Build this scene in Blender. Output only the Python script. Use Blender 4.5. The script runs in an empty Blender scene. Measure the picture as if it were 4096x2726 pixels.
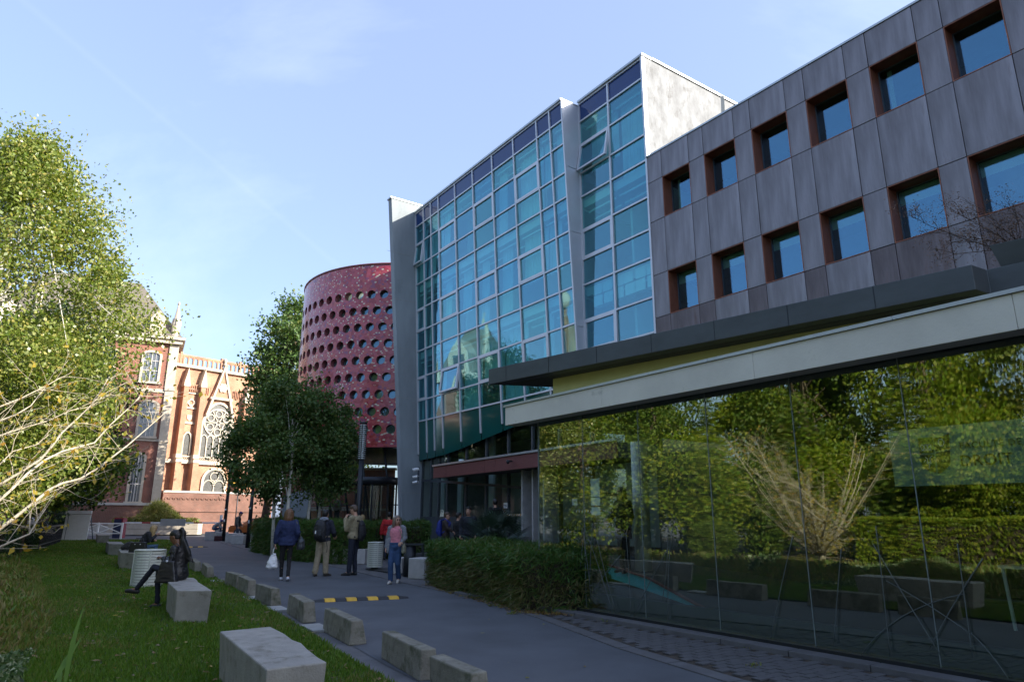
import bpy, math, random
import numpy as np
from mathutils import Vector, Matrix, noise
rad = math.radians
scene = bpy.context.scene
# ------------------------------------------------------------------ camera, sky, sun, exposure
F, PITCH, ROLL, HC = 2700.9, rad(14.562), rad(-0.123), 1.55
cam_d = bpy.data.cameras.new('camera'); cam = bpy.data.objects.new('camera', cam_d)
scene.collection.objects.link(cam)
cam_d.sensor_width = 36; cam_d.lens = F*36/4096; cam_d.clip_end = 4000; cam_d.clip_start = 0.05
cam.location = (0, 0, HC)
cam.rotation_euler = (Matrix.Rotation(math.pi/2+PITCH, 4, 'X') @ Matrix.Rotation(-ROLL, 4, 'Z')).to_euler()
scene.camera = cam
SUN = Vector((0.965, -0.265, 0)).normalized()*math.cos(rad(26)) + Vector((0, 0, math.sin(rad(26))))
world = bpy.data.worlds.new('World'); scene.world = world; world.use_nodes = True
wn, wl = world.node_tree.nodes, world.node_tree.links
wn.clear()
wo = wn.new('ShaderNodeOutputWorld'); bg = wn.new('ShaderNodeBackground')
sky = wn.new('ShaderNodeTexSky'); sky.sky_type = 'NISHITA'; sky.sun_disc = False
sky.sun_elevation = rad(26); sky.sun_rotation = math.atan2(SUN.x, SUN.y)
sky.air_density = 1.0; sky.dust_density = 2.4; sky.ozone_density = 3.2; sky.altitude = 20
tc = wn.new('ShaderNodeTexCoord'); mp = wn.new('ShaderNodeMapping')
mp.inputs['Rotation'].default_value = (0.2, 0.5, 0.9); mp.inputs['Scale'].default_value = (0.8, 5.0, 3.2)
cn = wn.new('ShaderNodeTexNoise'); cn.inputs['Scale'].default_value = 1.3; cn.inputs['Detail'].default_value = 9; cn.inputs['Roughness'].default_value = 0.58
cr_ = wn.new('ShaderNodeValToRGB'); cr_.color_ramp.elements[0].position = 0.52; cr_.color_ramp.elements[1].position = 0.95
cr_.color_ramp.elements[1].color = (0.16, 0.16, 0.16, 1)
# thin old contrail: a band about a great circle
vd = wn.new('ShaderNodeVectorMath'); vd.operation = 'DOT_PRODUCT'; vd.inputs[1].default_value = (-0.640, 0.114, -0.760)
wl.new(tc.outputs['Generated'], vd.inputs[0])
ab = wn.new('ShaderNodeMath'); ab.operation = 'ABSOLUTE'; wl.new(vd.outputs['Value'], ab.inputs[0])
tr = wn.new('ShaderNodeMapRange'); tr.inputs['From Min'].default_value = 0.0; tr.inputs['From Max'].default_value = 0.006
tr.inputs['To Min'].default_value = 0.012; tr.inputs['To Max'].default_value = 0.0; wl.new(ab.outputs[0], tr.inputs['Value'])
sm = wn.new('ShaderNodeMath'); sm.operation = 'ADD'
wl.new(tc.outputs['Generated'], mp.inputs['Vector']); wl.new(mp.outputs[0], cn.inputs['Vector']); wl.new(cn.outputs['Fac'], cr_.inputs['Fac'])
wl.new(cr_.outputs['Color'], sm.inputs[0]); wl.new(tr.outputs[0], sm.inputs[1])
mx = wn.new('ShaderNodeMixRGB'); mx.inputs[2].default_value = (4.5, 4.6, 4.8, 1)
hz = wn.new('ShaderNodeMixRGB'); hz.inputs[0].default_value = 0.64; hz.inputs[2].default_value = (.92, 1.10, 1.66, 1); wl.new(sky.outputs[0], hz.inputs[1])
wl.new(sm.outputs[0], mx.inputs[0]); wl.new(hz.outputs[0], mx.inputs[1]); wl.new(mx.outputs[0], bg.inputs['Color'])
bg.inputs['Strength'].default_value = 0.15
wl.new(bg.outputs[0], wo.inputs['Surface'])
sun_d = bpy.data.lights.new('sun', 'SUN'); sun_d.energy = 3.5; sun_d.angle = rad(0.53); sun_d.color = (1.0, 0.92, 0.80)
sun = bpy.data.objects.new('sun', sun_d); scene.collection.objects.link(sun)
sun.rotation_euler = SUN.to_track_quat('Z', 'Y').to_euler(); sun.location = (40, -5, 40)
vs = scene.view_settings
vs.view_transform = 'Standard'; vs.look = 'None'; vs.gamma = 1.0; vs.use_curve_mapping = False; vs.exposure = 1.9
scene.cycles.max_bounces = 9; scene.cycles.transparent_max_bounces = 24; scene.cycles.glossy_bounces = 4
scene.cycles.caustics_reflective = False; scene.cycles.caustics_refractive = False
scene.cycles.use_adaptive_sampling = True

# ------------------------------------------------------------------ helpers
rnd = random.Random(11); rs = np.random.RandomState(5)
cp, sp, cr, sr = math.cos(PITCH), math.sin(PITCH), math.cos(ROLL), math.sin(ROLL)
KM = np.array([[cr, -sr, 0], [sr, cr, 0], [0, 0, 1]]) @ np.array([[1, 0, 0], [0, sp, -cp], [0, cp, sp]], float)
KD = 4096/2356
def ray(x, y): return KM.T @ np.array([(x*KD-2048)/F, (y*KD-1363)/F, 1.0])
def G(x, y, z=0.0):                      # where a sight line of the survey meets height z
    v = ray(x, y); t = (z-HC)/v[2]; return Vector((v[0]*t, v[1]*t, z))
def GO(x, y, z=0.0): return G(x/KD, y/KD, z)
def AT(x, y, Y): v = ray(x, y); t = Y/v[1]; return Vector((v[0]*t, Y, HC+v[2]*t))
AZ = rad(-34.885)
DV = np.array([math.sin(AZ), math.cos(AZ)]); NV = np.array([DV[1], -DV[0]])
FROT = -math.pi/2-AZ                    # the facade frame: x = -s along the street, y = n into the building
def W(s, n, z=0.0): p = DV*s+NV*n; return Vector((p[0], p[1], z))
def SN(P): return float(DV @ np.array(P[:2])), float(NV @ np.array(P[:2]))

COL = scene.collection
def prop(o, label=None, cat=None, group=None, kind=None):
    if label: o['label'] = label
    if cat: o['category'] = cat
    if group: o['group'] = group
    if kind: o['kind'] = kind
    return o
def empty(name, loc=(0, 0, 0), rz=0.0, label=None, cat=None, group=None):
    o = bpy.data.objects.new(name, None); COL.objects.link(o)
    o.location = loc; o.rotation_euler = (0, 0, rz); o.empty_display_size = 0.3
    return prop(o, label, cat, group)
def link(name, me, parent=None, mats=None):
    o = bpy.data.objects.new(name, me); COL.objects.link(o)
    if mats is not None:
        for m in (mats if isinstance(mats, (list, tuple)) else [mats]): me.materials.append(m)
    if parent is not None: o.parent = parent
    return o
def kids(o): return [c for c in bpy.data.objects if c.parent is o]
def copy_tree(o, parent=None):
    c = o.copy(); COL.objects.link(c)
    if parent is not None: c.parent = parent
    for ch in KIDS(o): copy_tree(ch, c)
    return c
def KIDS(o): return list(o.children)

class MB:
    def __init__(s): s.v = []; s.f = []; s.mi = []; s.sm = []
    def add(s, vs, fs, mi=0, smooth=False):
        b = len(s.v); s.v += [tuple(p) for p in vs]
        for f in fs: s.f.append(tuple(i+b for i in f)); s.mi.append(mi); s.sm.append(smooth)
        return s
    def hexa(s, p, mi=0):                # p: 4 bottom (ccw from above) + 4 top
        return s.add(p, [(3, 2, 1, 0), (4, 5, 6, 7), (0, 1, 5, 4), (1, 2, 6, 5), (2, 3, 7, 6), (3, 0, 4, 7)], mi)
    def box(s, x0, x1, y0, y1, z0, z1, mi=0):
        if x0 > x1: x0, x1 = x1, x0
        if y0 > y1: y0, y1 = y1, y0
        return s.hexa([(x0, y0, z0), (x1, y0, z0), (x1, y1, z0), (x0, y1, z0), (x0, y0, z1), (x1, y0, z1), (x1, y1, z1), (x0, y1, z1)], mi)
    def cbox(s, c, sx, sy, sz, rz=0.0, mi=0):
        M = Matrix.Rotation(rz, 3, 'Z'); c = Vector(c)
        q = [(-1, -1, -1), (1, -1, -1), (1, 1, -1), (-1, 1, -1), (-1, -1, 1), (1, -1, 1), (1, 1, 1), (-1, 1, 1)]
        return s.hexa([c + M @ Vector((a*sx/2, b*sy/2, e*sz/2)) for a, b, e in q], mi)
    def bar(s, a, b, w, h=None, mi=0, up=(0, 0, 1)):   # rectangular bar from a to b
        a, b = Vector(a), Vector(b); h = h or w; t = (b-a).normalized(); u = Vector(up)
        if abs(t.dot(u)) > .97: u = Vector((1, 0, 0))
        x = t.cross(u).normalized()*w/2; y = x.cross(t).normalized()*h/2
        return s.hexa([a-x-y, a+x-y, b+x-y, b-x-y, a-x+y, a+x+y, b+x+y, b-x+y], mi)
    def prism(s, poly, z0, z1, mi=0, poly2=None):
        n = len(poly); q = poly2 or poly
        vs = [(p[0], p[1], z0) for p in poly]+[(p[0], p[1], z1) for p in q]
        return s.add(vs, [tuple(range(n-1, -1, -1)), tuple(range(n, 2*n))]+[(i, (i+1) % n, n+(i+1) % n, n+i) for i in range(n)], mi)
    def extr(s, poly, y0, y1, mi=0):     # polygon in x,z extruded along y (poly ccw seen from -y)
        n = len(poly)
        vs = [(p[0], y0, p[1]) for p in poly]+[(p[0], y1, p[1]) for p in poly]
        return s.add(vs, [tuple(range(n)), tuple(range(2*n-1, n-1, -1))]+[(i, n+i, n+(i+1) % n, (i+1) % n) for i in range(n)], mi)
    def ringx(s, outer, inner, y0, y1, mi=0, closed=False):   # band between two x,z polylines, extruded along y
        n = len(outer); vs = []
        for y in (y0, y1): vs += [(p[0], y, p[1]) for p in outer]+[(p[0], y, p[1]) for p in inner]
        fs = []
        for i in range(n if closed else n-1):
            j = (i+1) % n
            fs += [(i, j, n+j, n+i), (2*n+j, 2*n+i, 3*n+i, 3*n+j), (j, i, 2*n+i, 2*n+j), (n+i, n+j, 3*n+j, 3*n+i)]
        if not closed: fs += [(0, n, 3*n, 2*n), (n-1, 3*n-1, 4*n-1, 2*n-1)]
        return s.add(vs, fs, mi)
    def tube(s, pts, rr, n=8, mi=0, smooth=True, cap=True):
        pts = [Vector(p) for p in pts]
        if not isinstance(rr, (list, tuple)): rr = [rr]*len(pts)
        vs = []; fs = []; x = None
        for i, p in enumerate(pts):
            t = (pts[min(i+1, len(pts)-1)]-pts[max(i-1, 0)]).normalized()
            if x is None:
                u = Vector((0, 0, 1)) if abs(t.z) < .9 else Vector((1, 0, 0)); x = t.cross(u).normalized()
            else: x = (x-t*x.dot(t)).normalized()
            y = t.cross(x)
            for k in range(n):
                a = 2*math.pi*k/n; vs.append(p+(x*math.cos(a)+y*math.sin(a))*rr[i])
        for i in range(len(pts)-1):
            for k in range(n): fs.append((i*n+k, i*n+(k+1) % n, (i+1)*n+(k+1) % n, (i+1)*n+k))
        if cap: fs += [tuple(range(n-1, -1, -1)), tuple(range((len(pts)-1)*n, len(pts)*n))]
        return s.add(vs, fs, mi, smooth)
    def rings(s, rg, n=14, mi=0, smooth=True):  # rg: (x,y,z,rx,ry) stacked along z
        vs = []; fs = []
        for (x, y, z, a, b) in rg:
            for k in range(n):
                t = 2*math.pi*k/n; vs.append((x+a*math.cos(t), y+b*math.sin(t), z))
        for i in range(len(rg)-1):
            for k in range(n): fs.append((i*n+k, i*n+(k+1) % n, (i+1)*n+(k+1) % n, (i+1)*n+k))
        fs += [tuple(range(n-1, -1, -1)), tuple(range((len(rg)-1)*n, len(rg)*n))]
        return s.add(vs, fs, mi, smooth)
    def lathe(s, prof, c=(0, 0, 0), n=20, mi=0, smooth=True):
        return s.rings([(c[0], c[1], c[2]+z, r, r) for r, z in prof], n, mi, smooth)
    def ball(s, c, r, n=10, m=6, mi=0):
        if not isinstance(r, (tuple, list)): r = (r, r, r)
        rg = [(c[0], c[1], c[2]-r[2]*math.cos(math.pi*(i+.15)/(m+.3)), r[0]*math.sin(math.pi*(i+.15)/(m+.3)), r[1]*math.sin(math.pi*(i+.15)/(m+.3))) for i in range(m+1)]
        return s.rings(rg, n, mi)
    def mesh(s, name, off=(0, 0, 0)):
        me = bpy.data.meshes.new(name)
        o = off; me.from_pydata([(v[0]-o[0], v[1]-o[1], v[2]-o[2]) for v in s.v], [], s.f)
        me.polygons.foreach_set('material_index', s.mi); me.polygons.foreach_set('use_smooth', s.sm); me.update()
        return me
    def build(s, name, mats, parent=None, off=(0, 0, 0), bevel=0):
        o = link(name, s.mesh(name, off), parent, mats)
        if bevel:
            b = o.modifiers.new('edge', 'BEVEL'); b.width = bevel; b.segments = 2; b.limit_method = 'ANGLE'; b.angle_limit = rad(40)
        return o

def npmesh(name, V, Fq, mats, parent=None, smooth=False, mi=None):
    V = np.asarray(V, np.float32); Fq = np.asarray(Fq, np.int32); k = Fq.shape[1]
    me = bpy.data.meshes.new(name)
    me.vertices.add(len(V)); me.vertices.foreach_set('co', V.ravel())
    me.loops.add(Fq.size); me.loops.foreach_set('vertex_index', Fq.ravel())
    me.polygons.add(len(Fq)); me.polygons.foreach_set('loop_start', np.arange(0, Fq.size, k, dtype=np.int32))
    if mi is not None: me.polygons.foreach_set('material_index', np.asarray(mi, np.int32))
    if smooth: me.polygons.foreach_set('use_smooth', np.ones(len(Fq), bool))
    me.update(calc_edges=True); me.validate()
    return link(name, me, parent, mats)

# ------------------------------------------------------------------ materials
def newmat(name):
    m = bpy.data.materials.new(name); m.use_nodes = True; nt = m.node_tree
    b = nt.nodes['Principled BSDF']; return m, nt, b
def N(nt, t, **kw):
    n = nt.nodes.new('ShaderNode'+t)
    for k, v in kw.items():
        if k in n.inputs: n.inputs[k].default_value = v
        else: setattr(n, k, v)
    return n
def mat(name, c, rough=.6, metal=0.0, var=.18, scale=6.0, stretch=None, bump=0.0, bscale=None, c2=None, spots=None, spec=None, detail=6, world_=False):
    m, nt, b = newmat(name); L = nt.links
    b.inputs['Roughness'].default_value = rough; b.inputs['Metallic'].default_value = metal
    if spec is not None: b.inputs['Specular IOR Level'].default_value = spec
    co = N(nt, 'TexCoord'); mp = N(nt, 'Mapping')
    if stretch: mp.inputs['Scale'].default_value = stretch
    if world_:
        g = N(nt, 'NewGeometry'); L.new(g.outputs['Position'], mp.inputs['Vector'])
    else: L.new(co.outputs['Object'], mp.inputs['Vector'])
    no = N(nt, 'TexNoise', Scale=scale, Detail=detail, Roughness=.62); L.new(mp.outputs[0], no.inputs['Vector'])
    ramp = N(nt, 'ValToRGB'); e = ramp.color_ramp.elements
    lo = tuple(x*(1-var) for x in c); hi = c2 if c2 else tuple(min(1, x*(1+var)) for x in c)
    e[0].position = .3; e[1].position = .7; e[0].color = (*lo, 1); e[1].color = (*hi, 1)
    L.new(no.outputs['Fac'], ramp.inputs['Fac']); col = ramp.outputs['Color']
    if spots:                            # (scale, threshold, colour): stains and wear
        n2 = N(nt, 'TexNoise', Scale=spots[0], Detail=8, Roughness=.7); L.new(mp.outputs[0], n2.inputs['Vector'])
        r2 = N(nt, 'ValToRGB'); r2.color_ramp.elements[0].position = spots[1]; r2.color_ramp.elements[1].position = min(.99, spots[1]+.14)
        L.new(n2.outputs['Fac'], r2.inputs['Fac']); mx = N(nt, 'MixRGB'); mx.inputs[2].default_value = (*spots[2], 1)
        L.new(r2.outputs['Color'], mx.inputs[0]); L.new(col, mx.inputs[1]); col = mx.outputs[0]
    L.new(col, b.inputs['Base Color'])
    if bump:
        n3 = N(nt, 'TexNoise', Scale=bscale or scale*6, Detail=5); L.new(mp.outputs[0], n3.inputs['Vector'])
        bp = N(nt, 'Bump', Strength=bump, Distance=.02); L.new(n3.outputs['Fac'], bp.inputs['Height']); L.new(bp.outputs[0], b.inputs['Normal'])
    return m
def brickmat(name, c1, c2, mortar, bw=.24, bh=.08, stain=None):
    m, nt, b = newmat(name); L = nt.links
    co = N(nt, 'TexCoord'); sx = N(nt, 'SeparateXYZ'); L.new(co.outputs['Object'], sx.inputs[0])
    ad = N(nt, 'Math', operation='ADD'); L.new(sx.outputs[0], ad.inputs[0]); L.new(sx.outputs[1], ad.inputs[1])
    cb = N(nt, 'CombineXYZ'); L.new(ad.outputs[0], cb.inputs[0]); L.new(sx.outputs[2], cb.inputs[1])
    br = N(nt, 'TexBrick', Scale=1.0); br.inputs['Brick Width'].default_value = bw; br.inputs['Row Height'].default_value = bh
    br.inputs['Mortar Size'].default_value = .009; br.inputs['Mortar Smooth'].default_value = .2; br.inputs['Bias'].default_value = -.1
    br.inputs['Color1'].default_value = (*c1, 1); br.inputs['Color2'].default_value = (*c2, 1); br.inputs['Mortar'].default_value = (*mortar, 1)
    L.new(cb.outputs[0], br.inputs['Vector'])
    no = N(nt, 'TexNoise', Scale=.9, Detail=8); L.new(co.outputs['Object'], no.inputs['Vector'])
    mr = N(nt, 'MapRange'); mr.inputs['From Min'].default_value = .3; mr.inputs['From Max'].default_value = .7; mr.inputs['To Min'].default_value = .68; mr.inputs['To Max'].default_value = 1.15
    L.new(no.outputs['Fac'], mr.inputs['Value'])
    mu = N(nt, 'MixRGB', blend_type='MULTIPLY'); mu.inputs[0].default_value = 1; L.new(br.outputs['Color'], mu.inputs[1]); L.new(mr.outputs[0], mu.inputs[2])
    L.new(mu.outputs[0], b.inputs['Base Color']); b.inputs['Roughness'].default_value = .85
    bp = N(nt, 'Bump', Strength=.5, Distance=.01); L.new(br.outputs['Fac'], bp.inputs['Height']); bp.invert = True; L.new(bp.outputs[0], b.inputs['Normal'])
    return m
def leafmat(name, cols, trans=.35, rough=.5, spec=.35):   # cols: list of colours chosen at random leaf by leaf
    m, nt, b = newmat(name); L = nt.links
    g = N(nt, 'NewGeometry'); rp = N(nt, 'ValToRGB'); cr = rp.color_ramp; cr.interpolation = 'LINEAR'
    while len(cr.elements) < len(cols): cr.elements.new(.5)
    for i, c in enumerate(cols): cr.elements[i].position = i/(len(cols)-1); cr.elements[i].color = (*c, 1)
    L.new(g.outputs['Random Per Island'], rp.inputs['Fac'])
    L.new(rp.outputs['Color'], b.inputs['Base Color']); b.inputs['Roughness'].default_value = rough; b.inputs['Specular IOR Level'].default_value = spec
    t = N(nt, 'BsdfTranslucent'); mu = N(nt, 'MixRGB', blend_type='MULTIPLY'); mu.inputs[0].default_value = 1; mu.inputs[2].default_value = (1.25, 1.3, .55, 1)
    L.new(rp.outputs['Color'], mu.inputs[1]); L.new(mu.outputs[0], t.inputs['Color'])
    mx = N(nt, 'MixShader'); mx.inputs[0].default_value = trans; L.new(b.outputs[0], mx.inputs[1]); L.new(t.outputs[0], mx.inputs[2])
    L.new(mx.outputs[0], nt.nodes['Material Output'].inputs['Surface'])
    return m
def glassmat(name, tint, refl=(1, 1, 1), base=.06, gain=1.0, rough=0.0, wave=0.0, wscale=1.2):
    m, nt, b = newmat(name); L = nt.links; nt.nodes.remove(b)
    tr = N(nt, 'BsdfTransparent'); tr.inputs['Color'].default_value = (*tint, 1)
    gl = N(nt, 'BsdfGlossy'); gl.inputs['Color'].default_value = (*refl, 1); gl.inputs['Roughness'].default_value = rough
    fr = N(nt, 'LayerWeight', Blend=.5); pw = N(nt, 'Math', operation='POWER'); pw.inputs[1].default_value = 4.2; L.new(fr.outputs['Facing'], pw.inputs[0])   # Schlick, the same from both faces
    ma = N(nt, 'Math', operation='MULTIPLY_ADD', use_clamp=True); ma.inputs[1].default_value = gain; ma.inputs[2].default_value = base; L.new(pw.outputs[0], ma.inputs[0])
    if wave:                             # the slight unevenness of toughened panes
        co = N(nt, 'TexCoord'); no = N(nt, 'TexNoise', Scale=wscale, Detail=1); L.new(co.outputs['Object'], no.inputs['Vector'])
        bp = N(nt, 'Bump', Strength=wave, Distance=.02); L.new(no.outputs['Fac'], bp.inputs['Height']); L.new(bp.outputs[0], gl.inputs['Normal'])
    mx = N(nt, 'MixShader'); L.new(ma.outputs[0], mx.inputs[0]); L.new(tr.outputs[0], mx.inputs[1]); L.new(gl.outputs[0], mx.inputs[2])
    L.new(mx.outputs[0], nt.nodes['Material Output'].inputs['Surface'])
    return m

M = {}
M['asphalt'] = mat('asphalt', (.080, .087, .099), .82, var=.20, scale=.9, bump=.35, bscale=160, spots=(2.2, .66, (.062, .066, .074)), detail=10, world_=True)
M['paving'] = mat('paving', (.10, .10, .105), .85, var=.25, scale=2.5, bump=.3, bscale=60, world_=True)
M['paver'] = mat('paver', (.085, .084, .088), .85, var=.12, scale=9, bump=.3, bscale=70, world_=True)
M['soil'] = mat('soil', (.055, .042, .03), .95, var=.4, scale=9, bump=.6, bscale=40)
M['lawn'] = mat('lawn_soil', (.030, .055, .014), .95, var=.4, scale=1.6, bump=.6, bscale=40, c2=(.05, .07, .02), world_=True)
M['grass'] = leafmat('grass_blade', [(.055, .12, .012), (.085, .17, .016), (.11, .20, .024), (.065, .14, .014), (.17, .19, .04)], .4)
M['concrete'] = mat('concrete', (.30, .30, .285), .85, var=.16, scale=3, bump=.25, bscale=50, spots=(7, .60, (.17, .165, .14)))
M['block'] = mat('mossy_concrete', (.20, .19, .155), .9, var=.3, scale=5, bump=.4, bscale=60, spots=(3.5, .50, (.075, .078, .045)))
M['bench'] = mat('bench_concrete', (.27, .26, .235), .85, var=.2, scale=5, bump=.3, bscale=70, spots=(4, .53, (.15, .14, .11)))
M['pale'] = mat('pale_concrete', (.42, .41, .40), .85, var=.14, scale=5, bump=.2, bscale=60, spots=(6, .64, (.26, .25, .22)))
M['pillar'] = mat('blue_grey_concrete', (.235, .27, .29), .8, var=.2, scale=.9, stretch=(1, 1, .35), bump=.15, bscale=30, spots=(1.5, .6, (.175, .20, .215)))
M['whitewall'] = mat('weathered_white_concrete', (.205, .215, .225), .85, var=.3, scale=2.2, stretch=(1, 1, .6), bump=.4, bscale=20, spots=(3.0, .53, (.12, .122, .122)))
M['beam'] = mat('beam_concrete', (.64, .62, .53), .8, var=.10, scale=1.2, bump=.12, bscale=30, spots=(2.4, .60, (.42, .41, .34)))
M['flash'] = mat('metal_flashing', (.44, .47, .48), .45, .6, var=.1, scale=3)
M['alu'] = mat('aluminium', (.58, .60, .64), .45, .25, var=.05, scale=2)
M['aluplate'] = mat('aluminium_plate', (.50, .53, .57), .45, .35, var=.06, scale=1.5)
M['copper'] = mat('oxidised_copper', (.135, .118, .120), .40, .35, var=.24, scale=2.0, stretch=(1.6, 1, .2), c2=(.255, .238, .252), bump=.05, bscale=4, spots=(1.1, .585, (.105, .066, .058)))
M['copper_dark'] = mat('stained_copper', (.085, .062, .060), .5, .35, var=.3, scale=1.8, stretch=(1.5, 1, .22), c2=(.20, .165, .17), bump=.05, bscale=4, spots=(1.4, .54, (.10, .048, .036)))
M['reveal'] = mat('brown_copper_reveal', (.24, .085, .045), .5, .3, var=.3, scale=3, stretch=(1, 1, .4))
M['slate'] = mat('dark_zinc', (.066, .076, .080), .5, .35, var=.18, scale=1.4, stretch=(1, 1, 2.2), spots=(6, .66, (.11, .12, .12)))
M['soffit'] = mat('dark_soffit', (.075, .078, .07), .7, var=.15)
M['olive'] = mat('olive_render', (.66, .64, .27), .8, var=.08, scale=1.5)
M['dark'] = mat('dark_metal', (.022, .026, .032), .45, .4, var=.1)
M['frame'] = mat('grey_frame', (.07, .085, .10), .5, .3, var=.1)
M['redboard'] = mat('red_fibre_board', (.17, .055, .05), .65, var=.15, scale=3, stretch=(1, 1, 8))
M['pane'] = glassmat('curtain_glass', (.66, .90, .90), (.46, .78, .93), base=.14, gain=.85, wave=.16, wscale=.55)
M['pane2'] = glassmat('curtain_glass_deep', (.60, .86, .88), (.42, .74, .92), base=.145, gain=.85, wave=.2, wscale=.6)
M['pane3'] = glassmat('curtain_glass_green', (.66, .91, .88), (.46, .80, .91), base=.125, gain=.85, wave=.2, wscale=.5)
M['shop'] = glassmat('shop_glass', (.80, .88, .85), (.98, 1.0, .86), base=.15, gain=1.0, wave=.014, wscale=.9)
M['winglass'] = glassmat('window_glass', (.66, .80, .74), (.30, .58, .84), base=.21, gain=.8, wave=.04)
M['doorglass'] = glassmat('door_glass', (.72, .78, .74), base=.05, gain=1.0)
M['spandrel'] = mat('navy_spandrel_glass', (.006, .034, .14), .08, 0, var=.05, spec=.4)
M['teal'] = mat('teal_skin_glass', (.010, .085, .075), .07, 0, var=.15, scale=.7, spec=.6)
M['room'] = mat('room_plaster', (.62, .68, .66), .9, var=.06)
M['roomdark'] = mat('room_floor', (.03, .033, .036), .8, var=.1)
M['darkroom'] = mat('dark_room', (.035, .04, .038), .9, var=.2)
M['blind'] = mat('pale_blind', (.62, .74, .74), .8, var=.05, scale=2)
M['curtain'] = mat('curtain_cloth', (.48, .60, .62), .9, var=.18, scale=4, stretch=(7, 7, .15))
M['paper'] = mat('paper', (.66, .76, .72), .8, var=.05)
M['white'] = mat('white_paint', (.80, .81, .81), .5, var=.06)
M['joint'] = mat('glass_joint', (.16, .20, .20), .5)
M['black'] = mat('black_rubber', (.025, .025, .028), .7, var=.25, scale=14, bump=.2)
M['yellow'] = mat('yellow_paint', (.62, .36, .03), .65, var=.2, scale=9, spots=(16, .62, (.22, .14, .04)))
M['turq'] = mat('turquoise_paint', (.06, .42, .44), .7, var=.12, scale=4)
M['brick'] = brickmat('orange_brick', (.42, .20, .115), (.36, .16, .09), (.42, .33, .25))
M['brickred'] = brickmat('red_brick', (.28, .095, .06), (.22, .07, .045), (.30, .24, .20))
M['brickdark'] = brickmat('shaded_brick', (.17, .065, .042), (.13, .048, .033), (.22, .18, .15))  # brick colour darkened to carry the shade lying over the lower walls
M['stone'] = mat('cream_stone', (.44, .39, .315), .85, var=.14, scale=2.5, bump=.2, bscale=25, spots=(3, .62, (.36, .32, .26)))
M['greystone'] = mat('grey_stone', (.38, .37, .34), .85, var=.16, scale=2.5, bump=.2, spots=(3, .6, (.24, .23, .21)))
M['roof'] = mat('slate_roof', (.13, .115, .095), .8, var=.3, scale=1, stretch=(1.2, 1.2, 9), bump=.5, bscale=8)
M['leaded'] = mat('leaded_glass', (.05, .055, .06), .25, var=.6, scale=14, c2=(.085, .088, .085), bump=.4, bscale=25)
M['greywin'] = mat('grey_window_pane', (.10, .115, .13), .08, var=.3, scale=3, spec=.9)
M['bark'] = mat('brown_bark', (.10, .075, .05), .9, var=.4, scale=8, stretch=(3, 3, .6), bump=.6, bscale=30)
M['palebark'] = mat('pale_bark', (.36, .315, .24), .8, var=.35, scale=14, bump=.4, bscale=60)
M['birch'] = mat('birch_bark', (.62, .60, .55), .75, var=.12, scale=5, stretch=(2, 2, 7), spots=(3.2, .57, (.05, .045, .04)))
M['bin'] = mat('bin_slat_paint', (.52, .54, .48), .5, .1, var=.12, scale=9, spots=(14, .68, (.25, .22, .17)))
M['denim'] = mat('denim', (.035, .075, .16), .9, var=.3, scale=30)
# ------------------------------------------------------------------ ground, road, lawn
def sheet(name, poly, z, m, kind='structure', th=0.0):
    mb = MB()
    if th: mb.prism([(p[0], p[1]) for p in poly], z-th, z)
    else: mb.add([(p[0], p[1], z) for p in poly], [tuple(range(len(poly)))])
    return prop(mb.build(name, m), kind=kind)
sheet('ground', [(-900, -600), (900, -600), (900, 1500), (-900, 1500)], 0.0, M['paving'])
KERB = [(2.2, 2.2), (-.25, 6.1), (-1.35, 7.9), (-2.72, 10.4), (-4.75, 13.85), (-6.4, 16.7), (-9.25, 21.5), (-12.6, 27.7), (-15.9, 34.1), (-19.5, 42), (-23.5, 49)]
PAVE = [(6.4, 1.4), (3.9, 4.7), (2.18, 7.14), (1.38, 8.89), (.49, 11.45), (-.87, 14.51), (-2.6, 17.3), (-4.99, 21.54), (-10.57, 30.22), (-17.0, 41.5), (-20.5, 49)]
sheet('road', KERB + PAVE[::-1], 0.006, M['asphalt'])
sheet('street', [(-75, 49.5), (40, 49.5), (40, 57.5), (-75, 57.5)], 0.008, M['asphalt'])
sheet('pavement', [(-75, 57.5), (40, 57.5), (40, 59.5), (-75, 59.5)], 0.12, M['paving'], th=.12)
LAWN = [(1.9, 2.2), (-.5, 6.0), (-1.62, 7.85), (-3.0, 10.35), (-5.0, 13.8), (-6.65, 16.7), (-9.5, 21.5), (-12.9, 27.7), (-16.2, 34.1), (-19.8, 42), (-23.6, 48), (-33, 48), (-27, 38), (-19, 26), (-13, 16), (-9, 8), (-7, 1.8)]
lawn = sheet('lawn', LAWN, 0.022, M['lawn'])
sheet('planting_bed', [(-7, 1.8), (-9, 8), (-13, 16), (-19, 26), (-27, 38), (-33, 48), (-60, 48), (-40, 10), (-22, -12), (6, -14), (6, -6), (1.8, 2)], 0.018, M['soil'])
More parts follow.
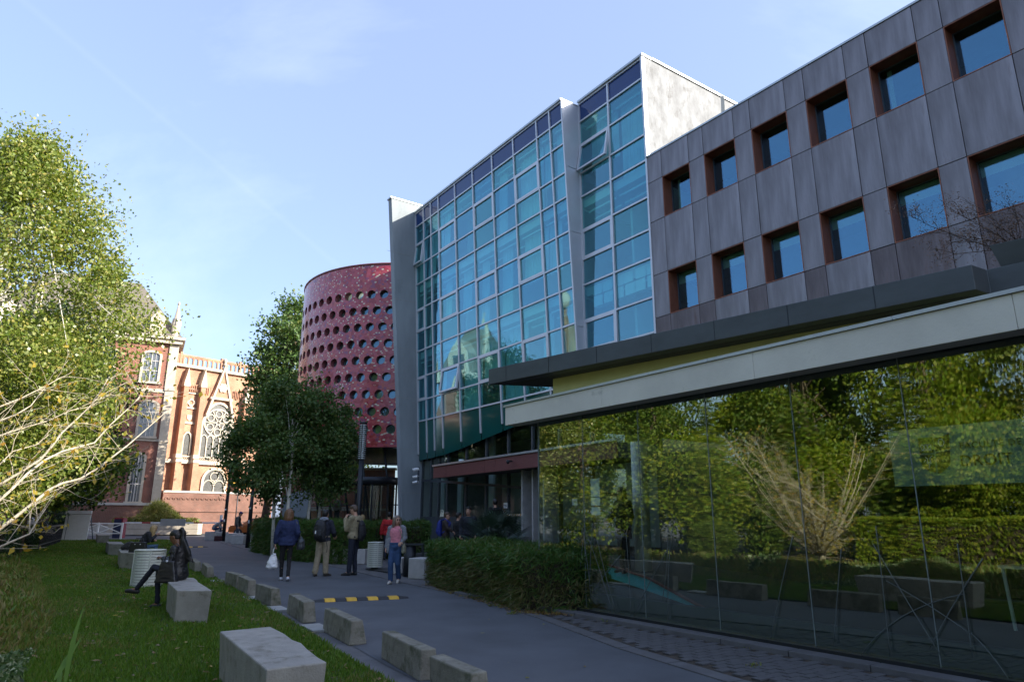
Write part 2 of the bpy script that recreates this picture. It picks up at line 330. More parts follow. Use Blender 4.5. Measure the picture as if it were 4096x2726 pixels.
# flagged strip of small pavers before the glass front
strip = prop(MB().add([W(12, 7.5, .003), W(-5, 7.5, .003), W(-5, 5.0, .003), W(12, 5.0, .003)], [(0, 1, 2, 3)]).build('paver_strip', M['soil']), kind='structure')
def pave_n(s):                           # asphalt edge of the strip
    pts = [SN(p) for p in PAVE]; pts.sort(); xs = [p[0] for p in pts]; ys = [p[1] for p in pts]
    return float(np.interp(s, xs, ys))
pv = []
cols_ = np.arange(-2.0, 12.0, .115)
for i, s in enumerate(cols_):
    e = pave_n(s)+.12; k = 0; nn = 7.36-(.115 if i % 2 else 0)
    while nn-.225 > e:
        pv.append((s, nn-.1125)); nn -= .234
pv.sort(key=lambda p: (W(*p)-Vector((3.2, 6.0, 0))).length)
pm = [MB().box(-.053, .053, -.107, .107, 0, .016).mesh('paver') for _ in range(3)]
for a in range(3):
    for v in pm[a].vertices: v.co.x += rnd.uniform(-.003, .003); v.co.y += rnd.uniform(-.004, .004)
    pm[a].materials.append(M['paver'])
far = MB()
for i, (s, nn) in enumerate(pv):
    P = W(s, nn, rnd.uniform(.004, .009))
    if i < 290:
        o = link('paver', pm[i % 3], strip); o.location = P; o.rotation_euler = (rnd.uniform(-.012, .012), rnd.uniform(-.012, .012), FROT+rnd.uniform(-.03, .03))
    else: far.cbox((P.x, P.y, .012), .106, .214, .016, FROT)
prop(far.build('paver_field', M['paver'], strip), kind='stuff')
# stone edging and a light concrete channel
edge = MB()
for i in range(18):
    s = 12.2-i*.95; a, b = W(s-.47, 7.52), W(s+.47, 7.52)
    edge.bar((a.x, a.y, .035), (b.x, b.y, .035), .22, .07)
prop(edge.build('edging_kerb', M['paving'], None, bevel=.008), kind='structure')
ch = MB()
for i in range(len(PAVE)-1):
    a, b = Vector((*PAVE[i], .012)), Vector((*PAVE[i+1], .012)); nseg = max(1, int((b-a).length/.9))
    for j in range(nseg):
        p, q = a.lerp(b, j/nseg), a.lerp(b, (j+1)/nseg); t = (q-p)*.012
        ch.bar(p+t, q-t, .2, .014)
prop(ch.build('drain_channel', M['paving']), kind='structure')
patch = [GO(700+x/1.898, 1900+y/1.898) for x, y in [(270, 1030), (320, 1000), (390, 1010), (430, 1040), (370, 1060), (300, 1062)]]
sheet('bare_patch', patch, .026, M['soil'])
# flagstones along the kerb gaps
fs = MB()
for x, y in [(600, 950), (780, 1030), (1080, 1175), (330, 820)]:
    p = GO(700+x/1.898, 1900+y/1.898); fs.cbox((p.x, p.y, .02), .62, .28, .035, rad(-58))
prop(fs.build('edge_flagstones', M['concrete'], None, bevel=.006), kind='structure')

# ------------------------------------------------------------------ copper clad building (facade frame x=-s)
def froot(name, s, n, label, cat, group=None):
    return empty(name, W(s, n), FROT, label, cat, group), (-s, n, 0)
cb, co = froot('copper_building', 8, 15, 'long copper clad building with two rows of square recessed windows', 'building')
wall = MB()
ZR = [6.0, 7.43, 8.80, 10.58, 11.95, 12.89]
wins = []; pan = []
pitch = 1.645; s0 = 13.17
pan += [(13.79, 13.17, z0, z1) for z0, z1 in zip(ZR, ZR[1:])]
for i in range(8):
    a = s0-i*pitch; b = a-1.09; c = a-pitch
    for r, (z0, z1) in enumerate(zip(ZR, ZR[1:])):
        if r in (1, 3): wins.append((a, b, z0, z1, r))
        else: pan.append((a, b, z0, z1))
        pan.append((b, c, z0, z1))
send = s0-8*pitch
for (a, b, z0, z1) in pan:               # one cassette per panel, joints 14 mm
    g = .007; mb = MB(); y0 = 14.955+rnd.uniform(-.003, .003)
    mb.box(-a+g, -b-g, y0, 15.0, z0+g, z1-g)
    P = (-(a+b)/2, 15.0, (z0+z1)/2)
    o = mb.build('panel', M['copper_dark'] if (z0 < 7 and rnd.random() < .5) or rnd.random() < .12 else M['copper'], cb, P, bevel=.006)
    o.location = (P[0]-co[0], P[1]-co[1], P[2])
    wall.box(-a, -b, 15.004, 15.42, z0, z1)
wall.box(-send, 30, 14.96, 15.42, 6.0, 12.89); wall.box(-13.79, 30, 15.0, 15.42, 0.0, 6.0)
wall.build('wall', M['copper_dark'], cb, co)
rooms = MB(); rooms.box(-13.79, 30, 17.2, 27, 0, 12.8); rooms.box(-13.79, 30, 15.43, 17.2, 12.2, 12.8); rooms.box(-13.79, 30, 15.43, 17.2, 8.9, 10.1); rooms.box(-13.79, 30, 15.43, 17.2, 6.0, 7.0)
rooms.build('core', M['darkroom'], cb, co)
cop = MB(); cop.box(-13.78, 30, 14.93, 15.3, 12.895, 12.95); cop.build('coping', M['flash'], cb, co)
MB().box(-13.78, 30, 15.3, 27, 12.9, 12.93).build('roof', M['slate'], cb, co)
for (a, b, z0, z1, r) in wins:
    x0, x1 = -a, -b; mb = MB(); t = .02
    mb.box(x0, x0+t, 14.96, 15.40, z0, z1); mb.box(x1-t, x1, 14.96, 15.40, z0, z1); mb.box(x0+t, x1-t, 14.96, 15.40, z1-t, z1); mb.box(x0+t, x1-t, 14.95, 15.40, z0, z0+t)
    P = (x0, 15.0, z0)
    w = mb.build('window', M['reveal'], cb, P); w.location = (P[0]-co[0], P[1]-co[1], P[2])
    fr = MB(); e = .03
    for q in ((x0+t, x0+t+e, z0+t, z1-t), (x1-t-e, x1-t, z0+t, z1-t), (x0+t+e, x1-t-e, z0+t, z0+t+e), (x0+t+e, x1-t-e, z1-t-e, z1-t)): fr.box(q[0], q[1], 15.33, 15.38, q[2], q[3])
    fr.build('frame', M['frame'], w, P)
    MB().box(x0+t+e, x1-t-e, 15.345, 15.365, z0+t+e, z1-t-e).build('pane', M['winglass'], w, P)
    if r == 1: MB().box(x0+t+e, x1-t-e, 15.39, 15.40, z1-.38, z1-t-e).build('blind', M['blind'], w, P)
    elif rnd.random() < .4: MB().box(x0+t+e+.1, x0+t+e+.2, 15.5, 15.52, z0+t, z1-t).build('blind', M['blind'], w, P)
MB().tube([W(11.2, 15.6, 12.93), W(11.2, 15.6, 13.35)], .025, 6).bar(W(11.2, 15.6, 13.3), W(10.95, 15.3, 13.75), .1, .05).build('roof_lamp', M['white'])
prop(bpy.data.objects['roof_lamp'], 'small pale floodlight on the roof edge of the copper building', 'floodlight')

# ------------------------------------------------------------------ glass office building
gb, go = froot('glass_building', 21, 15, 'office building with leaning blue glass curtain wall and white mullions', 'building')
KL = .0546
def yl(z): return 14.69-KL*(z-7.1)
CL = [17.12, 17.87, 18.69, 20.27, 21.85, 23.43, 25.0, 26.57, 27.35, 28.1, 28.97]
ZL = [5.92, 6.90, 8.02, 9.32, 10.28, 11.40, 12.72, 13.67, 14.82, 15.78, 16.52]
def zbot(s): return 4.08+max(0, 28.97-s)*.048+max(0, 26.0-s)*.085
def barL(mb, s, za, zb, w=.06, dpt=.11, dy=0.0, m=0):
    mb.hexa([(-s-w/2, yl(za)-dpt/2+dy, za), (-s+w/2, yl(za)-dpt/2+dy, za), (-s+w/2, yl(za)+dpt/2+dy, za), (-s-w/2, yl(za)+dpt/2+dy, za),
             (-s-w/2, yl(zb)-dpt/2+dy, zb), (-s+w/2, yl(zb)-dpt/2+dy, zb), (-s+w/2, yl(zb)+dpt/2+dy, zb), (-s-w/2, yl(zb)+dpt/2+dy, zb)], m)
for s in CL:
    mb = MB(); barL(mb, s, max(zbot(s)+.28, 4.5 if s < 21 else 0), 16.56); mb.build('mullion', M['alu'], gb, go)
for z in ZL:
    mb = MB(); mb.box(-CL[-1], -CL[0], yl(z)-.045, yl(z)+.045, z-.03, z+.03); mb.build('transom', M['alu'], gb, go)
rpg = random.Random(31)
def PG(): return M[rpg.choice(['pane', 'pane', 'pane2', 'pane3', 'pane3', 'pane2'])]
def pane4(mb, s0_, s1_, z0, z1, yf, th=.012, jit=.004, push=(0, 0)):
    j = [rnd.uniform(-jit, jit) for _ in range(4)]
    p = [(-s1_, yf(z0)+j[0]+push[0], z0), (-s0_, yf(z0)+j[1]+push[0], z0), (-s0_, yf(z1)+j[2]+push[1], z1), (-s1_, yf(z1)+j[3]+push[1], z1)]
    mb.add(p+[(x, y+th, z) for x, y, z in p], [(0, 1, 2, 3), (7, 6, 5, 4), (0, 4, 5, 1), (1, 5, 6, 2), (2, 6, 7, 3), (3, 7, 4, 0)])
def casement(s0_, s1_, z0, z1, yf, op=0.0):
    f = MB(); e = .075
    for (a, b, c, d_) in ((s0_, s0_+e, z0, z1), (s1_-e, s1_, z0, z1), (s0_+e, s1_-e, z0, z0+e), (s0_+e, s1_-e, z1-e, z1)):
        yb = lambda z: yf(z)-.05-op*(z1-z)/(z1-z0)
        f.hexa([(-b, yb(c), c), (-a, yb(c), c), (-a, yb(c)+.09, c), (-b, yb(c)+.09, c), (-b, yb(d_), d_), (-a, yb(d_), d_), (-a, yb(d_)+.09, d_), (-b, yb(d_)+.09, d_)])
    return f.build('casement_frame', M['alu'], gb, go)
for i in range(len(CL)-1):
    a, b = CL[i]+.03, CL[i+1]-.03
    for j in range(len(ZL)-1):
        z0, z1 = ZL[j]+.03, ZL[j+1]-.03
        if j == 9:
            m = MB(); pane4(m, a, b, z0, z1, yl); m.build('spandrel_pane', M['spandrel'], gb, go); continue
        cs = i in (2, 4, 6, 9) and j in (1, 4, 7)
        op = 0.0
        if cs:
            if (i == 6 and j == 1) or (i == 9 and j == 7): op = .16
            fr = casement(a, b, z0, z1, yl, op)
            m = MB(); pane4(m, a+.07, b-.07, z0+.07, z1-.07, yl, push=(-op*.95, -op*.05)); m.build('pane', PG(), fr)
            fr.children[0].location = (-go[0], -go[1], 0)
            continue
        m = MB(); pane4(m, a, b, z0, z1, yl); m.build('pane', PG(), gb, go)
    # dark green lower skin with its slanting foot
    za, zb_ = zbot(a), zbot(b); m = MB(); zt = ZL[0]-.03
    p = [(-b, yl(zb_), zb_), (-a, yl(za), za), (-a, yl(zt), zt), (-b, yl(zt), zt)]
    m.add(p+[(x, y+.012, z) for x, y, z in p], [(0, 1, 2, 3), (7, 6, 5, 4), (0, 4, 5, 1), (1, 5, 6, 2), (2, 6, 7, 3), (3, 7, 4, 0)])
    m.build('lower_pane', M['teal'], gb, go)
# straight bay beside the copper front
CR = [13.80, 15.49, 17.08]; ZRB = [4.9, 6.02, 7.02, 8.14, 9.44, 10.40, 11.52, 12.84, 13.79, 14.94, 15.92, 16.68]
yr = lambda z: 15.0
for s in CR:
    MB().box(-s-.035, -s+.035, 14.94, 15.06, 4.6, 16.7).build('mullion', M['alu'], gb, go)
for z in ZRB: MB().box(-CR[2], -CR[0], 14.95, 15.05, z-.03, z+.03).build('transom', M['alu'], gb, go)
for i in range(2):
    a, b = CR[i]+.035, CR[i+1]-.035
    for j in range(len(ZRB)-1):
        z0, z1 = ZRB[j]+.03, ZRB[j+1]-.03
        if j == 10: m = MB(); pane4(m, a, b, z0, z1, yr); m.build('spandrel_pane', M['spandrel'], gb, go); continue
        if i == 1 and j in (2, 5, 8):
            op = .2 if j == 8 else 0
            fr = casement(a, b, z0, z1, yr, op); m = MB(); pane4(m, a+.07, b-.07, z0+.07, z1-.07, yr, push=(-op*.95, 0)); m.build('pane', PG(), fr); fr.children[0].location = (-go[0], -go[1], 0); continue
        m = MB(); pane4(m, a, b, z0, z1, yr); m.build('pane', PG(), gb, go)
MB().box(-13.80, -13.72, 14.90, 15.10, 12.9, 16.72).build('corner_post', M['alu'], gb, go)
# fin between the two bays, in three plates
for z0, z1 in ((4.9, 7.9), (7.92, 11.38), (11.4, 13.9), (13.92, 16.62)):
    s = 17.10; m = MB(); m.hexa([(-s-.02, yl(z0)-.04, z0), (-s+.02, yl(z0)-.04, z0), (-s+.02, 15.0, z0), (-s-.02, 15.0, z0), (-s-.02, yl(z1)-.04, z1), (-s+.02, yl(z1)-.04, z1), (-s+.02, 15.0, z1), (-s-.02, 15.0, z1)]); m.build('fin_plate', M['aluplate'], gb, go)
cp_ = MB(); yt = yl(16.56)-.1
cp_.hexa([(-28.97, yt, 16.56), (-17.08, yt, 16.56), (-17.08, 16, 16.56), (-28.97, 16, 16.56), (-28.97, yt, 16.64), (-17.08, yt, 16.64), (-17.08, 16, 16.64), (-28.97, 16, 16.64)])
cp_.box(-17.08, -13.68, 14.88, 15.4, 16.72, 16.80); cp_.box(-13.95, -13.66, 15.4, 27, 16.72, 16.80); cp_.build('coping', M['flash'], gb, go)
MB().box(-13.95, -13.71, 15.07, 27, 12.6, 16.72).build('side_wall', M['whitewall'], gb, go)
core = MB(); core.box(-28.97, -17.1, 15.9, 27, 16.4, 16.56); core.box(-17.1, -13.95, 15.05, 27, 16.5, 16.7)
core.box(-28.97, -13.95, 19.6, 27, 0, 16.4); core.build('core', M['room'], gb, go)
fl = MB()
for z in (5.55, 8.95, 12.35, 15.75):
    fl.hexa([(-28.9, yl(z)+.12, z), (-17.1, yl(z)+.12, z), (-17.1, 19.6, z), (-28.9, 19.6, z), (-28.9, yl(z)+.12, z+.32), (-17.1, yl(z)+.12, z+.32), (-17.1, 19.6, z+.32), (-28.9, 19.6, z+.32)])
    fl.box(-17.1, -13.95, 15.12, 19.6, z+.1, z+.42)
fl.build('floor_slab', M['room'], gb, go)
pt = MB()
for s in (15.5, 20.3, 23.4, 26.6): pt.box(-s-.05, -s+.05, 15.9, 19.6, 5.9, 15.75)
pt.build('partition', M['room'], gb, go)
# blinds, curtains and paper behind the panes
for zc in (15.72, 12.30, 8.90):
    for i in range(len(CL)-1):
        a, b = CL[i]+.08, CL[i+1]-.08; y = yl(zc)+.14
        for k in range(2):
            zz = zc-.10-k*.17
            MB().box(-b, -a, y+k*.25, y+k*.25+.05, zz-.06, zz).build('blind', M['blind'], gb, go)
    for i in range(2):
        a, b = CR[i]+.08, CR[i+1]-.08
        for k in range(2): MB().box(-b, -a, 15.25+k*.25, 15.3+k*.25, zc-.05-k*.2, zc+.02-k*.2).build('blind', M['blind'], gb, go)
def curtain(s0_, s1_, z0, z1, y):
    m = MB(); n = max(6, int((s1_-s0_)/.05)); v = []; f = []
    for k in range(n+1):
        x = -s1_+(s1_-s0_)*k/n; dy = .03*math.sin(k*1.9)+.015*math.sin(k*.7)
        v += [(x, y+dy, z0), (x, y+dy-.0, z1)]
    for k in range(n): f.append((2*k, 2*k+2, 2*k+3, 2*k+1))
    m.add(v, f, 0, True); return m.build('curtain', M['curtain'], gb, go)
rc = random.Random(3)
for i in range(len(CL)-1):
    for (za, zb2) in ((12.75, 15.6), (9.35, 12.2), (6.0, 8.85)):
        if rc.random() < .8:
            w = (CL[i+1]-CL[i])*rc.choice([.35, .5, .95]); s_ = CL[i]+.05+rc.choice([0, 1])*(CL[i+1]-CL[i]-w-.1)
            zz = za+rc.choice([0, .0, .9]); curtain(s_, s_+w, zz, zb2, yl(za)+.16)
curtain(13.9, 15.4, 13.0, 16.0, 15.5); curtain(15.55, 17.0, 14.0, 16.0, 15.5)
for i in range(12):
    s_ = 13.95+(i % 6)*.5+rc.uniform(-.03, .03); zz = 8.55+(i//6)*.42
    MB().box(-s_-.22, -s_+.22, 15.085, 15.09, zz, zz+.38).build('paper_sheet', M['paper'], gb, go)
# concrete end wall leaning out to the street
m = MB(); P_ = [(14.22, 0), (13.78, 6.0), (12.80, 17.05), (27, 17.05), (27, 0)]
for x0, x1 in ((-29.36, -28.99),):
    n_ = len(P_); v = [(x0, p[0], p[1]) for p in P_]+[(x1, p[0], p[1]) for p in P_]
    m.add(v, [tuple(range(n_)), tuple(range(2*n_-1, n_-1, -1))]+[(i, n_+i, n_+(i+1) % n_, (i+1) % n_) for i in range(n_)])
m.build('end_wall', M['pillar'], gb, go)
m = MB()
for z in (2.6, 4.6, 7.0, 9.4, 11.8, 14.2): m.box(-28.99, -28.984, 13.9-(z*.084), 15.2, z, z+.012)
m.build('pour_joint', M['concrete'], gb, go)
MB().box(-29.40, -28.95, 12.74, 27, 17.05, 17.12).build('end_coping', M['flash'], gb, go)
# ground floor glazing under the overhang
GZ = [(28.97, 28.1), (28.1, 27.35), (27.35, 26.57), (26.57, 25.0), (25.0, 23.43), (23.43, 21.85), (21.85, 20.27), (20.27, 18.69), (18.69, 17.0), (17.0, 15.4)]
ztr = lambda s: 3.2-(28.97-s)*.075
for k, (a, b) in enumerate(GZ):
    z0 = 1.52 if k < 4 else .5
    MB().box(-a-.04, -a+.04, 15.04, 15.16, .45, 5.2).build('mullion', M['frame'], gb, go)
    m = MB(); m.hexa([(-a+.04, 15.05, ztr(a)-.05), (-b-.04, 15.05, ztr(b)-.05), (-b-.04, 15.13, ztr(b)-.05), (-a+.04, 15.13, ztr(a)-.05), (-a+.04, 15.05, ztr(a)+.05), (-b-.04, 15.05, ztr(b)+.05), (-b-.04, 15.13, ztr(b)+.05), (-a+.04, 15.13, ztr(a)+.05)])
    m.build('transom', M['frame'], gb, go)
    if k < 4: MB().box(-a+.04, -b-.04, 15.06, 15.14, 1.46, 1.54).build('transom', M['frame'], gb, go)
    if k < 4: MB().box(-a+.04, -b-.04, 15.07, 15.12, .45, 1.46).build('dado_panel', M['frame'], gb, go)
    m = MB(); m.add([(-a+.04, 15.09, z0), (-b-.04, 15.09, z0), (-b-.04, 15.09, ztr(b)-.05), (-a+.04, 15.09, ztr(a)-.05)], [(0, 1, 2, 3)]); m.build('pane', M['shop'], gb, go)
    m = MB(); m.add([(-a+.04, 15.09, ztr(a)+.05), (-b-.04, 15.09, ztr(b)+.05), (-b-.04, 15.09, 5.2), (-a+.04, 15.09, 5.2)], [(0, 1, 2, 3)]); m.build('pane', M['shop'], gb, go)
m = MB(); m.box(-28.97, -13.95, 15.2, 19.6, 5.2, 5.45); m.box(-28.97, -13.95, 15.2, 19.6, .3, .44); m.build('ground_slab', M['roomdark'], gb, go)
MB().box(-28.97, -17.1, 15.0, 15.2, 4.95, 5.2).build('soffit', M['soffit'], gb, go)
m = MB()
for s in (28.5, 26.9, 24.3): m.box(-s-.2, -s+.15, 15.9, 16.0, .45, 5.0)
m.build('inner_curtain', M['curtain'], gb, go)

# red porch canopy
rcn, ro = froot('porch_canopy', 22, 14, 'dark red board canopy over the sunken entrance with pale top flashing', 'canopy')
A_, B_ = (26.3, 14.2), (14.0, 13.35)
def cn_(s): return A_[1]+(B_[1]-A_[1])*(A_[0]-s)/(A_[0]-B_[0])
js = [26.3, 25.0, 21.7, 20.9, 18.0, 16.0, 14.0]
for a, b in zip(js, js[1:]):
    g = .008; m = MB(); m.hexa([(-a+g, cn_(a), 3.14), (-b-g, cn_(b), 3.14), (-b-g, cn_(b)+.05, 3.14), (-a+g, cn_(a)+.05, 3.14), (-a+g, cn_(a), 3.62), (-b-g, cn_(b), 3.62), (-b-g, cn_(b)+.05, 3.62), (-a+g, cn_(a)+.05, 3.62)]); m.build('fascia_board', M['redboard'], rcn, ro)
m = MB(); m.hexa([(-26.28, 14.26, 3.16), (-14, 13.42, 3.16), (-14, 15.0, 3.16), (-26.28, 15.0, 3.16), (-26.28, 14.26, 3.6), (-14, 13.42, 3.6), (-14, 15.0, 3.6), (-26.28, 15.0, 3.6)]); m.build('deck', M['soffit'], rcn, ro)
m = MB(); m.hexa([(-26.33, 14.15, 3.63), (-14, 13.3, 3.63), (-14, 13.5, 3.63), (-26.33, 14.35, 3.63), (-26.33, 14.15, 3.70), (-14, 13.3, 3.70), (-14, 13.5, 3.70), (-26.33, 14.35, 3.70)]); m.build('flashing', M['flash'], rcn, ro)
m = MB(); m.tube([W(19.6, 13.68, 3.42), W(19.6, 13.5, 3.42)], .03, 8).tube([W(19.65, 13.52, 3.42), W(19.45, 13.4, 3.36)], .055, 8)
prop(m.build('canopy_camera', M['dark']), 'tiny dark camera fixed to the red canopy board', 'camera')
pl = MB(); pl.lathe([(.10, 0), (.12, .24), (.11, .24), (.1, .22)], W(24.6, 14.6, 3.61), 12)
o = pl.build('plant_pot', M['blind']); prop(o, 'small pale pot standing on the ledge of the red canopy', 'plant pot')
# terrace steps beside the end wall
st, so = froot('terrace_steps', 25, 13.5, 'low grey stone terrace steps at the foot of the end wall', 'steps')
MB().box(-32, -20.5, 12.9, 15.03, 0, .44).build('upper_step', M['paving'], st, so, bevel=.02)
MB().box(-31, -21.5, 12.35, 12.9, 0, .22).build('lower_step', M['paving'], st, so, bevel=.02)
MB().box(-32, -29.4, 13.6, 27, .44, 1.0).build('plinth', M['pillar'], st, so)

# ------------------------------------------------------------------ glass pavilion
gp, po = froot('glass_pavilion', 4, 7.75, 'low glass fronted pavilion with a white concrete beam above', 'building')
bx = [-10.87, -8.1, -5.2, -2.3, .6, 3.5, 6.4, 9]
for xa, xb in zip(bx, bx[1:]): MB().box(xa+.0015, xb-.0015, 7.42+rnd.uniform(-.002, .002), 7.70, 3.265, 3.62).build('beam', M['beam'], gp, po, bevel=.006)
m = MB()
for i in range(8): m.box(-10.9+i*2.5, -10.9+i*2.5+2.494, 7.395, 7.72, 3.622, 3.662)
m.build('beam_flashing', M['flash'], gp, po)
MB().box(-10.87, 9, 7.702, 14.95, 3.30, 3.60).build('roof', M['soffit'], gp, po)
olv = lambda s: 8.2+.175*(12.69-s)+.52
for a, b in ((11.3, 8.4), (8.395, 5.4), (5.395, 2.0), (1.995, -6)):
    m = MB(); m.hexa([(-a, olv(a), 3.602), (-b, olv(b), 3.602), (-b, 14.9, 3.602), (-a, 14.9, 3.602), (-a, olv(a), 4.44), (-b, olv(b), 4.44), (-b, 14.9, 4.44), (-a, 14.9, 4.44)]); m.build('olive_wall', M['olive'], gp, po)
slab = [(-12.69, 8.2), (-3.42, 9.82), (-3.39, 10.2), (9, 12.3), (9, 14.95), (-9.8, 14.95)]
MB().prism(slab, 4.45, 4.80).build('canopy_slab', M['slate'], gp, po, bevel=.008)
for k in range(7):
    f_ = .06+k*.135; xx, yy = -12.69+9.27*f_, 8.2+1.62*f_; MB().box(xx-.006, xx+.006, yy-.004, yy+.03, 4.455, 4.795).build('slab_seam', M['dark'], gp, po)
MB().prism([(-12.4, 8.55), (-3.6, 10.05), (-3.6, 10.5), (8, 12.8), (8, 14.9), (-9.8, 14.9)], 4.442, 4.449).build('soffit_board', M['soffit'], gp, po)
GJ = [10.23, 8.97, 7.63, 6.28, 4.93, 3.58, 2.23, .88, -.47, -1.82, -3.17, -4.52, -5.87]
for a, b in zip(GJ, GJ[1:]):
    m = MB(); y = lambda z: 7.75
    pane4(m, b+.006, a-.006, .10, 3.30, y, jit=.002); m.build('pane', M['shop'], gp, po)
m = MB()
for a in GJ: m.box(-a-.004, -a+.004, 7.745, 7.757, .1, 3.3)
m.box(-10.245, -10.23, 7.74, 7.78, .1, 3.3); m.build('pane_joint', M['joint'], gp, po)
MB().box(-10.3, 6, 7.66, 7.82, 0, .10).build('sill', M['dark'], gp, po)
MB().box(-10.2, 6, 7.95, 8.08, 0, .32).build('upstand', M['frame'], gp, po)
fl = MB(); fl.box(-10.2, 9, 8.08, 15.0, .012, .05); fl.box(-20, -10.2, 8.6, 15.0, .012, .04); fl.build('floor', M['roomdark'], gp, po)
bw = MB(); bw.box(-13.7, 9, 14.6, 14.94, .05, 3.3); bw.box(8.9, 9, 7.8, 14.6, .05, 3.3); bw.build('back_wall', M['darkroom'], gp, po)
MB().lathe([(.19, .3), (.19, 3.29)], (-11.68, 11.86, 0), 24).build('column', M['white'], gp, po)
for i in range(3): MB().box(-19.75-.03+i*.62, -19.75+.05+i*.62, 14.2, 14.75, .3, 3.14).build('screen_fin', M['pale'], gp, po)
# ramp with its turquoise flank
m = MB(); T0, T1, T2 = (7.6, 9.25), (10.6, 10.9), (14.6, 12.45)
m.add([(-T0[0], T0[1], .05), (-T1[0], T1[1], .30), (-T2[0], T2[1], .52), (-T2[0], 14.0, .52), (-T1[0], 14.0, .30), (-T0[0]+.9, 13.5, .05)], [(5, 4, 1, 0), (4, 3, 2, 1)])
m.build('ramp_deck', M['roomdark'], gp, po)
m = MB(); m.add([(-T0[0], T0[1]-.01, .045), (-T1[0], T1[1]-.01, .05), (-T2[0], T2[1]-.01, .22), (-T2[0], T2[1]-.01, .51), (-T1[0], T1[1]-.01, .29)], [(0, 1, 4), (1, 2, 3, 4)]); m.build('ramp_flank', M['turq'], gp, po)
m = MB(); m.bar((-T0[0], T0[1]-.03, .07), (-T1[0], T1[1]-.03, .32), .05, .04).bar((-T1[0], T1[1]-.03, .32), (-T2[0], T2[1]-.03, .54), .05, .04); m.build('ramp_edge', M['redboard'], gp, po)
M['rod'] = mat('etched_grey', (.07, .09, .09), .5)
# decorative rods etched on the panes
def rod(pts, r=.005):
    m = MB(); m.tube([(-s, 7.738-.004*i, z) for i, (s, z) in enumerate(pts)], [r]*(len(pts)-1)+[r*.7], 6); m.build('etched_stem', M['rod'], gp, po)
def SZ(px, py): v = ray(px/KD, py/KD); t = 7.75/(NV @ v[:2]); return float(DV @ (v[:2]*t)), HC+v[2]*t
def curve(a, b, c, n=9):
    return [tuple((1-t)**2*np.array(a)+2*t*(1-t)*np.array(b)+t*t*np.array(c)) for t in np.linspace(0, 1, n)]
def rods(off, sc, lst):
    for q in lst:
        p = [SZ(off[0]+x/sc, off[1]+y/sc) for x, y in q]
        rod(curve(*p) if len(p) == 3 else p)
rods((2000, 1900), 1.899, [[(635, 390), (680, 640), (715, 920)], [(655, 365), (640, 560), (632, 700)], [(730, 385), (800, 720), (910, 1040)], [(712, 360), (705, 560), (703, 830)], [(645, 380), (760, 640), (880, 1040)], [(930, 600), (800, 750), (725, 890)], [(968, 430), (1000, 760), (1020, 1060)], [(1295, 535), (1150, 800), (1040, 1065)], [(1320, 380), (1290, 600), (1300, 1090)], [(1285, 380), (1300, 640), (1255, 960)]])
rods((2700, 1900), 1.899, [[(905, 450), (830, 800), (750, 1230)], [(1273, 545), (1250, 900), (1232, 1270)]])
rods((3400, 1700), 1.5287, [[(230, 938), (520, 1090), (750, 1255)], [(750, 1255), (880, 1370), (990, 1535)], [(710, 1015), (270, 1110), (85, 1395)], [(150, 715), (330, 1010), (580, 1400)], [(820, 800), (640, 1080), (505, 1350)], [(165, 605), (210, 900), (265, 1400)], [(665, 710), (710, 1020), (770, 1400)]])
# frosted faculty sign behind the pane
sg = MB(); sg.box(-3.80, -2.2, 7.775, 7.782, 1.875, 2.48)
film = newmat('sign_film'); fm, fnt, fb = film
fnt.nodes.remove(fb); t_ = N(fnt, 'BsdfTransparent'); d_ = N(fnt, 'BsdfDiffuse'); d_.inputs['Color'].default_value = (.36, .45, .35, 1); x_ = N(fnt, 'MixShader'); x_.inputs[0].default_value = .72
fnt.links.new(t_.outputs[0], x_.inputs[1]); fnt.links.new(d_.outputs[0], x_.inputs[2]); fnt.links.new(x_.outputs[0], fnt.nodes['Material Output'].inputs['Surface'])
sn_, sno = froot('faculty_sign', 3.0, 7.78, 'frosted green sign reading FACULTÉ DE DROIT with a dark quartered shield', 'sign')
sg.build('sign_panel', fm, sn_, sno)
M['ink'] = mat('dark_ink', (.012, .018, .014), .7, var=.05); M['inkred'] = mat('dark_red_ink', (.06, .02, .012), .7, var=.05)
def text(body, size, loc, rot, m, name, parent=None, extr=.002, align='LEFT', space=1.0):
    c = bpy.data.curves.new(name, 'FONT'); c.body = body; c.size = size; c.extrude = extr; c.align_x = align; c.space_character = space; c.resolution_u = 3
    t = bpy.data.objects.new(name, c); COL.objects.link(t); bpy.context.view_layer.update()
    me = bpy.data.meshes.new_from_object(t.evaluated_get(bpy.context.evaluated_depsgraph_get())); bpy.data.objects.remove(t)
    o = link(name, me, parent, m); o.location = loc; o.rotation_euler = rot; return o
rx = (math.pi/2, 0, 0)
text('FACULTÉ DE', .088, (-3.10-sno[0], 7.768-sno[1], 2.235), rx, M['ink'], 'sign_text', sn_, space=1.12)
text('DROIT', .155, (-3.12-sno[0], 7.768-sno[1], 2.06), rx, M['inkred'], 'sign_text', sn_, space=1.02)
def shield(parts, m, name, y=7.768):
    b = MB()
    for p in parts: b.extr([(-s, z) for s, z in p], y, y+.004)
    return b.build(name, m, sn_, sno)
shield([[(3.49, 2.215), (3.355, 2.215), (3.345, 2.375), (3.49, 2.375)], [(3.49, 2.195), (3.49, 2.09), (3.43, 2.03), (3.36, 2.005), (3.355, 2.195)]], M['ink'], 'shield_field')
shield([[(3.335, 2.225), (3.195, 2.245), (3.18, 2.40), (3.255, 2.37), (3.335, 2.36)], [(3.335, 2.205), (3.34, 1.995), (3.28, 2.02), (3.21, 2.09), (3.195, 2.225)]], M['inkred'], 'shield_field')
ln = MB()
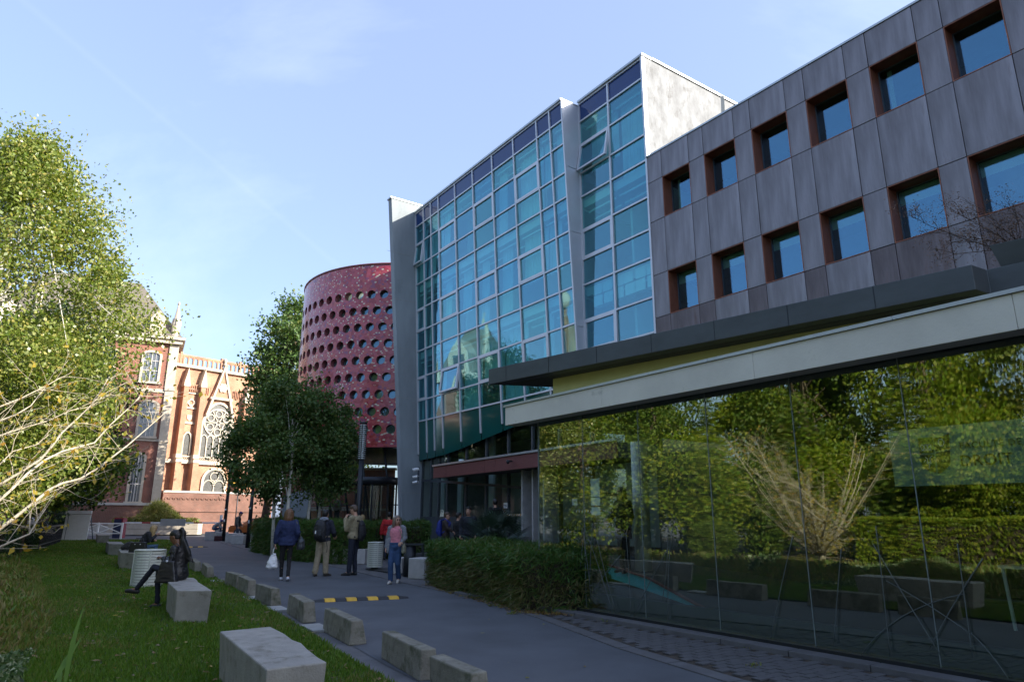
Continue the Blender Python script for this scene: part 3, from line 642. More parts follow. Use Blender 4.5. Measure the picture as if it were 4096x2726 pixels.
def outline(pts, w=.006, y=7.763):
    for a, b in zip(pts, pts[1:]): ln.bar((-a[0], y, a[1]), (-b[0], y, b[1]), w, .003, up=(0, 1, 0))
for cx in (3.455, 3.42, 3.385): outline([(cx+.016*math.sin(t)*1.0, 2.275+.03*math.cos(t)) for t in np.linspace(0, 6.3, 9)])
outline([(3.47, 2.24), (3.37, 2.24)])
outline([(3.44, 2.17), (3.42, 2.15), (3.43, 2.11), (3.405, 2.09), (3.42, 2.05)]); outline([(3.415, 2.12), (3.39, 2.10), (3.40, 2.15), (3.375, 2.18)]); outline([(3.44, 2.14), (3.46, 2.12)])
outline([(3.265+.03*math.cos(t), 2.31+.04*math.sin(t)) for t in np.linspace(0, 6.3, 7)])
ln.build('shield_charge', M['flash'], sn_, sno)
# table inside
tb, to = froot('white_table', 2.3, 11.5, 'white table standing inside the glass pavilion by the far pane', 'table')
tb.location = W(3.6, 11.5); to = (-3.6, 11.5, 0)
MB().box(-4.30, -2.6, 11.36, 11.9, .86, .90).build('table_top', M['white'], tb, to)
for x, y in ((-4.22, 11.40), (-2.7, 11.40), (-2.7, 11.85), (-3.6, 11.85)): MB().bar((x-.0, y, .05), (x-.03, y, .86), .035).build('leg', M['white'], tb, to)
# entrance doors with notices
for k, (px, py, lab) in enumerate(((2025, 2020, 'white paper notice reading TIREZ on the left entrance door'), (2302, 2005, 'pale paper notice reading TIREZ seen through the pavilion glass'))):
    v = ray(px/KD, py/KD); tt = (15.02 if k == 0 else 14.4)/(NV @ v[:2]); p = Vector((v[0]*tt, v[1]*tt, HC+v[2]*tt))
    e_ = empty('door_notice', p, FROT, lab, 'notice', 'door notices')
    MB().box(-.13, .13, -.004, 0, -.1, .1).build('sheet', M['white'], e_)
    text('TIREZ', .085, (-.105, -.006, -.03), rx, M['ink'], 'notice_text', e_, .001)
for px0, px1, py, lab in ((2027, 2115, 2058, 'yellow and white striped tape across the door behind the palm'), (2305, 2408, 2042, 'yellow and white striped tape seen through the pavilion glass')):
    tape = MB(); Q0 = None
    for q in range(9):
        for tt_, mi in ((0, 0), (.5, 1)):
            xa = px0+(px1-px0)*(q+tt_)/9; xb = px0+(px1-px0)*(q+tt_+.5)/9
            pa, pb = [(lambda v: (v[0]*15.0/(NV @ v[:2]), v[1]*15.0/(NV @ v[:2]), HC+v[2]*15.0/(NV @ v[:2])))(ray(x/KD, py/KD)) for x in (xa, xb)]
            Q0 = Q0 or pa
            tape.add([(pa[0], pa[1], pa[2]-.035), (pb[0], pb[1], pb[2]-.035), (pb[0]+.02, pb[1], pb[2]+.035), (pa[0]+.02, pa[1], pa[2]+.035)], [(0, 1, 2, 3)], mi)
    o = tape.build('safety_tape', [M['white'], M['yellow']], None, Q0); o.location = Q0; prop(o, lab, 'tape', 'striped tapes on the doors')
v = ray(2385/KD, 1995/KD); tt = 14.0/(NV @ v[:2]); e_ = empty('door_poster', (v[0]*tt, v[1]*tt, HC+v[2]*tt), FROT, 'tall pale poster of three sheets beside the inner door', 'poster')
for z0, z1 in ((.08, .62), (-.18, .06), (-.45, -.22)): MB().box(-.2, .2, -.004, 0, z0, z1).build('sheet', M['paper'], e_)
MB().box(-.2, .2, -.006, 0, -.21, -.185).build('stripe', M['redboard'], e_)
# ------------------------------------------------------------------ red perforated drum building
RC = Vector((-6.58, 42.3, 0)); RR = 6.76; RZ0, RZ1 = 5.05, 15.2
rb = empty('red_drum_building', RC, 0, 'round red mosaic building pierced by rows of round windows', 'building')
m, nt, b = newmat('red_mosaic'); L = nt.links
co_ = N(nt, 'TexCoord'); v1 = N(nt, 'TexVoronoi', Scale=6.5); L.new(co_.outputs['Object'], v1.inputs['Vector'])
sx = N(nt, 'SeparateColor'); L.new(v1.outputs['Color'], sx.inputs[0]); r1 = N(nt, 'ValToRGB'); cr1 = r1.color_ramp; cr1.interpolation = 'CONSTANT'
for p_, c_ in ((.2, (.36, .038, .062)), (.4, (.42, .07, .10)), (.58, (.31, .027, .04)), (.74, (.44, .075, .065)), (.88, (.24, .05, .11))): e_ = cr1.elements.new(p_); e_.color = (*c_, 1)
cr1.elements[0].color = (.42, .06, .08, 1); cr1.elements[-1].color = (.44, .08, .07, 1)
L.new(sx.outputs[0], r1.inputs['Fac'])
mp_ = N(nt, 'Mapping'); mp_.inputs['Rotation'].default_value = (.5, .8, .4); mp_.inputs['Scale'].default_value = (6.5, 20, 12); L.new(co_.outputs['Object'], mp_.inputs['Vector'])
v2 = N(nt, 'TexVoronoi', Scale=1.0); L.new(mp_.outputs[0], v2.inputs['Vector']); s2 = N(nt, 'SeparateColor'); L.new(v2.outputs['Color'], s2.inputs[0])
g2 = N(nt, 'Math', operation='GREATER_THAN'); g2.inputs[1].default_value = .875; L.new(s2.outputs[1], g2.inputs[0])
d2 = N(nt, 'Math', operation='LESS_THAN'); d2.inputs[1].default_value = .52; L.new(v2.outputs['Distance'], d2.inputs[0])
mm = N(nt, 'Math', operation='MULTIPLY'); L.new(g2.outputs[0], mm.inputs[0]); L.new(d2.outputs[0], mm.inputs[1])
mx_ = N(nt, 'MixRGB'); mx_.inputs[2].default_value = (.62, .52, .40, 1); L.new(mm.outputs[0], mx_.inputs[0]); L.new(r1.outputs['Color'], mx_.inputs[1])
L.new(mx_.outputs[0], b.inputs['Base Color']); b.inputs['Roughness'].default_value = .22; b.inputs['Specular IOR Level'].default_value = .6
ve = N(nt, 'TexVoronoi', Scale=6.5, feature='DISTANCE_TO_EDGE'); L.new(co_.outputs['Object'], ve.inputs['Vector'])
bp_ = N(nt, 'Bump', Strength=.35, Distance=.01); L.new(ve.outputs['Distance'], bp_.inputs['Height'])
wn_ = N(nt, 'TexVoronoi', Scale=6.5); L.new(co_.outputs['Object'], wn_.inputs['Vector']); L.new(bp_.outputs[0], b.inputs['Normal'])
M['mosaic'] = m
M['hole'] = mat('dark_red_rim', (.24, .075, .085), .5, var=.2)
def cy(a, z, r=RR): return (r*math.sin(a), -r*math.cos(a), z)       # a = 0 faces the lawn
skin = MB(); da = .72/RR; hz = .935; ztop = 13.93; K = 16; hr = .245
wn_list = []
for row in range(9):
    zc = ztop-.465-row*hz; off = (.5 if row % 2 else 0)
    for c in range(-11, 11 if row % 2 else 12):
        a = (c+off)*da+.03
        inner = []; outer = []
        for k in range(K):
            t = 2*math.pi*(k+.5)/K; cx, sy = math.cos(t), math.sin(t); q = max(abs(cx)/(.5), abs(sy)/(.5))
            inner.append((a+hr*cx/RR, zc+hr*sy)); outer.append((a+da*cx/q, zc+hz*sy/q))
        # corners snap to the cell corner
        for k in range(K):
            t = 2*math.pi*(k+.5)/K; cx, sy = math.cos(t), math.sin(t)
            if abs(abs(cx)-abs(sy)) < .42 and abs(cx) > .55 and abs(sy) > .55: outer[k] = (a+math.copysign(da/2, cx), zc+math.copysign(hz/2, sy))
        vsx = [cy(*p) for p in outer]+[cy(*p) for p in inner]
        skin.add(vsx, [(k, (k+1) % K, K+(k+1) % K, K+k) for k in range(K)])
        wn_list.append((a, zc))
amin, amax = -11.5*da+.03, 11.5*da+.03
# smooth parts: crown, foot and the back of the drum
def band(z0, z1, a0, a1, n=40):
    v = []; 
    for k in range(n+1): v += [cy(a0+(a1-a0)*k/n, z0), cy(a0+(a1-a0)*k/n, z1)]
    skin.add(v, [(2*k, 2*k+2, 2*k+3, 2*k+1) for k in range(n)])
zlow = ztop-9*hz
band(ztop, RZ1, -math.pi, math.pi, 80); band(RZ0, zlow, -math.pi, math.pi, 80); band(zlow, ztop, amax, 2*math.pi+amin, 60)
# half cells left by the stagger
for row in range(9):
    zc = ztop-.465-row*hz
    if row % 2: band(zc-hz/2, zc+hz/2, amin-.001, amin+.5*da, 2)
    if row % 2: band(zc-hz/2, zc+hz/2, amax-.5*da, amax, 2)
skin.build('mosaic_skin', M['mosaic'], rb)
rim = MB(); rim_in = []
t_ = [2*math.pi*k/14 for k in range(14)]
for k in range(14):
    rim_in.append((hr*math.cos(t_[k]), 0, hr*math.sin(t_[k]))); 
rim.add(rim_in+[(x, .34, z) for x, y, z in rim_in], [((k+1) % 14, k, 14+k, 14+(k+1) % 14) for k in range(14)])
rme = rim.mesh('round_window'); rme.materials.append(M['hole'])
pme = MB().add([(x*1.0, .26, z) for x, y, z in rim_in], [tuple(range(13, -1, -1))]).mesh('pane'); pme.materials.append(M['winglass'])
for (a, zc) in wn_list:
    if a < -1.15 or a > .75: continue
    o = link('round_window', rme, rb); o.location = cy(a, zc, RR-.002); o.rotation_euler = (0, 0, a)
    p = link('pane', pme, o)
mb = MB(); mb.lathe([(RR-.5, RZ0+.05), (RR-.5, RZ1-.1)], (0, 0, 0), 48); mb.build('core', M['room'], rb)
mb = MB(); mb.lathe([(RR+.02, RZ1), (RR+.05, RZ1+.03), (RR+.05, RZ1+.10), (.2, RZ1+.12)], (0, 0, 0), 64); mb.build('coping', M['redboard'], rb)
mb = MB(); mb.lathe([(RR-.02, RZ0+.04), (RR-.02, RZ0), (.2, RZ0-.01)], (0, 0, 0), 64); mb.build('soffit', M['soffit'], rb)
# glazed foot with leaning posts and a revolving door drum
for k in range(-6, 9):
    a = k*.21; p0 = Vector(cy(a+.05, 1.0, RR-1.2)); p1 = Vector(cy(a-.03, RZ0, RR-.6))
    MB().tube([p0, p1], .06, 6).build('post', M['dark'], rb)
    q = [Vector(cy(a+.05, 1.0, RR-1.2)), Vector(cy(a+.26, 1.0, RR-1.2)), Vector(cy(a+.18, RZ0, RR-.6)), Vector(cy(a-.03, RZ0, RR-.6))]
    for zz in (.28, .56, .8):
        MB().bar(q[0].lerp(q[3], zz), q[1].lerp(q[2], zz), .05, .05).build('rail', M['dark'], rb)
    MB().add(q, [(0, 1, 2, 3)]).build('pane', M['doorglass'], rb)
dc = AT(866, 1150, 36.0); dc = Vector((dc.x, dc.y, 0))-RC
mb = MB(); mb.lathe([(1.05, 3.15), (1.12, 3.15), (1.12, 3.50), (1.0, 3.5)], (dc.x, dc.y, 0), 28); dr = mb.build('revolving_door', M['dark'], rb)
for k in range(8):
    t = k*math.pi/4; MB().box(dc.x+1.05*math.cos(t)-.04, dc.x+1.05*math.cos(t)+.04, dc.y+1.05*math.sin(t)-.04, dc.y+1.05*math.sin(t)+.04, 1.0, 3.2).build('door_post', M['dark'], dr)
for t in (.5, 2.07): MB().bar((dc.x-1.0*math.cos(t), dc.y-1.0*math.sin(t), 2.1), (dc.x+1.0*math.cos(t), dc.y+1.0*math.sin(t), 2.1), .02, 2.1).build('door_wing', M['doorglass'], dr)
prop(MB().prism([(-9.3, 33.4), (-2.6, 33.6), (-2.6, 50), (-11.5, 50)], 0, 1.0).build('terrace', M['paving']), kind='structure')

# ------------------------------------------------------------------ gothic church (local x along its front, -y towards the lawn)
ch = empty('church', (-30.16, 62.0, 0), rad(48), 'sunlit orange brick gothic church with a rose window and pierced parapet', 'church')
def P_(mb, n, m, par=None): return mb.build(n, m, par or ch)
P_(MB().box(-1.3, 9, 0, 9, 0, 15.0), 'wall', M['brick'])
P_(MB().box(-1.35, 9, -.85, 0, 0, 3.55), 'plinth_wall', M['brickdark'])
P_(MB().box(-1.38, 9, -.92, .0, 3.55, 3.72), 'plinth_coping', M['greystone'])
a = MB()
for i in range(14): 
    u = -1.0+i*.42; a.ringx([(u+.19*math.cos(t), 2.95+.22*math.sin(t)) for t in np.linspace(0, math.pi, 7)], [(u+.11*math.cos(t), 2.95+.13*math.sin(t)) for t in np.linspace(0, math.pi, 7)], -.92, -.85)
P_(a, 'arch_frieze', M['brickdark'])
P_(MB().box(-1.35, 9, -.97, -.85, 1.9, 2.02), 'ledge', M['brickdark'])
P_(MB().box(-1.4, 9, -.28, 0, 6.15, 6.48), 'string_course', M['stone'])
q = MB()
for i in range(28):
    u = -.1+i*.18
    if 0.85 < u < 1.5: continue
    q.bar((u, -.2, 6.5), (u+.18, -.2, 6.78), .035, .05, up=(0, 1, 0)); q.bar((u+.18, -.2, 6.5), (u, -.2, 6.78), .035, .05, up=(0, 1, 0))
q.box(-.1, 5.0, -.24, -.16, 6.78, 6.86); P_(q, 'quatrefoil_band', M['stone'])
P_(MB().box(-1.4, 9, -.30, 0, 14.95, 15.2), 'cornice', M['stone'])
P_(MB().box(-1.35, 9, -.1, .1, 15.98, 16.16), 'parapet_rail', M['brick'])
for i in range(20):
    u = -1.2+i*.46
    o = MB().box(u-.07, u+.07, -.09, .09, 15.2, 15.98); o.ringx([(u+.23+.23*math.cos(t), 15.75+.24*math.sin(t)) for t in np.linspace(0, math.pi, 7)], [(u+.23+.15*math.cos(t), 15.75+.14*math.sin(t)) for t in np.linspace(0, math.pi, 7)], -.06, .06); P_(o, 'parapet_arch', M['brick'])
for u in (-1.0, 2.9, 4.75): P_(MB().box(u-.12, u+.12, -.14, .14, 15.2, 16.35), 'parapet_post', M['brick'])
def buttress(u, w, top):
    b_ = P_(MB().box(u, u+w, -.85, 0, 3.72, 6.6).box(u+.03, u+w-.03, -.62, 0, 6.6, top-1.6), 'buttress', M['brick'])
    P_(MB().box(u-.05, u+w+.05, -.92, 0, 6.2, 6.5).box(u-.02, u+w+.02, -.72, 0, 6.5, 6.95), 'offset', M['stone'], b_)
    P_(MB().box(u-.03, u+w+.03, -.68, 0, top-1.75, top-1.4), 'cap_band', M['stone'], b_)
    g = MB().extr([(u-.02, top-1.4), (u+w+.02, top-1.4), (u+w/2, top)], -.66, .0); P_(g, 'gablet', M['stone'], b_)
for u, w, top in ((-.62, .5, 14.85), (.93, .5, 14.95), (5.3, .5, 14.0), (7.6, .5, 14.5)): buttress(u, w, top)
for z, h in ((11.15, .16), (9.75, .2), (12.55, .14), (12.95, .12)): P_(MB().box(-.1, .93, -.12, 0, z, z+h), 'stone_band', M['stone'])
for u0, u1 in ((-.1, .9), (1.45, 2.1), (4.4, 5.2)):
    r = MB(); r.box(u0, u1, -.3, -.22, 13.35, 13.43)
    k = u0+.05
    while k < u1: r.box(k-.03, k+.03, -.29, -.23, 12.75, 13.35); k += .17
    P_(r, 'balcony_rail', M['brick'])
# gable over the great window
P_(MB().extr([(1.75, 10.7), (1.95, 10.7), (3.12, 15.15), (4.3, 10.7), (4.5, 10.7), (4.1, 12.2), (3.12, 15.7), (2.15, 12.2)], -.42, -.12), 'gable_coping', M['stone'])
P_(MB().extr([(2.1, 12.4), (4.15, 12.4), (3.12, 15.4)], -.30, -.01), 'gable_field', M['brick'])
P_(MB().box(2.05, 4.2, -.36, 0, 12.28, 12.5), 'gable_band', M['stone'])
P_(MB().lathe([(.14, 15.6), (.2, 15.75), (.1, 15.95), (.22, 16.1), (.05, 16.35)], (3.12, -.25, 0), 8), 'finial', M['stone'])
s_ = MB(); s_.extr([(3.12+.42*math.cos(t)*(1+.13*math.cos(6*t)), 13.45+.42*math.sin(t)*(1+.13*math.cos(6*t))) for t in np.linspace(0, 2*math.pi, 30)[:-1]], -.42, -.3); P_(s_, 'carved_roundel', M['stone'])
def parch(cx, hw, zs, za, z0, n=9):
    """pointed arch outline from foot to foot"""
    L_ = [(cx-hw, z0)]; 
    for t in np.linspace(0, 1, n): L_.append((cx-hw+hw*(1-math.cos(t*math.pi/2))**1.0*1.0, zs+(za-zs)*math.sin(t*math.pi/2)))
    R_ = [(2*cx-x, z) for x, z in L_[::-1]]
    return L_+R_[1:]
def gwin(cx, hw, zs, za, z0, name='window', fr=.22):
    o = P_(MB().ringx(parch(cx, hw, zs, za, z0), parch(cx, hw-fr, zs, za-fr*1.1, z0), -.16, .02), name, M['stone'])
    poly = parch(cx, hw-fr, zs, za-fr*1.1, z0)
    g = MB(); g.add([(x, -.03, z) for x, z in poly], [tuple(range(len(poly)))]); P_(g, 'leaded_pane', M['leaded'], o); return o
gw = gwin(3.14, 1.62, 9.3, 12.1, 6.9, 'great_window', .2)
tr = MB(); c0 = (3.14, 10.1)
def ring(cx, cz, r, w, n=20, y0=-.13, y1=-.04): tr.ringx([(cx+r*math.cos(t), cz+r*math.sin(t)) for t in np.linspace(0, 2*math.pi, n)[:-1]], [(cx+(r-w)*math.cos(t), cz+(r-w)*math.sin(t)) for t in np.linspace(0, 2*math.pi, n)[:-1]], y0, y1, closed=True)
ring(*c0, 1.36, .13, 28); ring(*c0, .22, .07, 12)
for k in range(6):
    t = k*math.pi/3+math.pi/6; ring(c0[0]+.86*math.cos(t), c0[1]+.86*math.sin(t), .36, .09, 12)
    t2 = k*math.pi/3; tr.bar((c0[0]+.2*math.cos(t2), -.09, c0[1]+.2*math.sin(t2)), (c0[0]+1.3*math.cos(t2), -.09, c0[1]+1.3*math.sin(t2)), .08, .08, up=(0, 1, 0))
for k in range(4):
    u = 2.24+k*.6; tr.box(u-.045, u+.045, -.13, -.04, 6.9, 8.75)
for k in range(5):
    u = 1.94+k*.6; a_ = [(u+.3*math.cos(t), 8.55+.38*math.sin(t)) for t in np.linspace(0, math.pi, 8)]; b_ = [(u+.22*math.cos(t), 8.55+.28*math.sin(t)) for t in np.linspace(0, math.pi, 8)]; tr.ringx(a_, b_, -.13, -.04)
P_(tr, 'tracery', M['stone'], gw)
lo = gwin(3.35, 1.2, 4.6, 5.95, 3.75, 'crypt_window', .22)
tr = MB(); tr.bar((3.35, -.1, 3.75), (3.35, -.1, 4.7), .08, .08, up=(0, 1, 0)); ring(3.35, 5.1, .42, .07, 14)
for sx_ in (-1, 1): tr.ringx([(3.35+sx_*.5+.5*math.cos(t), 4.25+.55*math.sin(t)) for t in np.linspace(0, math.pi, 8)], [(3.35+sx_*.5+.43*math.cos(t), 4.25+.47*math.sin(t)) for t in np.linspace(0, math.pi, 8)], -.13, -.04)
P_(tr, 'tracery', M['stone'], lo)
gwin(.42, .42, 8.3, 9.05, 6.95, 'lancet_window', .13)
for cz in (11.75,):
    o = MB(); o.ringx([(.42+.36*math.cos(t)*(1+.18*math.cos(4*t)), cz+.36*math.sin(t)*(1+.18*math.cos(4*t))) for t in np.linspace(0, 2*math.pi, 26)[:-1]], [(.42+.2*math.cos(t), cz+.2*math.sin(t)) for t in np.linspace(0, 2*math.pi, 26)[:-1]], -.1, .01, closed=True); P_(o, 'quatrefoil', M['stone'])
P_(MB().extr([(.2, 10.25), (.42, 10.05), (.64, 10.25), (.64, 10.6), (.2, 10.6)], -.06, 0), 'carved_shield', M['stone'])
P_(MB().extr([(-1.3, 15.0), (9, 15.0), (9, 15.4), (-1.3, 15.4)], 3, 9), 'roof', M['roof'])

# ------------------------------------------------------------------ brick tower house beside the church
tw = empty('tower_house', (-29.98, 59.0, 0), rad(28), 'red brick corner house with stone quoins, steep slate roof and a stone pinnacle', 'building')
def T_(mb, n, m, par=None): return mb.build(n, m, par or tw)
T_(MB().box(-15, 0, 0, 8, 2.5, 16.4), 'wall', M['brickred']); T_(MB().box(-15, .05, -.12, 8, 0, 2.4), 'base_wall', M['brickdark'])
T_(MB().box(-15, .1, -.22, 8.1, 2.4, 2.6).box(-15, .08, -.18, 8, .0, .8), 'plinth', M['greystone'])
T_(MB().box(-.62, .08, -.22, .6, 2.6, 7.7).box(-.66, .12, -.28, .7, 7.7, 7.95).box(-.66, .04, -.16, .6, 7.95, 12.2).box(-.7, .1, -.24, .6, 12.2, 12.4).box(-.72, .02, -.12, .6, 12.4, 16.4), 'quoin_pier', M['stone'])
T_(MB().box(-15, 0, -.1, 0, 7.75, 7.95).box(-15, 0, -.1, 0, 12.0, 12.3), 'string_course', M['stone'])
T_(MB().box(-15.1, .25, -.45, 8.2, 16.4, 16.75).box(-15.2, .45, -.65, 8.3, 16.75, 17.0), 'cornice', M['stone'])
T_(MB().add([(-15, -.4, 17), (.2, -.4, 17), (.2, 8, 17), (-15, 8, 17), (-11, 3.8, 22.8), (-3.8, 3.8, 22.8)], [(0, 1, 5, 4), (1, 2, 5), (2, 3, 4, 5), (3, 0, 4)]), 'roof', M['roof'])
d_ = MB(); d_.extr([(-2.5, 17.0), (-1.3, 17.0), (-1.3, 18.6), (-1.9, 19.4), (-2.5, 18.6)], -.3, 2.2); T_(d_, 'dormer', M['stone'])
pn = MB().rings([(-.45, 0, 17.0, .34, .34), (-.45, 0, 18.4, .34, .34)], 8, 0, False).rings([(-.45, 0, 18.4, .30, .30), (-.45, 0, 20.2, .05, .05)], 8, 0, False).rings([(-.45, 0, 20.15, .12, .12), (-.45, 0, 20.4, .06, .06)], 8)
for k in range(4):
    t = k*math.pi/2; x, y = -.45+.3*math.cos(t), .3*math.sin(t); pn.rings([(x, y, 18.2, .14, .14), (x, y, 18.85, .02, .02)], 4, 0, False)
T_(pn, 'pinnacle', M['stone'])
for (u0, u1, z0, z1, arch) in ((-2.8, -1.2, 12.9, 15.7, 1), (-2.5, -.9, 8.15, 11.3, 1), (-2.55, -1.35, 2.7, 6.8, 1), (-6.3, -4.7, 12.9, 15.7, 1), (-6.0, -4.4, 8.15, 11.3, 1), (-6.0, -4.8, 2.7, 6.8, 1), (-9.8, -8.2, 12.9, 15.7, 1), (-9.5, -7.9, 8.15, 11.3, 1)):
    cx, hw = (u0+u1)/2, (u1-u0)/2; n_ = 9
    arc = lambda h, e: [(cx-h, z0)]+[(cx-h*math.cos(t), z1-.45+(.45-e)*math.sin(t)) for t in np.linspace(0, math.pi, n_)]+[(cx+h, z0)]
    w = T_(MB().ringx(arc(hw, 0), arc(hw-.2, .2), -.14, .02), 'window', M['stone'])
    T_(MB().box(u0-.1, u1+.1, -.2, 0, z0-.18, z0), 'sill', M['stone'], w)
    p = arc(hw-.2, .2); T_(MB().add([(x, -.02, z) for x, z in p], [tuple(range(len(p)))]), 'pane', M['greywin'], w)
    f = MB(); f.box(cx-.04, cx+.04, -.08, -.02, z0, z1-.2)
    for k in (.35, .66): zz = z0+(z1-z0)*k; f.box(u0+.2, u1-.2, -.08, -.02, zz-.035, zz+.035)
    for sx_ in (-1, 1): f.box(cx+sx_*(hw-.2)*.5-.02, cx+sx_*(hw-.2)*.5+.02, -.07, -.02, z0, z1-.3)
    T_(f, 'glazing_bar', M['pale'], w)

# ------------------------------------------------------------------ gothic wing left of the lawn, mostly behind the birch
gwb = empty('gothic_wing', (-33.0, 33.0, 0), rad(92), 'cream and brick gothic wing with dormers and pinnacles behind the left trees', 'building')
def V_(mb, n, m, par=None): return mb.build(n, m, par or gwb)
V_(MB().box(6.6, 12, 0, 9, 0, 12), 'wall', M['brickred']); V_(MB().box(6.3, 12.3, -.5, 9, 12, 12.6), 'cornice', M['stone'])
V_(MB().add([(6.5, -.3, 12.6), (12, -.3, 12.6), (12, 9, 12.6), (6.5, 9, 12.6), (8.3, 4, 17.5), (10.3, 4, 17.5)], [(0, 1, 5, 4), (1, 2, 5), (2, 3, 4, 5), (3, 0, 4)]), 'roof', M['roof'])
for u in (9.2,):
    V_(MB().extr([(u-1, 12.6), (u+1, 12.6), (u+1, 14.4), (u, 15.9), (u-1, 14.4)], -.5, 3), 'dormer', M['stone'])
    V_(MB().box(u-.5, u+.5, -.53, -.5, 12.9, 14.3), 'dormer_pane', M['greywin'])
    for z0, z1 in ((1.5, 4.4), (5.2, 8.0), (8.8, 11.4)):
        w = V_(MB().ringx([(u-.9, z0), (u-.9, z1), (u+.9, z1), (u+.9, z0)], [(u-.6, z0), (u-.6, z1-.3), (u+.6, z1-.3), (u+.6, z0)], -.14, .02), 'window', M['stone']); V_(MB().box(u-.6, u+.6, -.03, -.02, z0, z1-.3), 'pane', M['greywin'], w)
for u in (6.6, 12.0): V_(MB().rings([(u, -.3, 12, .4, .4), (u, -.3, 15, .36, .36), (u, -.3, 15.1, .5, .5), (u, -.3, 15.3, .3, .3), (u, -.3, 18.2, .06, .06)], 8, 0, False), 'pinnacle', M['stone'])
V_(MB().box(6.5, 12.1, -.15, 0, 4.8, 5.0).box(6.5, 12.1, -.15, 0, 8.3, 8.5), 'string_course', M['stone'])
sp0 = empty('brick_spire', gwb.matrix_basis @ Vector((-1.0, 1, 0)), 0, 'slender brick spire with a stone ball mirrored in the curtain wall', 'spire')
MB().rings([(0, 0, 0, .9, .9), (0, 0, 12, .8, .8), (0, 0, 15.5, .6, .6), (0, 0, 17.2, .25, .25)], 8, 0, False).build('shaft', M['brick'], sp0); MB().rings([(0, 0, 17.2, .3, .3), (0, 0, 17.6, .52, .52), (0, 0, 18.3, .46, .46), (0, 0, 18.8, .1, .1), (0, 0, 19.4, .05, .05)], 10).build('ball_top', M['stone'], sp0)
# walls seen under the trees
bwl = empty('garden_wall', (-12.5, 47.0, 0), rad(-4), 'low red brick wall seen under the birch trees', 'wall')
MB().box(-3.2, 4.5, 0, .4, 0, 4.6).build('wall', M['brickred'], bwl); MB().box(-3.3, 4.6, -.06, .46, 4.6, 4.75).build('coping', M['greystone'], bwl)
MB().box(-3.3, 4.6, -.1, 0, 1.9, 2.05).build('ledge', M['greystone'], bwl)
rw = empty('ramp_wall', AT(695, 1160, 36), rad(8), 'pale slanted concrete parapet wall behind the white birch trunks', 'wall'); rw.location.z = 0
MB().extr([(-.9, 1.0), (.25, 1.3), (.62, 3.0), (-.9, 2.6)], -.1, .1).build('panel', M['pillar'], rw)
MB().extr([(-.9, .0), (.3, 0), (.3, 1.25), (-.9, .97)], -.06, .06).build('footing', M['concrete'], rw)
gt = empty('gate_frames', AT(740, 1150, 40), 0, 'tall grey steel gate frames behind the bamboo hedge', 'gate'); gt.location.z = 1.0
for x in (-.75, -.1, .55): MB().box(x-.06, x+.06, -.05, .05, 0, 2.9).build('post', M['frame'], gt)
MB().box(-.8, .6, -.04, .04, 2.9, 3.0).build('lintel', M['frame'], gt)
MB().box(-.7, 1.6, -.03, .03, 1.0, 1.06).build('handrail', M['pale'], gt)
for k in range(9): MB().box(-.05+k*.18, -.03+k*.18, -.01, .01, .1, 1.9).build('bar', M['dark'], gt)

cw = empty('courtyard_wall', (1.0, 52, 0), rad(-6), 'sunlit red brick courtyard wall seen behind the revolving door', 'wall')
MB().box(-9, 12, 0, .4, 0, 4.2).build('wall', M['brickred'], cw); MB().box(-9, 12, -.06, .46, 4.2, 4.35).build('coping', M['greystone'], cw)
for k in range(-4, 6): MB().box(k*2-.2, k*2+.2, -.12, 0, 0, 4.2).build('pier', M['brickred'], cw)
# ------------------------------------------------------------------ vegetation
def unit(a): return a/np.maximum(1e-9, np.linalg.norm(a, axis=1, keepdims=True))
def leaves(P, L, Wd, droop=0.0, out=None, bend=.25, r=rs):
    """one four-cornered leaf per point; L, Wd half length and half width"""
    n = len(P); a = r.normal(size=(n, 3)); 
    if out is not None: a = a*.6+out
    a[:, 2] -= droop; a = unit(a); b = unit(np.cross(a, r.normal(size=(n, 3)))); c = np.cross(a, b)
    l = (L*(.6+.8*r.rand(n)))[:, None]; w = (Wd*(.7+.6*r.rand(n)))[:, None]
    V = np.stack([P-a*l, P+b*w-a*l*.1+c*w*bend, P+a*l, P-b*w-a*l*.1+c*w*bend], 1).reshape(-1, 3)
    return V, np.arange(4*n).reshape(n, 4)
def clumps(c, rad_, ncl, nleaf, sd, shell=.5, r=rs, prof=None):
    c = np.array(c); d = unit(r.normal(size=(ncl, 3))); q = (shell+(1-shell)*r.rand(ncl)**.6)[:, None]
    cc = c+d*q*np.array(rad_)*(.82+.25*r.rand(ncl))[:, None]
    if prof: cc = prof(cc, r)
    wts = r.dirichlet(np.ones(ncl)*2.2); k = r.choice(ncl, nleaf, p=wts)
    s = (sd*(.6+.9*r.rand(ncl)))[k][:, None]
    return cc[k]+np.clip(r.normal(size=(nleaf, 3)), -2.1, 2.1)*s*np.array([1, 1, .8]), cc
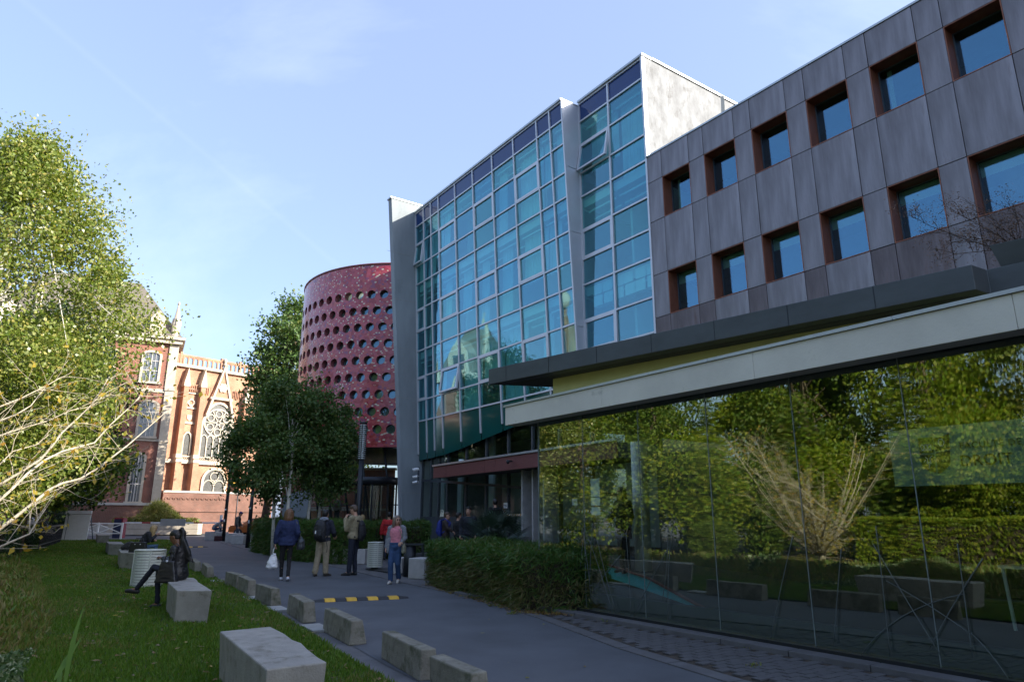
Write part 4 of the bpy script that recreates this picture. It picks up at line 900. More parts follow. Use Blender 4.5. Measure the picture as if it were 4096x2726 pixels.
LM = {
 'birch': leafmat('birch_leaf', [(.08, .13, .016), (.13, .185, .028), (.19, .24, .05), (.29, .31, .09), (.10, .155, .022), (.42, .36, .11)], .42, .38, .5),
 'dark': leafmat('dark_leaf', [(.014, .034, .010), (.022, .05, .014), (.03, .062, .016), (.018, .042, .012)], .22),
 'clump': leafmat('shade_birch_leaf', [(.05, .10, .03), (.075, .14, .04), (.10, .17, .048), (.06, .12, .032), (.15, .16, .045)], .3),
 'mid': leafmat('mid_leaf', [(.055, .11, .014), (.09, .15, .018), (.13, .19, .024), (.19, .21, .03)], .4),
 'yellow': leafmat('yellow_leaf', [(.30, .24, .03), (.42, .30, .04), (.22, .22, .03), (.36, .20, .03)], .45),
 'lime': leafmat('lime_leaf', [(.13, .22, .015), (.20, .28, .02), (.30, .30, .03), (.10, .18, .012)], .5),
 'conifer': leafmat('conifer_needle', [(.02, .045, .022), (.03, .06, .028), (.045, .075, .035)], .15),
 'bamboo': leafmat('bamboo_leaf', [(.035, .095, .015), (.055, .13, .02), (.08, .155, .03), (.045, .11, .018), (.16, .15, .045)], .25),
 'dry': leafmat('dry_bamboo', [(.05, .09, .018), (.11, .12, .035), (.20, .16, .07), (.06, .11, .02), (.15, .11, .045)], .2),
 'ivy': leafmat('ivy_leaf', [(.03, .07, .02), (.045, .095, .028), (.08, .13, .04), (.065, .10, .03), (.32, .36, .24)], .2),
 'weed': leafmat('weed_leaf', [(.07, .135, .02), (.115, .18, .026), (.19, .19, .055), (.19, .14, .055), (.095, .16, .024)], .3),
 'straw': leafmat('pale_grass', [(.20, .26, .05), (.34, .36, .09), (.45, .40, .16), (.14, .2, .04)], .4),
 'litter': leafmat('fallen_leaf', [(.16, .09, .03), (.24, .14, .05), (.10, .065, .03), (.34, .26, .05)], .15),
}
def limbs(root_, base, tips, r0, m, name='limb', trunk_top=None, wob=.25, parent=None, n=6):
    mb = MB(); base = Vector(base)
    tt = Vector(trunk_top) if trunk_top else base.lerp(Vector(tips[0]), .5)
    mb.tube([base, base.lerp(tt, .35)+Vector((rnd.uniform(-1, 1), rnd.uniform(-1, 1), 0))*.06, base.lerp(tt, .7)+Vector((rnd.uniform(-1, 1), rnd.uniform(-1, 1), 0))*.08, tt], [r0*1.25, r0, r0*.8, r0*.55], 9)
    for t in tips:
        t = Vector(t); f = rnd.uniform(.4, .98); s = base.lerp(tt, f); mid = s.lerp(t, .5)+Vector((0, 0, (t-s).length*.14))+Vector((rnd.uniform(-1, 1), rnd.uniform(-1, 1), rnd.uniform(-1, 1)))*wob*.5
        mb.tube([s, s.lerp(mid, .55)+Vector((0, 0, .05)), mid, t], [r0*.42, r0*.3, r0*.2, r0*.06], n, cap=False)
    return mb
def tree(name, base, label, c, rad_, ncl, nleaf, sd, leafm, L, Wd, barkm='bark', r0=.14, droop=.3, shell=.5, group=None, seed=1, prof=None, cat='tree', ntip=14, top=None):
    r = np.random.RandomState(seed); base = Vector(base)
    t = empty(name, base, 0, label, cat, group)
    P, cc = clumps(c, rad_, ncl, nleaf, sd, shell, r, prof)
    V, Fq = leaves(P, L, Wd, droop, r=r); V = V-np.array(base)
    npmesh('crown', V, Fq, LM[leafm], t)
    idx = r.choice(len(cc), min(ntip, len(cc)), False)
    tops = top or (c[0], c[1], c[2]+rad_[2]*.55)
    mb = limbs(t, base, [tuple(cc[i]) for i in idx], r0, None, trunk_top=tops); mb.build('trunk', M[barkm], t, base)
    return t
# big sunlit birch at the left edge: width follows a measured outline
Yb = 19.5; ax = AT(-6, 800, Yb).x
prof_z = [1.6, 3.0, 5.0, 7.3, 8.6, 10.0, 11.3, 12.6, 13.3]; prof_r = [1.2, 3.0, 4.1, 4.25, 3.6, 2.9, 1.9, .8, .2]
def bprof(cc, r):
    z = 1.8+(13.0-1.8)*r.rand(len(cc))**.95; R_ = np.interp(z, prof_z, prof_r); t = r.rand(len(cc))*2*np.pi; q = np.sqrt(.12+.88*r.rand(len(cc)))
    q *= .80+.28*r.rand(len(cc))
    return np.stack([ax+np.cos(t)*q*R_, Yb+np.sin(t)*q*R_*.8, z], 1)
tree('birch_tree', (ax-.5, Yb, 0), 'tall sunlit birch with small glossy green leaves at the left edge', (ax, Yb, 7), (4, 3.4, 6), 420, 95000, .40, 'birch', .055, .038, 'birch', .10, .55, seed=4, prof=bprof, ntip=26, top=(ax-.4, Yb, 12.3))
tree('lime_tree', (-24.6, 35, 0), 'dark leafy tree reaching past the slate roof behind the birch', (-24.3, 35, 8.2), (3.9, 3.4, 4.4), 90, 22000, .55, 'dark', .10, .075, r0=.2, seed=8)
tree('hazel_tree', (-20.6, 29.5, 0), 'low dark green tree hanging over the signboard and box hedge', (-20.6, 29.8, 3.7), (3.6, 2.8, 2.0), 80, 18000, .42, 'mid', .085, .062, r0=.12, seed=9, ntip=16)
tree('elder_tree', (-27.5, 41, 0), 'dark spreading tree between the birch and the brick corner house', (-28.0, 41, 4.6), (4.2, 3, 2.8), 70, 15000, .5, 'dark', .11, .08, r0=.16, seed=10)
tree('evergreen_shrub', (-31.2, 47.2, 0), 'large rounded grey green shrub between signboard and parking barrier', (-31.2, 47.2, 1.35), (2.1, 1.6, 1.35), 70, 15000, .28, 'conifer', .06, .04, r0=.05, seed=11, cat='shrub', shell=.7)
bt = [(-9.1, 26.9, 'leftmost slim birch with a thin grey trunk in the clump before the church', 'small'), (-8.35, 26.0, 'white trunked slim birch at the middle of the clump behind the bamboo hedge', 'w'), (-7.95, 27.4, 'slim birch with a mottled trunk beside the steel gate frames', 'r'), (-8.0, 28.8, 'rearmost slim birch of the clump close to the louvred lamp post', 'b')]
for i, (x, y, lab, _) in enumerate(bt):
    cx = [-9.9, -8.7, -7.7, -7.6][i]; cz = [3.9, 4.6, 4.3, 4.0][i]
    tree('slim_birch', (x, y, 0), lab, (cx, y, cz), ([1.25, 1.65, 1.3, 1.0][i], 1.3, [2.2, 2.35, 2.35, 2.0][i]), 40, 12500, .27, 'clump', .062, .044, 'birch', .06, .5, .28, 'birches in the clump behind the hedge', 20+i, ntip=6, top=(x+(cx-x)*.35, y, cz+.6))
c_ = AT(642, 800, 53); tree('tall_tree', (c_.x, 53, 0), 'tall tree rising between the church and the red drum', (c_.x+1.3, 53, 12.0), (3.0, 3, 6.8), 110, 20000, .55, 'clump', .14, .10, r0=.25, seed=31)
c_ = AT(725, 690, 76); tree('far_tree', (c_.x, 76, 0), 'treetop just showing above the rim of the red drum', (c_.x, 76, 19.0), (5.6, 3, 6.0), 60, 9000, .7, 'mid', .17, .12, r0=.25, seed=32)
c_ = AT(800, 1135, 50); tree('sunlit_tree', (c_.x, 50, 0), 'bright sunlit tree seen behind the gate frames under the birches', (c_.x, 50, 3.4), (2.6, 2, 2.4), 60, 10000, .45, 'lime', .10, .075, r0=.1, seed=33)
# trees and shrubs of the garden on the far side of the lawn, seen mirrored in the glass
GR = 'garden trees mirrored in the pavilion glass'
gt_ = [(19.0, -7.2, 3.0, (2.0, 1.7, 2.0), 'lime', .085, 'bushy bright green laurel mirrored beside the white column'), (24, -10, 5, (3, 3, 3.6), 'mid', .1, 'broad green tree mirrored at the left end of the pavilion glass'), (17.5, -13, 6.6, (3.4, 3, 4.6), 'mid', .1, 'tall green tree mirrored above the white column'),
       (12.8, -14, 6.8, (3.4, 3, 5.0), 'lime', .1, 'yellow green tree mirrored behind the bare branched tree'), (8.3, -15, 7.2, (3.2, 3, 5.2), 'birch', .1, 'sunlit olive green tree mirrored at the middle of the glass'), (4.2, -17, 8.4, (2.8, 2.8, 6.6), 'conifer', .12, 'dark conifer mirrored near the faculty sign'), (.2, -13, 5.6, (3.2, 3, 4.3), 'mid', .1, 'rounded green tree mirrored behind the faculty sign'),
       (-3.6, -16, 8.4, (3.4, 3, 6.6), 'conifer', .12, 'feathery conifer mirrored at the right edge of the glass'), (5.6, -10.5, 2.9, (2.3, 1.6, 2.0), 'birch', .09, 'brownish bush mirrored above the clipped hedge'), (-8, -13, 6, (3.5, 3, 5), 'mid', .1, 'green tree mirrored at the outer right edge of the glass'), (10.5, -10.2, 3.0, (2.2, 1.6, 2.1), 'lime', .09, 'yellowing bush mirrored under the tall trees'), (29, -13, 6.6, (3.6, 3, 4.6), 'mid', .1, 'tall green tree mirrored in the lower curtain wall')]
gt_ += [(s_, n_, 7.4, (3.6, 3.2, 6.6), lm_, .13, lab_) for s_, n_, lm_, lab_ in ((33, -18, 'mid', 'tall backdrop tree mirrored far left in the curtain wall foot'), (22, -19, 'birch', 'tall backdrop tree mirrored left of the column'), (14.5, -20, 'mid', 'tall backdrop tree mirrored behind the yellow green tree'), (7, -21, 'lime', 'tall backdrop tree mirrored between the conifer and the olive tree'), (-1, -20, 'mid', 'tall backdrop tree mirrored above the faculty sign'), (-9, -20, 'birch', 'tall backdrop tree mirrored outside the right edge'))]
gt_ += [(s_, n_, 5.2, (3.2, 2.6, 5.0), lm_, .12, lab_) for s_, n_, lm_, lab_ in ((28, -8.5, 'lime', 'leafy tree mirrored in the leftmost pavilion pane'), (33.5, -11, 'mid', 'leafy tree mirrored beside the pavilion corner'), (40, -12, 'birch', 'leafy tree mirrored in the porch glazing'), (46, -10, 'mid', 'leafy tree mirrored low in the glazed porch doors'))]
gt_ += [(19.6, -14, 6.8, (3.2, 3, 5.6), 'lime', .1, 'tall yellow green tree mirrored left of the bare branches'), (18.3, -10.4, 2.2, (1.8, 1.0, 2.1), 'mid', .085, 'dense shrub mirrored below the tall yellow green tree'), (16.9, -18, 7.5, (3.0, 3, 6.8), 'mid', .1, 'backdrop tree mirrored between column and bare branches')]
gt_ += [(s_, -10.8, 2.2, (2.0, 1.0, 2.0), lm_, .085, lab_) for s_, lm_, lab_ in ((21.5, 'mid', 'dense shrub mirrored left of the laurel'), (15.4, 'lime', 'dense leafy shrub mirrored beside the clipped ball'), (12.4, 'mid', 'dense shrub mirrored behind the bare tree'), (8.0, 'mid', 'dense dark shrub mirrored behind the hedge middle'), (2.8, 'birch', 'dense shrub mirrored under the faculty sign'), (-.6, 'mid', 'dense shrub mirrored right of the faculty sign'), (-4.6, 'lime', 'dense shrub mirrored near the right picture edge'), (26, 'mid', 'dense shrub mirrored at the far left of the glass'))]
for i, (s, n, z, rr, lm, L_, lab) in enumerate(gt_):
    p = W(s, n); tree('garden_tree', (p.x, p.y, 0), lab, (p.x, p.y, z), rr, 90, 16000, .42, lm, L_*.85, L_*.62, r0=.13, seed=50+i, group=GR)
# clipped hedges: leaf shell over a dark woody core
def hedge(name, poly, h, label, leafm, n, L, Wd, droop=.3, jit=.06, cat='hedge', top_round=.0, seed=3, lean=None, group=None, dry=0.0):
    r = np.random.RandomState(seed); pts = np.array(poly, float); c = pts.mean(0)
    o = empty(name, (c[0], c[1], 0), 0, label, cat, group)
    inn = c+(pts-c)*.86
    MB().prism([tuple(p) for p in inn], 0.0, h*.86).build('woody_core', M['soil'], o, (c[0], c[1], 0))
    tri = [(c, pts[i], pts[(i+1) % len(pts)]) for i in range(len(pts))]
    per = np.array([np.linalg.norm(pts[(i+1) % len(pts)]-pts[i]) for i in range(len(pts))]); ar = np.array([abs(np.cross(t[1]-t[0], t[2]-t[0]))/2 for t in tri])
    A = np.concatenate([ar, per*h]); k = r.choice(len(A), n, p=A/A.sum()); P = np.zeros((n, 3)); O = np.zeros((n, 3)); m_ = len(pts)
    u, v = r.rand(n), r.rand(n); fl = u+v > 1; u[fl] = 1-u[fl]; v[fl] = 1-v[fl]
    for i in range(m_):
        q = k == i; a, b2, d2 = tri[i]; P[q, :2] = a+(b2-a)*u[q, None]+(d2-a)*v[q, None]; P[q, 2] = h; O[q] = (0, 0, .8)
        q = k == m_+i; e = pts[(i+1) % m_]-pts[i]; w = r.rand(q.sum()); P[q, :2] = pts[i]+e*w[:, None]; P[q, 2] = h*r.rand(q.sum())**.9; nr = np.array([e[1], -e[0]])/np.linalg.norm(e)
        if nr @ ((pts[i]+pts[(i+1) % m_])/2-c) < 0: nr = -nr
        O[q] = (nr[0]*.9, nr[1]*.9, .15)
    nx = np.array([noise.noise(Vector((p[0]*1.6, p[1]*1.6, p[2]*1.8))) for p in P])
    P += O*(nx*jit*2.2)[:, None]+r.normal(size=(n, 3))*jit*.6; P[:, 2] = np.maximum(P[:, 2], .02)
    V, Fq = leaves(P, L, Wd, droop, O*1.2, r=r); V -= np.array([c[0], c[1], 0]); V[:, 2] = np.maximum(V[:, 2], .004)
    mi = None; ms = [LM[leafm]]
    if dry: ms.append(LM['dry']); mi = ((P[:, 2] < h*.62+.25*nx) & (r.rand(n) < dry)).astype(int)
    npmesh('foliage', V, Fq, ms, o, mi=mi); return o
HG = 'bamboo hedges along the terrace'
hedge('bamboo_hedge', [(-2.0, 16.8), (.15, 12.15), (1.3, 11.75), (1.65, 12.5), (-.3, 17.7)], .93, 'long bamboo hedge in front of the porch with dry lower leaves', 'bamboo', 34000, .085, .0085, .55, .075, dry=.8, seed=5, group=HG)
hedge('bamboo_hedge', [(-8.6, 25.9), (-5.6, 23.5), (-4.8, 24.5), (-7.5, 27.3)], 1.3, 'bushy bamboo hedge behind the navy jacket and backpack walkers', 'bamboo', 20000, .10, .011, .5, .08, seed=6, group=HG)
hedge('bamboo_hedge', [(-11.9, 32.3), (-9.2, 27.6), (-8.2, 28.0), (-10.3, 33)], 1.35, 'dense bamboo hedge beside the far slatted bin', 'bamboo', 14000, .11, .012, .5, .08, seed=7, group=HG)
hedge('bamboo_hedge', [(-5.3, 26.6), (-3.3, 26.9), (-3.3, 28), (-5.3, 27.8)], 1.3, 'short bamboo hedge between the beige jacket and the red jacket', 'bamboo', 9000, .10, .011, .5, .07, seed=8, group=HG)
hedge('box_hedge', [(-17.3, 24), (-28.6, 43), (-32, 43), (-22, 24)], 1.0, 'dark clipped box hedge beside the white signboard', 'dark', 20000, .05, .035, .2, .03, seed=9)
a_, b_ = W(13, -8), W(-7, -8); c_, d_ = W(-7, -9.3), W(13, -9.3)
hedge('beech_hedge', [(a_.x, a_.y), (b_.x, b_.y), (c_.x, c_.y), (d_.x, d_.y)], 1.5, 'long clipped yellowing hedge mirrored low in the pavilion glass', 'lime', 26000, .055, .042, .2, .035, seed=10)
tree('ball_shrub', (-14.9, 10.9, 0), 'clipped ball shaped shrub mirrored in the glass right of the white column', (-14.9, 10.9, .75), (.75, .75, .72), 160, 9000, .09, 'mid', .03, .022, r0=.04, seed=70, cat='shrub', shell=.92, ntip=6)
# bare branched tree whose limbs reach in from the left
bt_base = Vector((-9.0, 7.6, 0)); btree = empty('bare_tree', bt_base, 0, 'nearly bare pale branched tree with a few yellow leaves reaching in from the left', 'tree')
def zb(x, y, Y): return AT(x/3.894, (1500+y/2.24)/1.7385, Y)
BR = [([(0, 1400), (130, 1300), (280, 1180), (450, 1040), (560, 985), (720, 945), (880, 850), (1020, 740), (1150, 640), (1230, 570), (1344, 470), (1480, 350)], 7.6, 9.4, .022),
      ([(0, 1000), (150, 910), (370, 770), (480, 640), (560, 530), (700, 400), (830, 270), (920, 130), (980, 30)], 7.9, 8.7, .019),
      ([(0, 1140), (100, 1050), (250, 900), (400, 780), (560, 700), (700, 660), (850, 620), (980, 470), (1100, 360), (1230, 240), (1330, 110)], 7.5, 9.3, .019),
      ([(0, 430), (150, 370), (280, 290), (370, 170)], 8.0, 8.6, .016), ([(0, 300), (200, 220), (420, 110), (560, 30)], 8.6, 9.2, .014),
      ([(0, 1560), (130, 1500), (270, 1440), (330, 1340), (430, 1190)], 7.2, 7.6, .017), ([(270, 1440), (275, 1300), (268, 1220)], 7.45, 7.5, .010),
      ([(0, 560), (180, 500), (420, 430), (640, 330), (800, 300), (1000, 180)], 8.4, 9.4, .012), ([(0, 820), (120, 700), (330, 640), (430, 560), (560, 470)], 8.1, 8.6, .011)]
st_mb = MB(); tw_mb = MB(); yl_pts = []; r2 = random.Random(21)
def twig(p, d, ln, r, lev):
    pts = [p]; q = p.copy(); dd = d.copy()
    for k in range(4):
        dd = (dd+Vector((r2.uniform(-1, 1), r2.uniform(-1, 1), r2.uniform(-.7, 1)))*.22).normalized(); q = q+dd*ln/4; pts.append(q.copy())
    tw_mb.tube(pts, [r, r*.85, r*.7, r*.5, r*.3], 5, cap=False)
    if lev > 0:
        for k in range(1, 5):
            if r2.random() < .75: twig(pts[k], (dd+Vector((r2.uniform(-1, 1), r2.uniform(-1, 1), r2.uniform(-.6, 1)))*.9).normalized(), ln*.55, r*.55, lev-1)
    for k in range(2, 5):
        if r2.random() < .42: yl_pts.append(pts[k]+Vector((0, 0, -.02)))
def stem(pts, r, dens=1.0):
    n = len(pts); st_mb.tube(pts, [r*(1-.72*i/(n-1)) for i in range(n)], 7)
    for i in range(1, n):
        a, b = pts[i-1], pts[i]; t = (b-a).normalized(); L_ = (b-a).length
        for k in range(max(1, int(L_/.085))):
            if r2.random() < .85*dens:
                p = a.lerp(b, r2.random()); d = (t*.6+Vector((r2.uniform(-1, 1), r2.uniform(-1, 1), r2.uniform(-.8, 1)))*.8).normalized(); twig(p, d, r2.uniform(.25, .75), .0042, 1 if r2.random() < .6 else 0)
for pts, Y0, Y1, r in BR:
    n = len(pts); P = [zb(x, y, Y0+(Y1-Y0)*i/(n-1)) for i, (x, y) in enumerate(pts)]
    if pts[0][0] == 0:
        b0 = bt_base+Vector((0, 0, .45)); m1 = b0.lerp(P[0], .5)+Vector((-.15, 0, .1)); P = [b0, m1]+P
    stem(P, r)
for k in range(14):
    t = k*2*math.pi/14+r2.uniform(-.2, .2); h = r2.uniform(2.3, 4.0); rr_ = r2.uniform(.9, 2.7); b0 = bt_base+Vector((0, 0, .45)); e = bt_base+Vector((math.cos(t)*rr_-.5, math.sin(t)*rr_, h))
    if e.x > -6.8: e.x = -6.8
    stem([b0, b0.lerp(e, .3)+Vector((math.cos(t), math.sin(t), 0))*.18, b0.lerp(e, .65)+Vector((math.cos(t), math.sin(t), 0))*.14, e], .024, .6)
st_mb.tube([bt_base, bt_base+Vector((.03, 0, .25)), bt_base+Vector((0, 0, .5))], [.19, .15, .13], 10)
st_mb.build('trunk', M['palebark'], btree, bt_base); tw_mb.build('twigs', M['palebark'], btree, bt_base)
V, Fq = leaves(np.array([tuple(p) for p in yl_pts]), .036, .024, .5); V -= np.array(bt_base); npmesh('crown', V, Fq, [LM['yellow']], btree)
# ground cover mound at lower left
r = np.random.RandomState(17); n = 42000
ed = np.array([(-14.6, 21.6), (-10.6, 15.8), (-7.3, 11.2), (-5.0, 7.2), (-4.0, 5.2), (-2.9, 3.2)]); tpar = r.rand(n)**.75*5; i0 = np.clip(tpar.astype(int), 0, 4); f0 = (tpar-i0)[:, None]
E0 = ed[i0]*(1-f0)+ed[i0+1]*f0; tdir = unit(ed[i0+1]-ed[i0]); nl = np.stack([tdir[:, 1], -tdir[:, 0]], 1)*-1.0
nl = np.where((nl[:, :1] < 0), nl, -nl); wd = r.rand(n)**1.3*3.2-.18
XY = E0+nl*wd[:, None]; hgt_ = np.array([.28+.20*noise.noise(Vector((x*.8, y*.8, 0)))+.10*noise.noise(Vector((x*2.7, y*2.7, 3))) for x, y in XY])*np.clip((wd+.3)/.7, .12, 1.35)
P = np.concatenate([XY, (hgt_*(.55+.5*r.rand(n)))[:, None]], 1); P[:, 2] = np.maximum(P[:, 2], .03)
kind = np.array([noise.noise(Vector((x*.55+9, y*.55, 5))) for x, y in XY]); near = XY[:, 1] < 9.5
iv = (kind > .02) & near
V1, F1 = leaves(P[iv], .042, .036, -.2, np.tile([0, 0, .6], (iv.sum(), 1)), r=r); prop(npmesh('ivy', V1, F1, LM['ivy']), 'variegated ivy covering the ground at the lower left corner', 'ivy', None, 'stuff')
V1, F1 = leaves(P[~iv], .075, .016, -.5, np.tile([0, 0, .7], ((~iv).sum(), 1)), r=r); prop(npmesh('weeds', V1, F1, LM['weed']), 'mixed yellowing weeds and grass at the lawn edge', 'weeds', None, 'stuff')
# two tall reed blades near the camera
rd = empty('reed', (-1.75, 2.9, 0), 0, 'single tall soft green reed standing at the near lawn edge', 'reed')
rb0 = AT(165, 1568, 2.6)
for i, (a, b, c) in enumerate((((150, 1600), (160, 1500), (197, 1395)), ((128, 1568), (150, 1530), (190, 1470)), ((140, 1620), (135, 1560), (150, 1520)))):
    q = [AT(*a, 2.55), AT(*b, 2.6), AT(*c, 2.7)]; w = .009; v = []
    for t in np.linspace(0, 1, 8):
        p = q[0]*(1-t)**2+q[1]*2*t*(1-t)+q[2]*t*t; ww = w*math.sin(math.pi*min(.98, max(.1, t*.9+.1))); v += [p+Vector((-ww, 0, ww*.3)), p+Vector((ww, 0, -ww*.3))]
    MB().add(v, [(2*k, 2*k+1, 2*k+3, 2*k+2) for k in range(7)]).build('blade', LM['grass'] if 'grass' in LM else M['grass'], rd, rd.location)
MB().tube([(-1.75, 2.9, 0), rb0+Vector((0, 0, .0))], .006, 5).build('stalk', M['grass'], rd, rd.location)
# grass blades on the lawn
def inpoly(X, Y, poly):
    c = np.zeros(len(X), bool); n = len(poly)
    for i in range(n):
        x0, y0 = poly[i]; x1, y1 = poly[(i+1) % n]
        if y0 == y1: continue
        q = ((y0 > Y) != (y1 > Y)) & (X < (x1-x0)*(Y-y0)/(y1-y0)+x0); c ^= q
    return c
n = 430000; Yg = 4.0+42*r.rand(n)**2.1; Xg = -Yg*(.80*r.rand(n)) + 1.0
ok = inpoly(Xg, Yg, LAWN); Xg, Yg = Xg[ok], Yg[ok]; n = len(Xg)
hh = .030+.035*r.rand(n)+.02*np.clip(np.array([noise.noise(Vector((x*1.3, y*1.3, 1))) for x, y in zip(Xg, Yg)]), -1, 1); w = .0035+.0008*Yg; t = r.rand(n)*6.283; ln = r.rand(n)*.045; t2 = r.rand(n)*6.283
b0 = np.stack([Xg+np.cos(t)*w, Yg+np.sin(t)*w, np.full(n, .015)], 1); b1 = np.stack([Xg-np.cos(t)*w, Yg-np.sin(t)*w, np.full(n, .015)], 1); tp = np.stack([Xg+np.cos(t2)*ln, Yg+np.sin(t2)*ln, .018+hh], 1)
dryp = (np.array([noise.noise(Vector((x*.45, y*.45, 7)))+.5*noise.noise(Vector((x*1.9, y*1.9, 2))) for x, y in zip(Xg, Yg)]) > .12) & (r.rand(n) < .45)
prop(npmesh('grass', np.stack([b0, b1, tp], 1).reshape(-1, 3), np.arange(3*n).reshape(n, 3), [M['grass'], LM['weed']], mi=dryp.astype(int)), 'short mown grass covering the lawn', 'grass', None, 'stuff')
# leaf litter
n = 1100; Yg = 5+22*r.rand(n)**1.3; Xg = -Yg*.75*r.rand(n)+.6; ok = inpoly(Xg, Yg, LAWN); P = np.stack([Xg, Yg, np.full(n, .06)], 1)[ok]
V1, F1 = leaves(P, .042, .026, 0, r=r); V1[:, 2] = .055+.25*(V1[:, 2]-.06); prop(npmesh('leaf_litter', V1, F1, LM['litter']), 'dry brown leaves scattered over the lawn', 'leaf litter', None, 'stuff')
P = np.array([tuple(GO(*q)) for q in [(1935, 2535), (2040, 2655), (2180, 2498), (1815, 2590), (2345, 2668), (2115, 2714), (1380, 2440), (1240, 2385), (1466, 2567), (1315, 2322), (1480, 2500), (1205, 2378), (2535, 2480), (2690, 2500), (1960, 2480), (2100, 2460), (1400, 2408), (1520, 2400)]]); P[:, 2] = .02
V1, F1 = leaves(P, .032, .02, 0, r=r); V1[:, 2] = .016+.3*np.abs(V1[:, 2]-.02); prop(npmesh('road_leaves', V1, F1, LM['yellow']), 'few yellow leaves lying on the asphalt', 'leaf litter', None, 'stuff')
n = 900; tt = r.rand(n); base_ = np.array([(-1.9, 16.6), (.2, 12.0), (1.25, 11.65), (1.9, 11.0)]); ii = np.minimum((tt*3).astype(int), 2); ff = (tt*3-ii)[:, None]
XY = base_[ii]*(1-ff)+base_[ii+1]*ff+r.normal(size=(n, 2))*.09+np.array([-.05, -.06]); V1, F1 = leaves(np.concatenate([XY, np.full((n, 1), .03)], 1), .04, .008, 0, r=r); V1[:, 2] = np.clip(V1[:, 2], .013, .07)
prop(npmesh('hedge_litter', V1, F1, LM['litter']), 'dry bamboo litter at the foot of the long hedge', 'leaf litter', None, 'stuff')
# tufts of weeds in the paving
tf = []
for (x, y) in [(1975, 2425), (2010, 2430), (2432, 2486), (3015, 2590), (3020, 2665), (2060, 2457), (2620, 2512)]:
    p = np.array(GO(x, y)); tf.append(p+r.normal(size=(40, 3))*np.array([.05, .05, .012])+np.array([0, 0, .02]))
P = np.concatenate(tf); V1, F1 = leaves(P, .03, .008, -.6, r=r); V1[:, 2] = np.maximum(V1[:, 2], .012); prop(npmesh('paving_weeds', V1, F1, LM['weed']), 'small green weed tufts growing between the pavers', 'weeds', None, 'stuff')
# fan palm behind the long hedge
pb = AT(1145, 1230, 18.2); pb.z = 0
pm_ = empty('fan_palm', pb, 0, 'dark fan palm with spiky leaves behind the long bamboo hedge', 'palm')
M['palm'] = mat('palm_leaf', (.018, .045, .02), .45, var=.3, scale=5)
MB().tube([(0, 0, 0), (0, 0, .75)], [.12, .09], 8).build('trunk', M['bark'], pm_)
fan = MB()
for k in range(26):
    t = -1.9+3.8*k/25; L_ = .62*(1-.12*abs(t)); d = Vector((math.sin(t), 0, math.cos(t))); x = Vector((math.cos(t), 0, -math.sin(t)))*.014
    tip = d*L_+Vector((0, -.12*L_, -.05)); mid = d*L_*.55
    fan.add([Vector((0, 0, 0)), mid-x, tip, mid+x], [(0, 1, 2, 3)])
fan.tube([(0, .0, 0), (0, .06, -.75)], .009, 5); fme = fan.mesh('frond'); fme.materials.append(M['palm'])
for k in range(22):
    a = k*2.4; el = .25+.055*k; o = link('frond', fme, pm_); d = Vector((math.cos(a)*math.sin(el), math.sin(a)*math.sin(el), math.cos(el)))
    o.location = Vector((0, 0, .72))+d*.72; o.rotation_mode = 'QUATERNION'; o.rotation_quaternion = d.to_track_quat('Z', 'Y'); s_ = rnd.uniform(.8, 1.1); o.scale = (s_, s_, s_)
# tall grass stalks by the glass corner
P = np.array([(1.15+.5*r.rand()-.2, 12.4+1.0*r.rand(), .9+.55*r.rand()) for _ in range(260)]); V1, F1 = leaves(P, .13, .007, -.9, r=r); prop(npmesh('tall_grass', V1, F1, LM['bamboo']), 'thin bamboo shoots standing above the hedge end by the glass', 'bamboo shoots', None, 'stuff')

for x_, y_, z_, lab_ in ((-1.6, 50, 4.6, 'sunlit leafy tree filling the gap beside the revolving door'), (3.5, 49.5, 4.8, 'leafy tree behind the end wall of the glass building'), (-4.6, 51, 5.5, 'leafy tree behind the glazed foot of the red drum')):
    tree('courtyard_tree', (x_, y_, 0), lab_, (x_, y_, z_), (2.6, 1.6, 3.2), 60, 9000, .45, 'lime', .11, .08, r0=.12, seed=int(90+x_))
# ------------------------------------------------------------------ street furniture
def Z6(x, y, z=0): return GO(700+x/1.898, 1900+y/1.898, z)
def Z4(x, y, z=0): return GO(400+x/3.734, 2060+y/3.734, z)
KG = 'concrete kerb blocks between lawn and road'
def kerb(a, b, h, w, label, taper=.25):
    """block from far end a to near end b (lawn side foot), w thick towards the road"""
    a, b = Vector(a), Vector(b); t = (b-a).normalized(); s = Vector((t.y, -t.x, 0))
    if s.x < 0: s = -s
    c = (a+b)/2; wt = w*(1-taper)
    p = [a, b, b+s*w, a+s*w]; q = [a, b, b+s*wt, a+s*wt]
    j = [Vector((rnd.uniform(-.012, .012), rnd.uniform(-.012, .012), rnd.uniform(-.008, .008))) for _ in range(8)]
    vs = [v+j[i] for i, v in enumerate(p)]+[v+Vector((0, 0, h))+j[4+i] for i, v in enumerate(q)]
    mb = MB(); cc = (vs[0].x, vs[0].y, 0); mb.hexa([(v.x, v.y, max(0, v.z)) for v in (vs[0], vs[1], vs[2], vs[3])]+[tuple(v) for v in vs[4:]])
    o = mb.build('kerb_block', M['block'], None, (c.x, c.y, 0), bevel=.014); o.location = (c.x, c.y, 0)
    return prop(o, label, 'kerb block', KG)
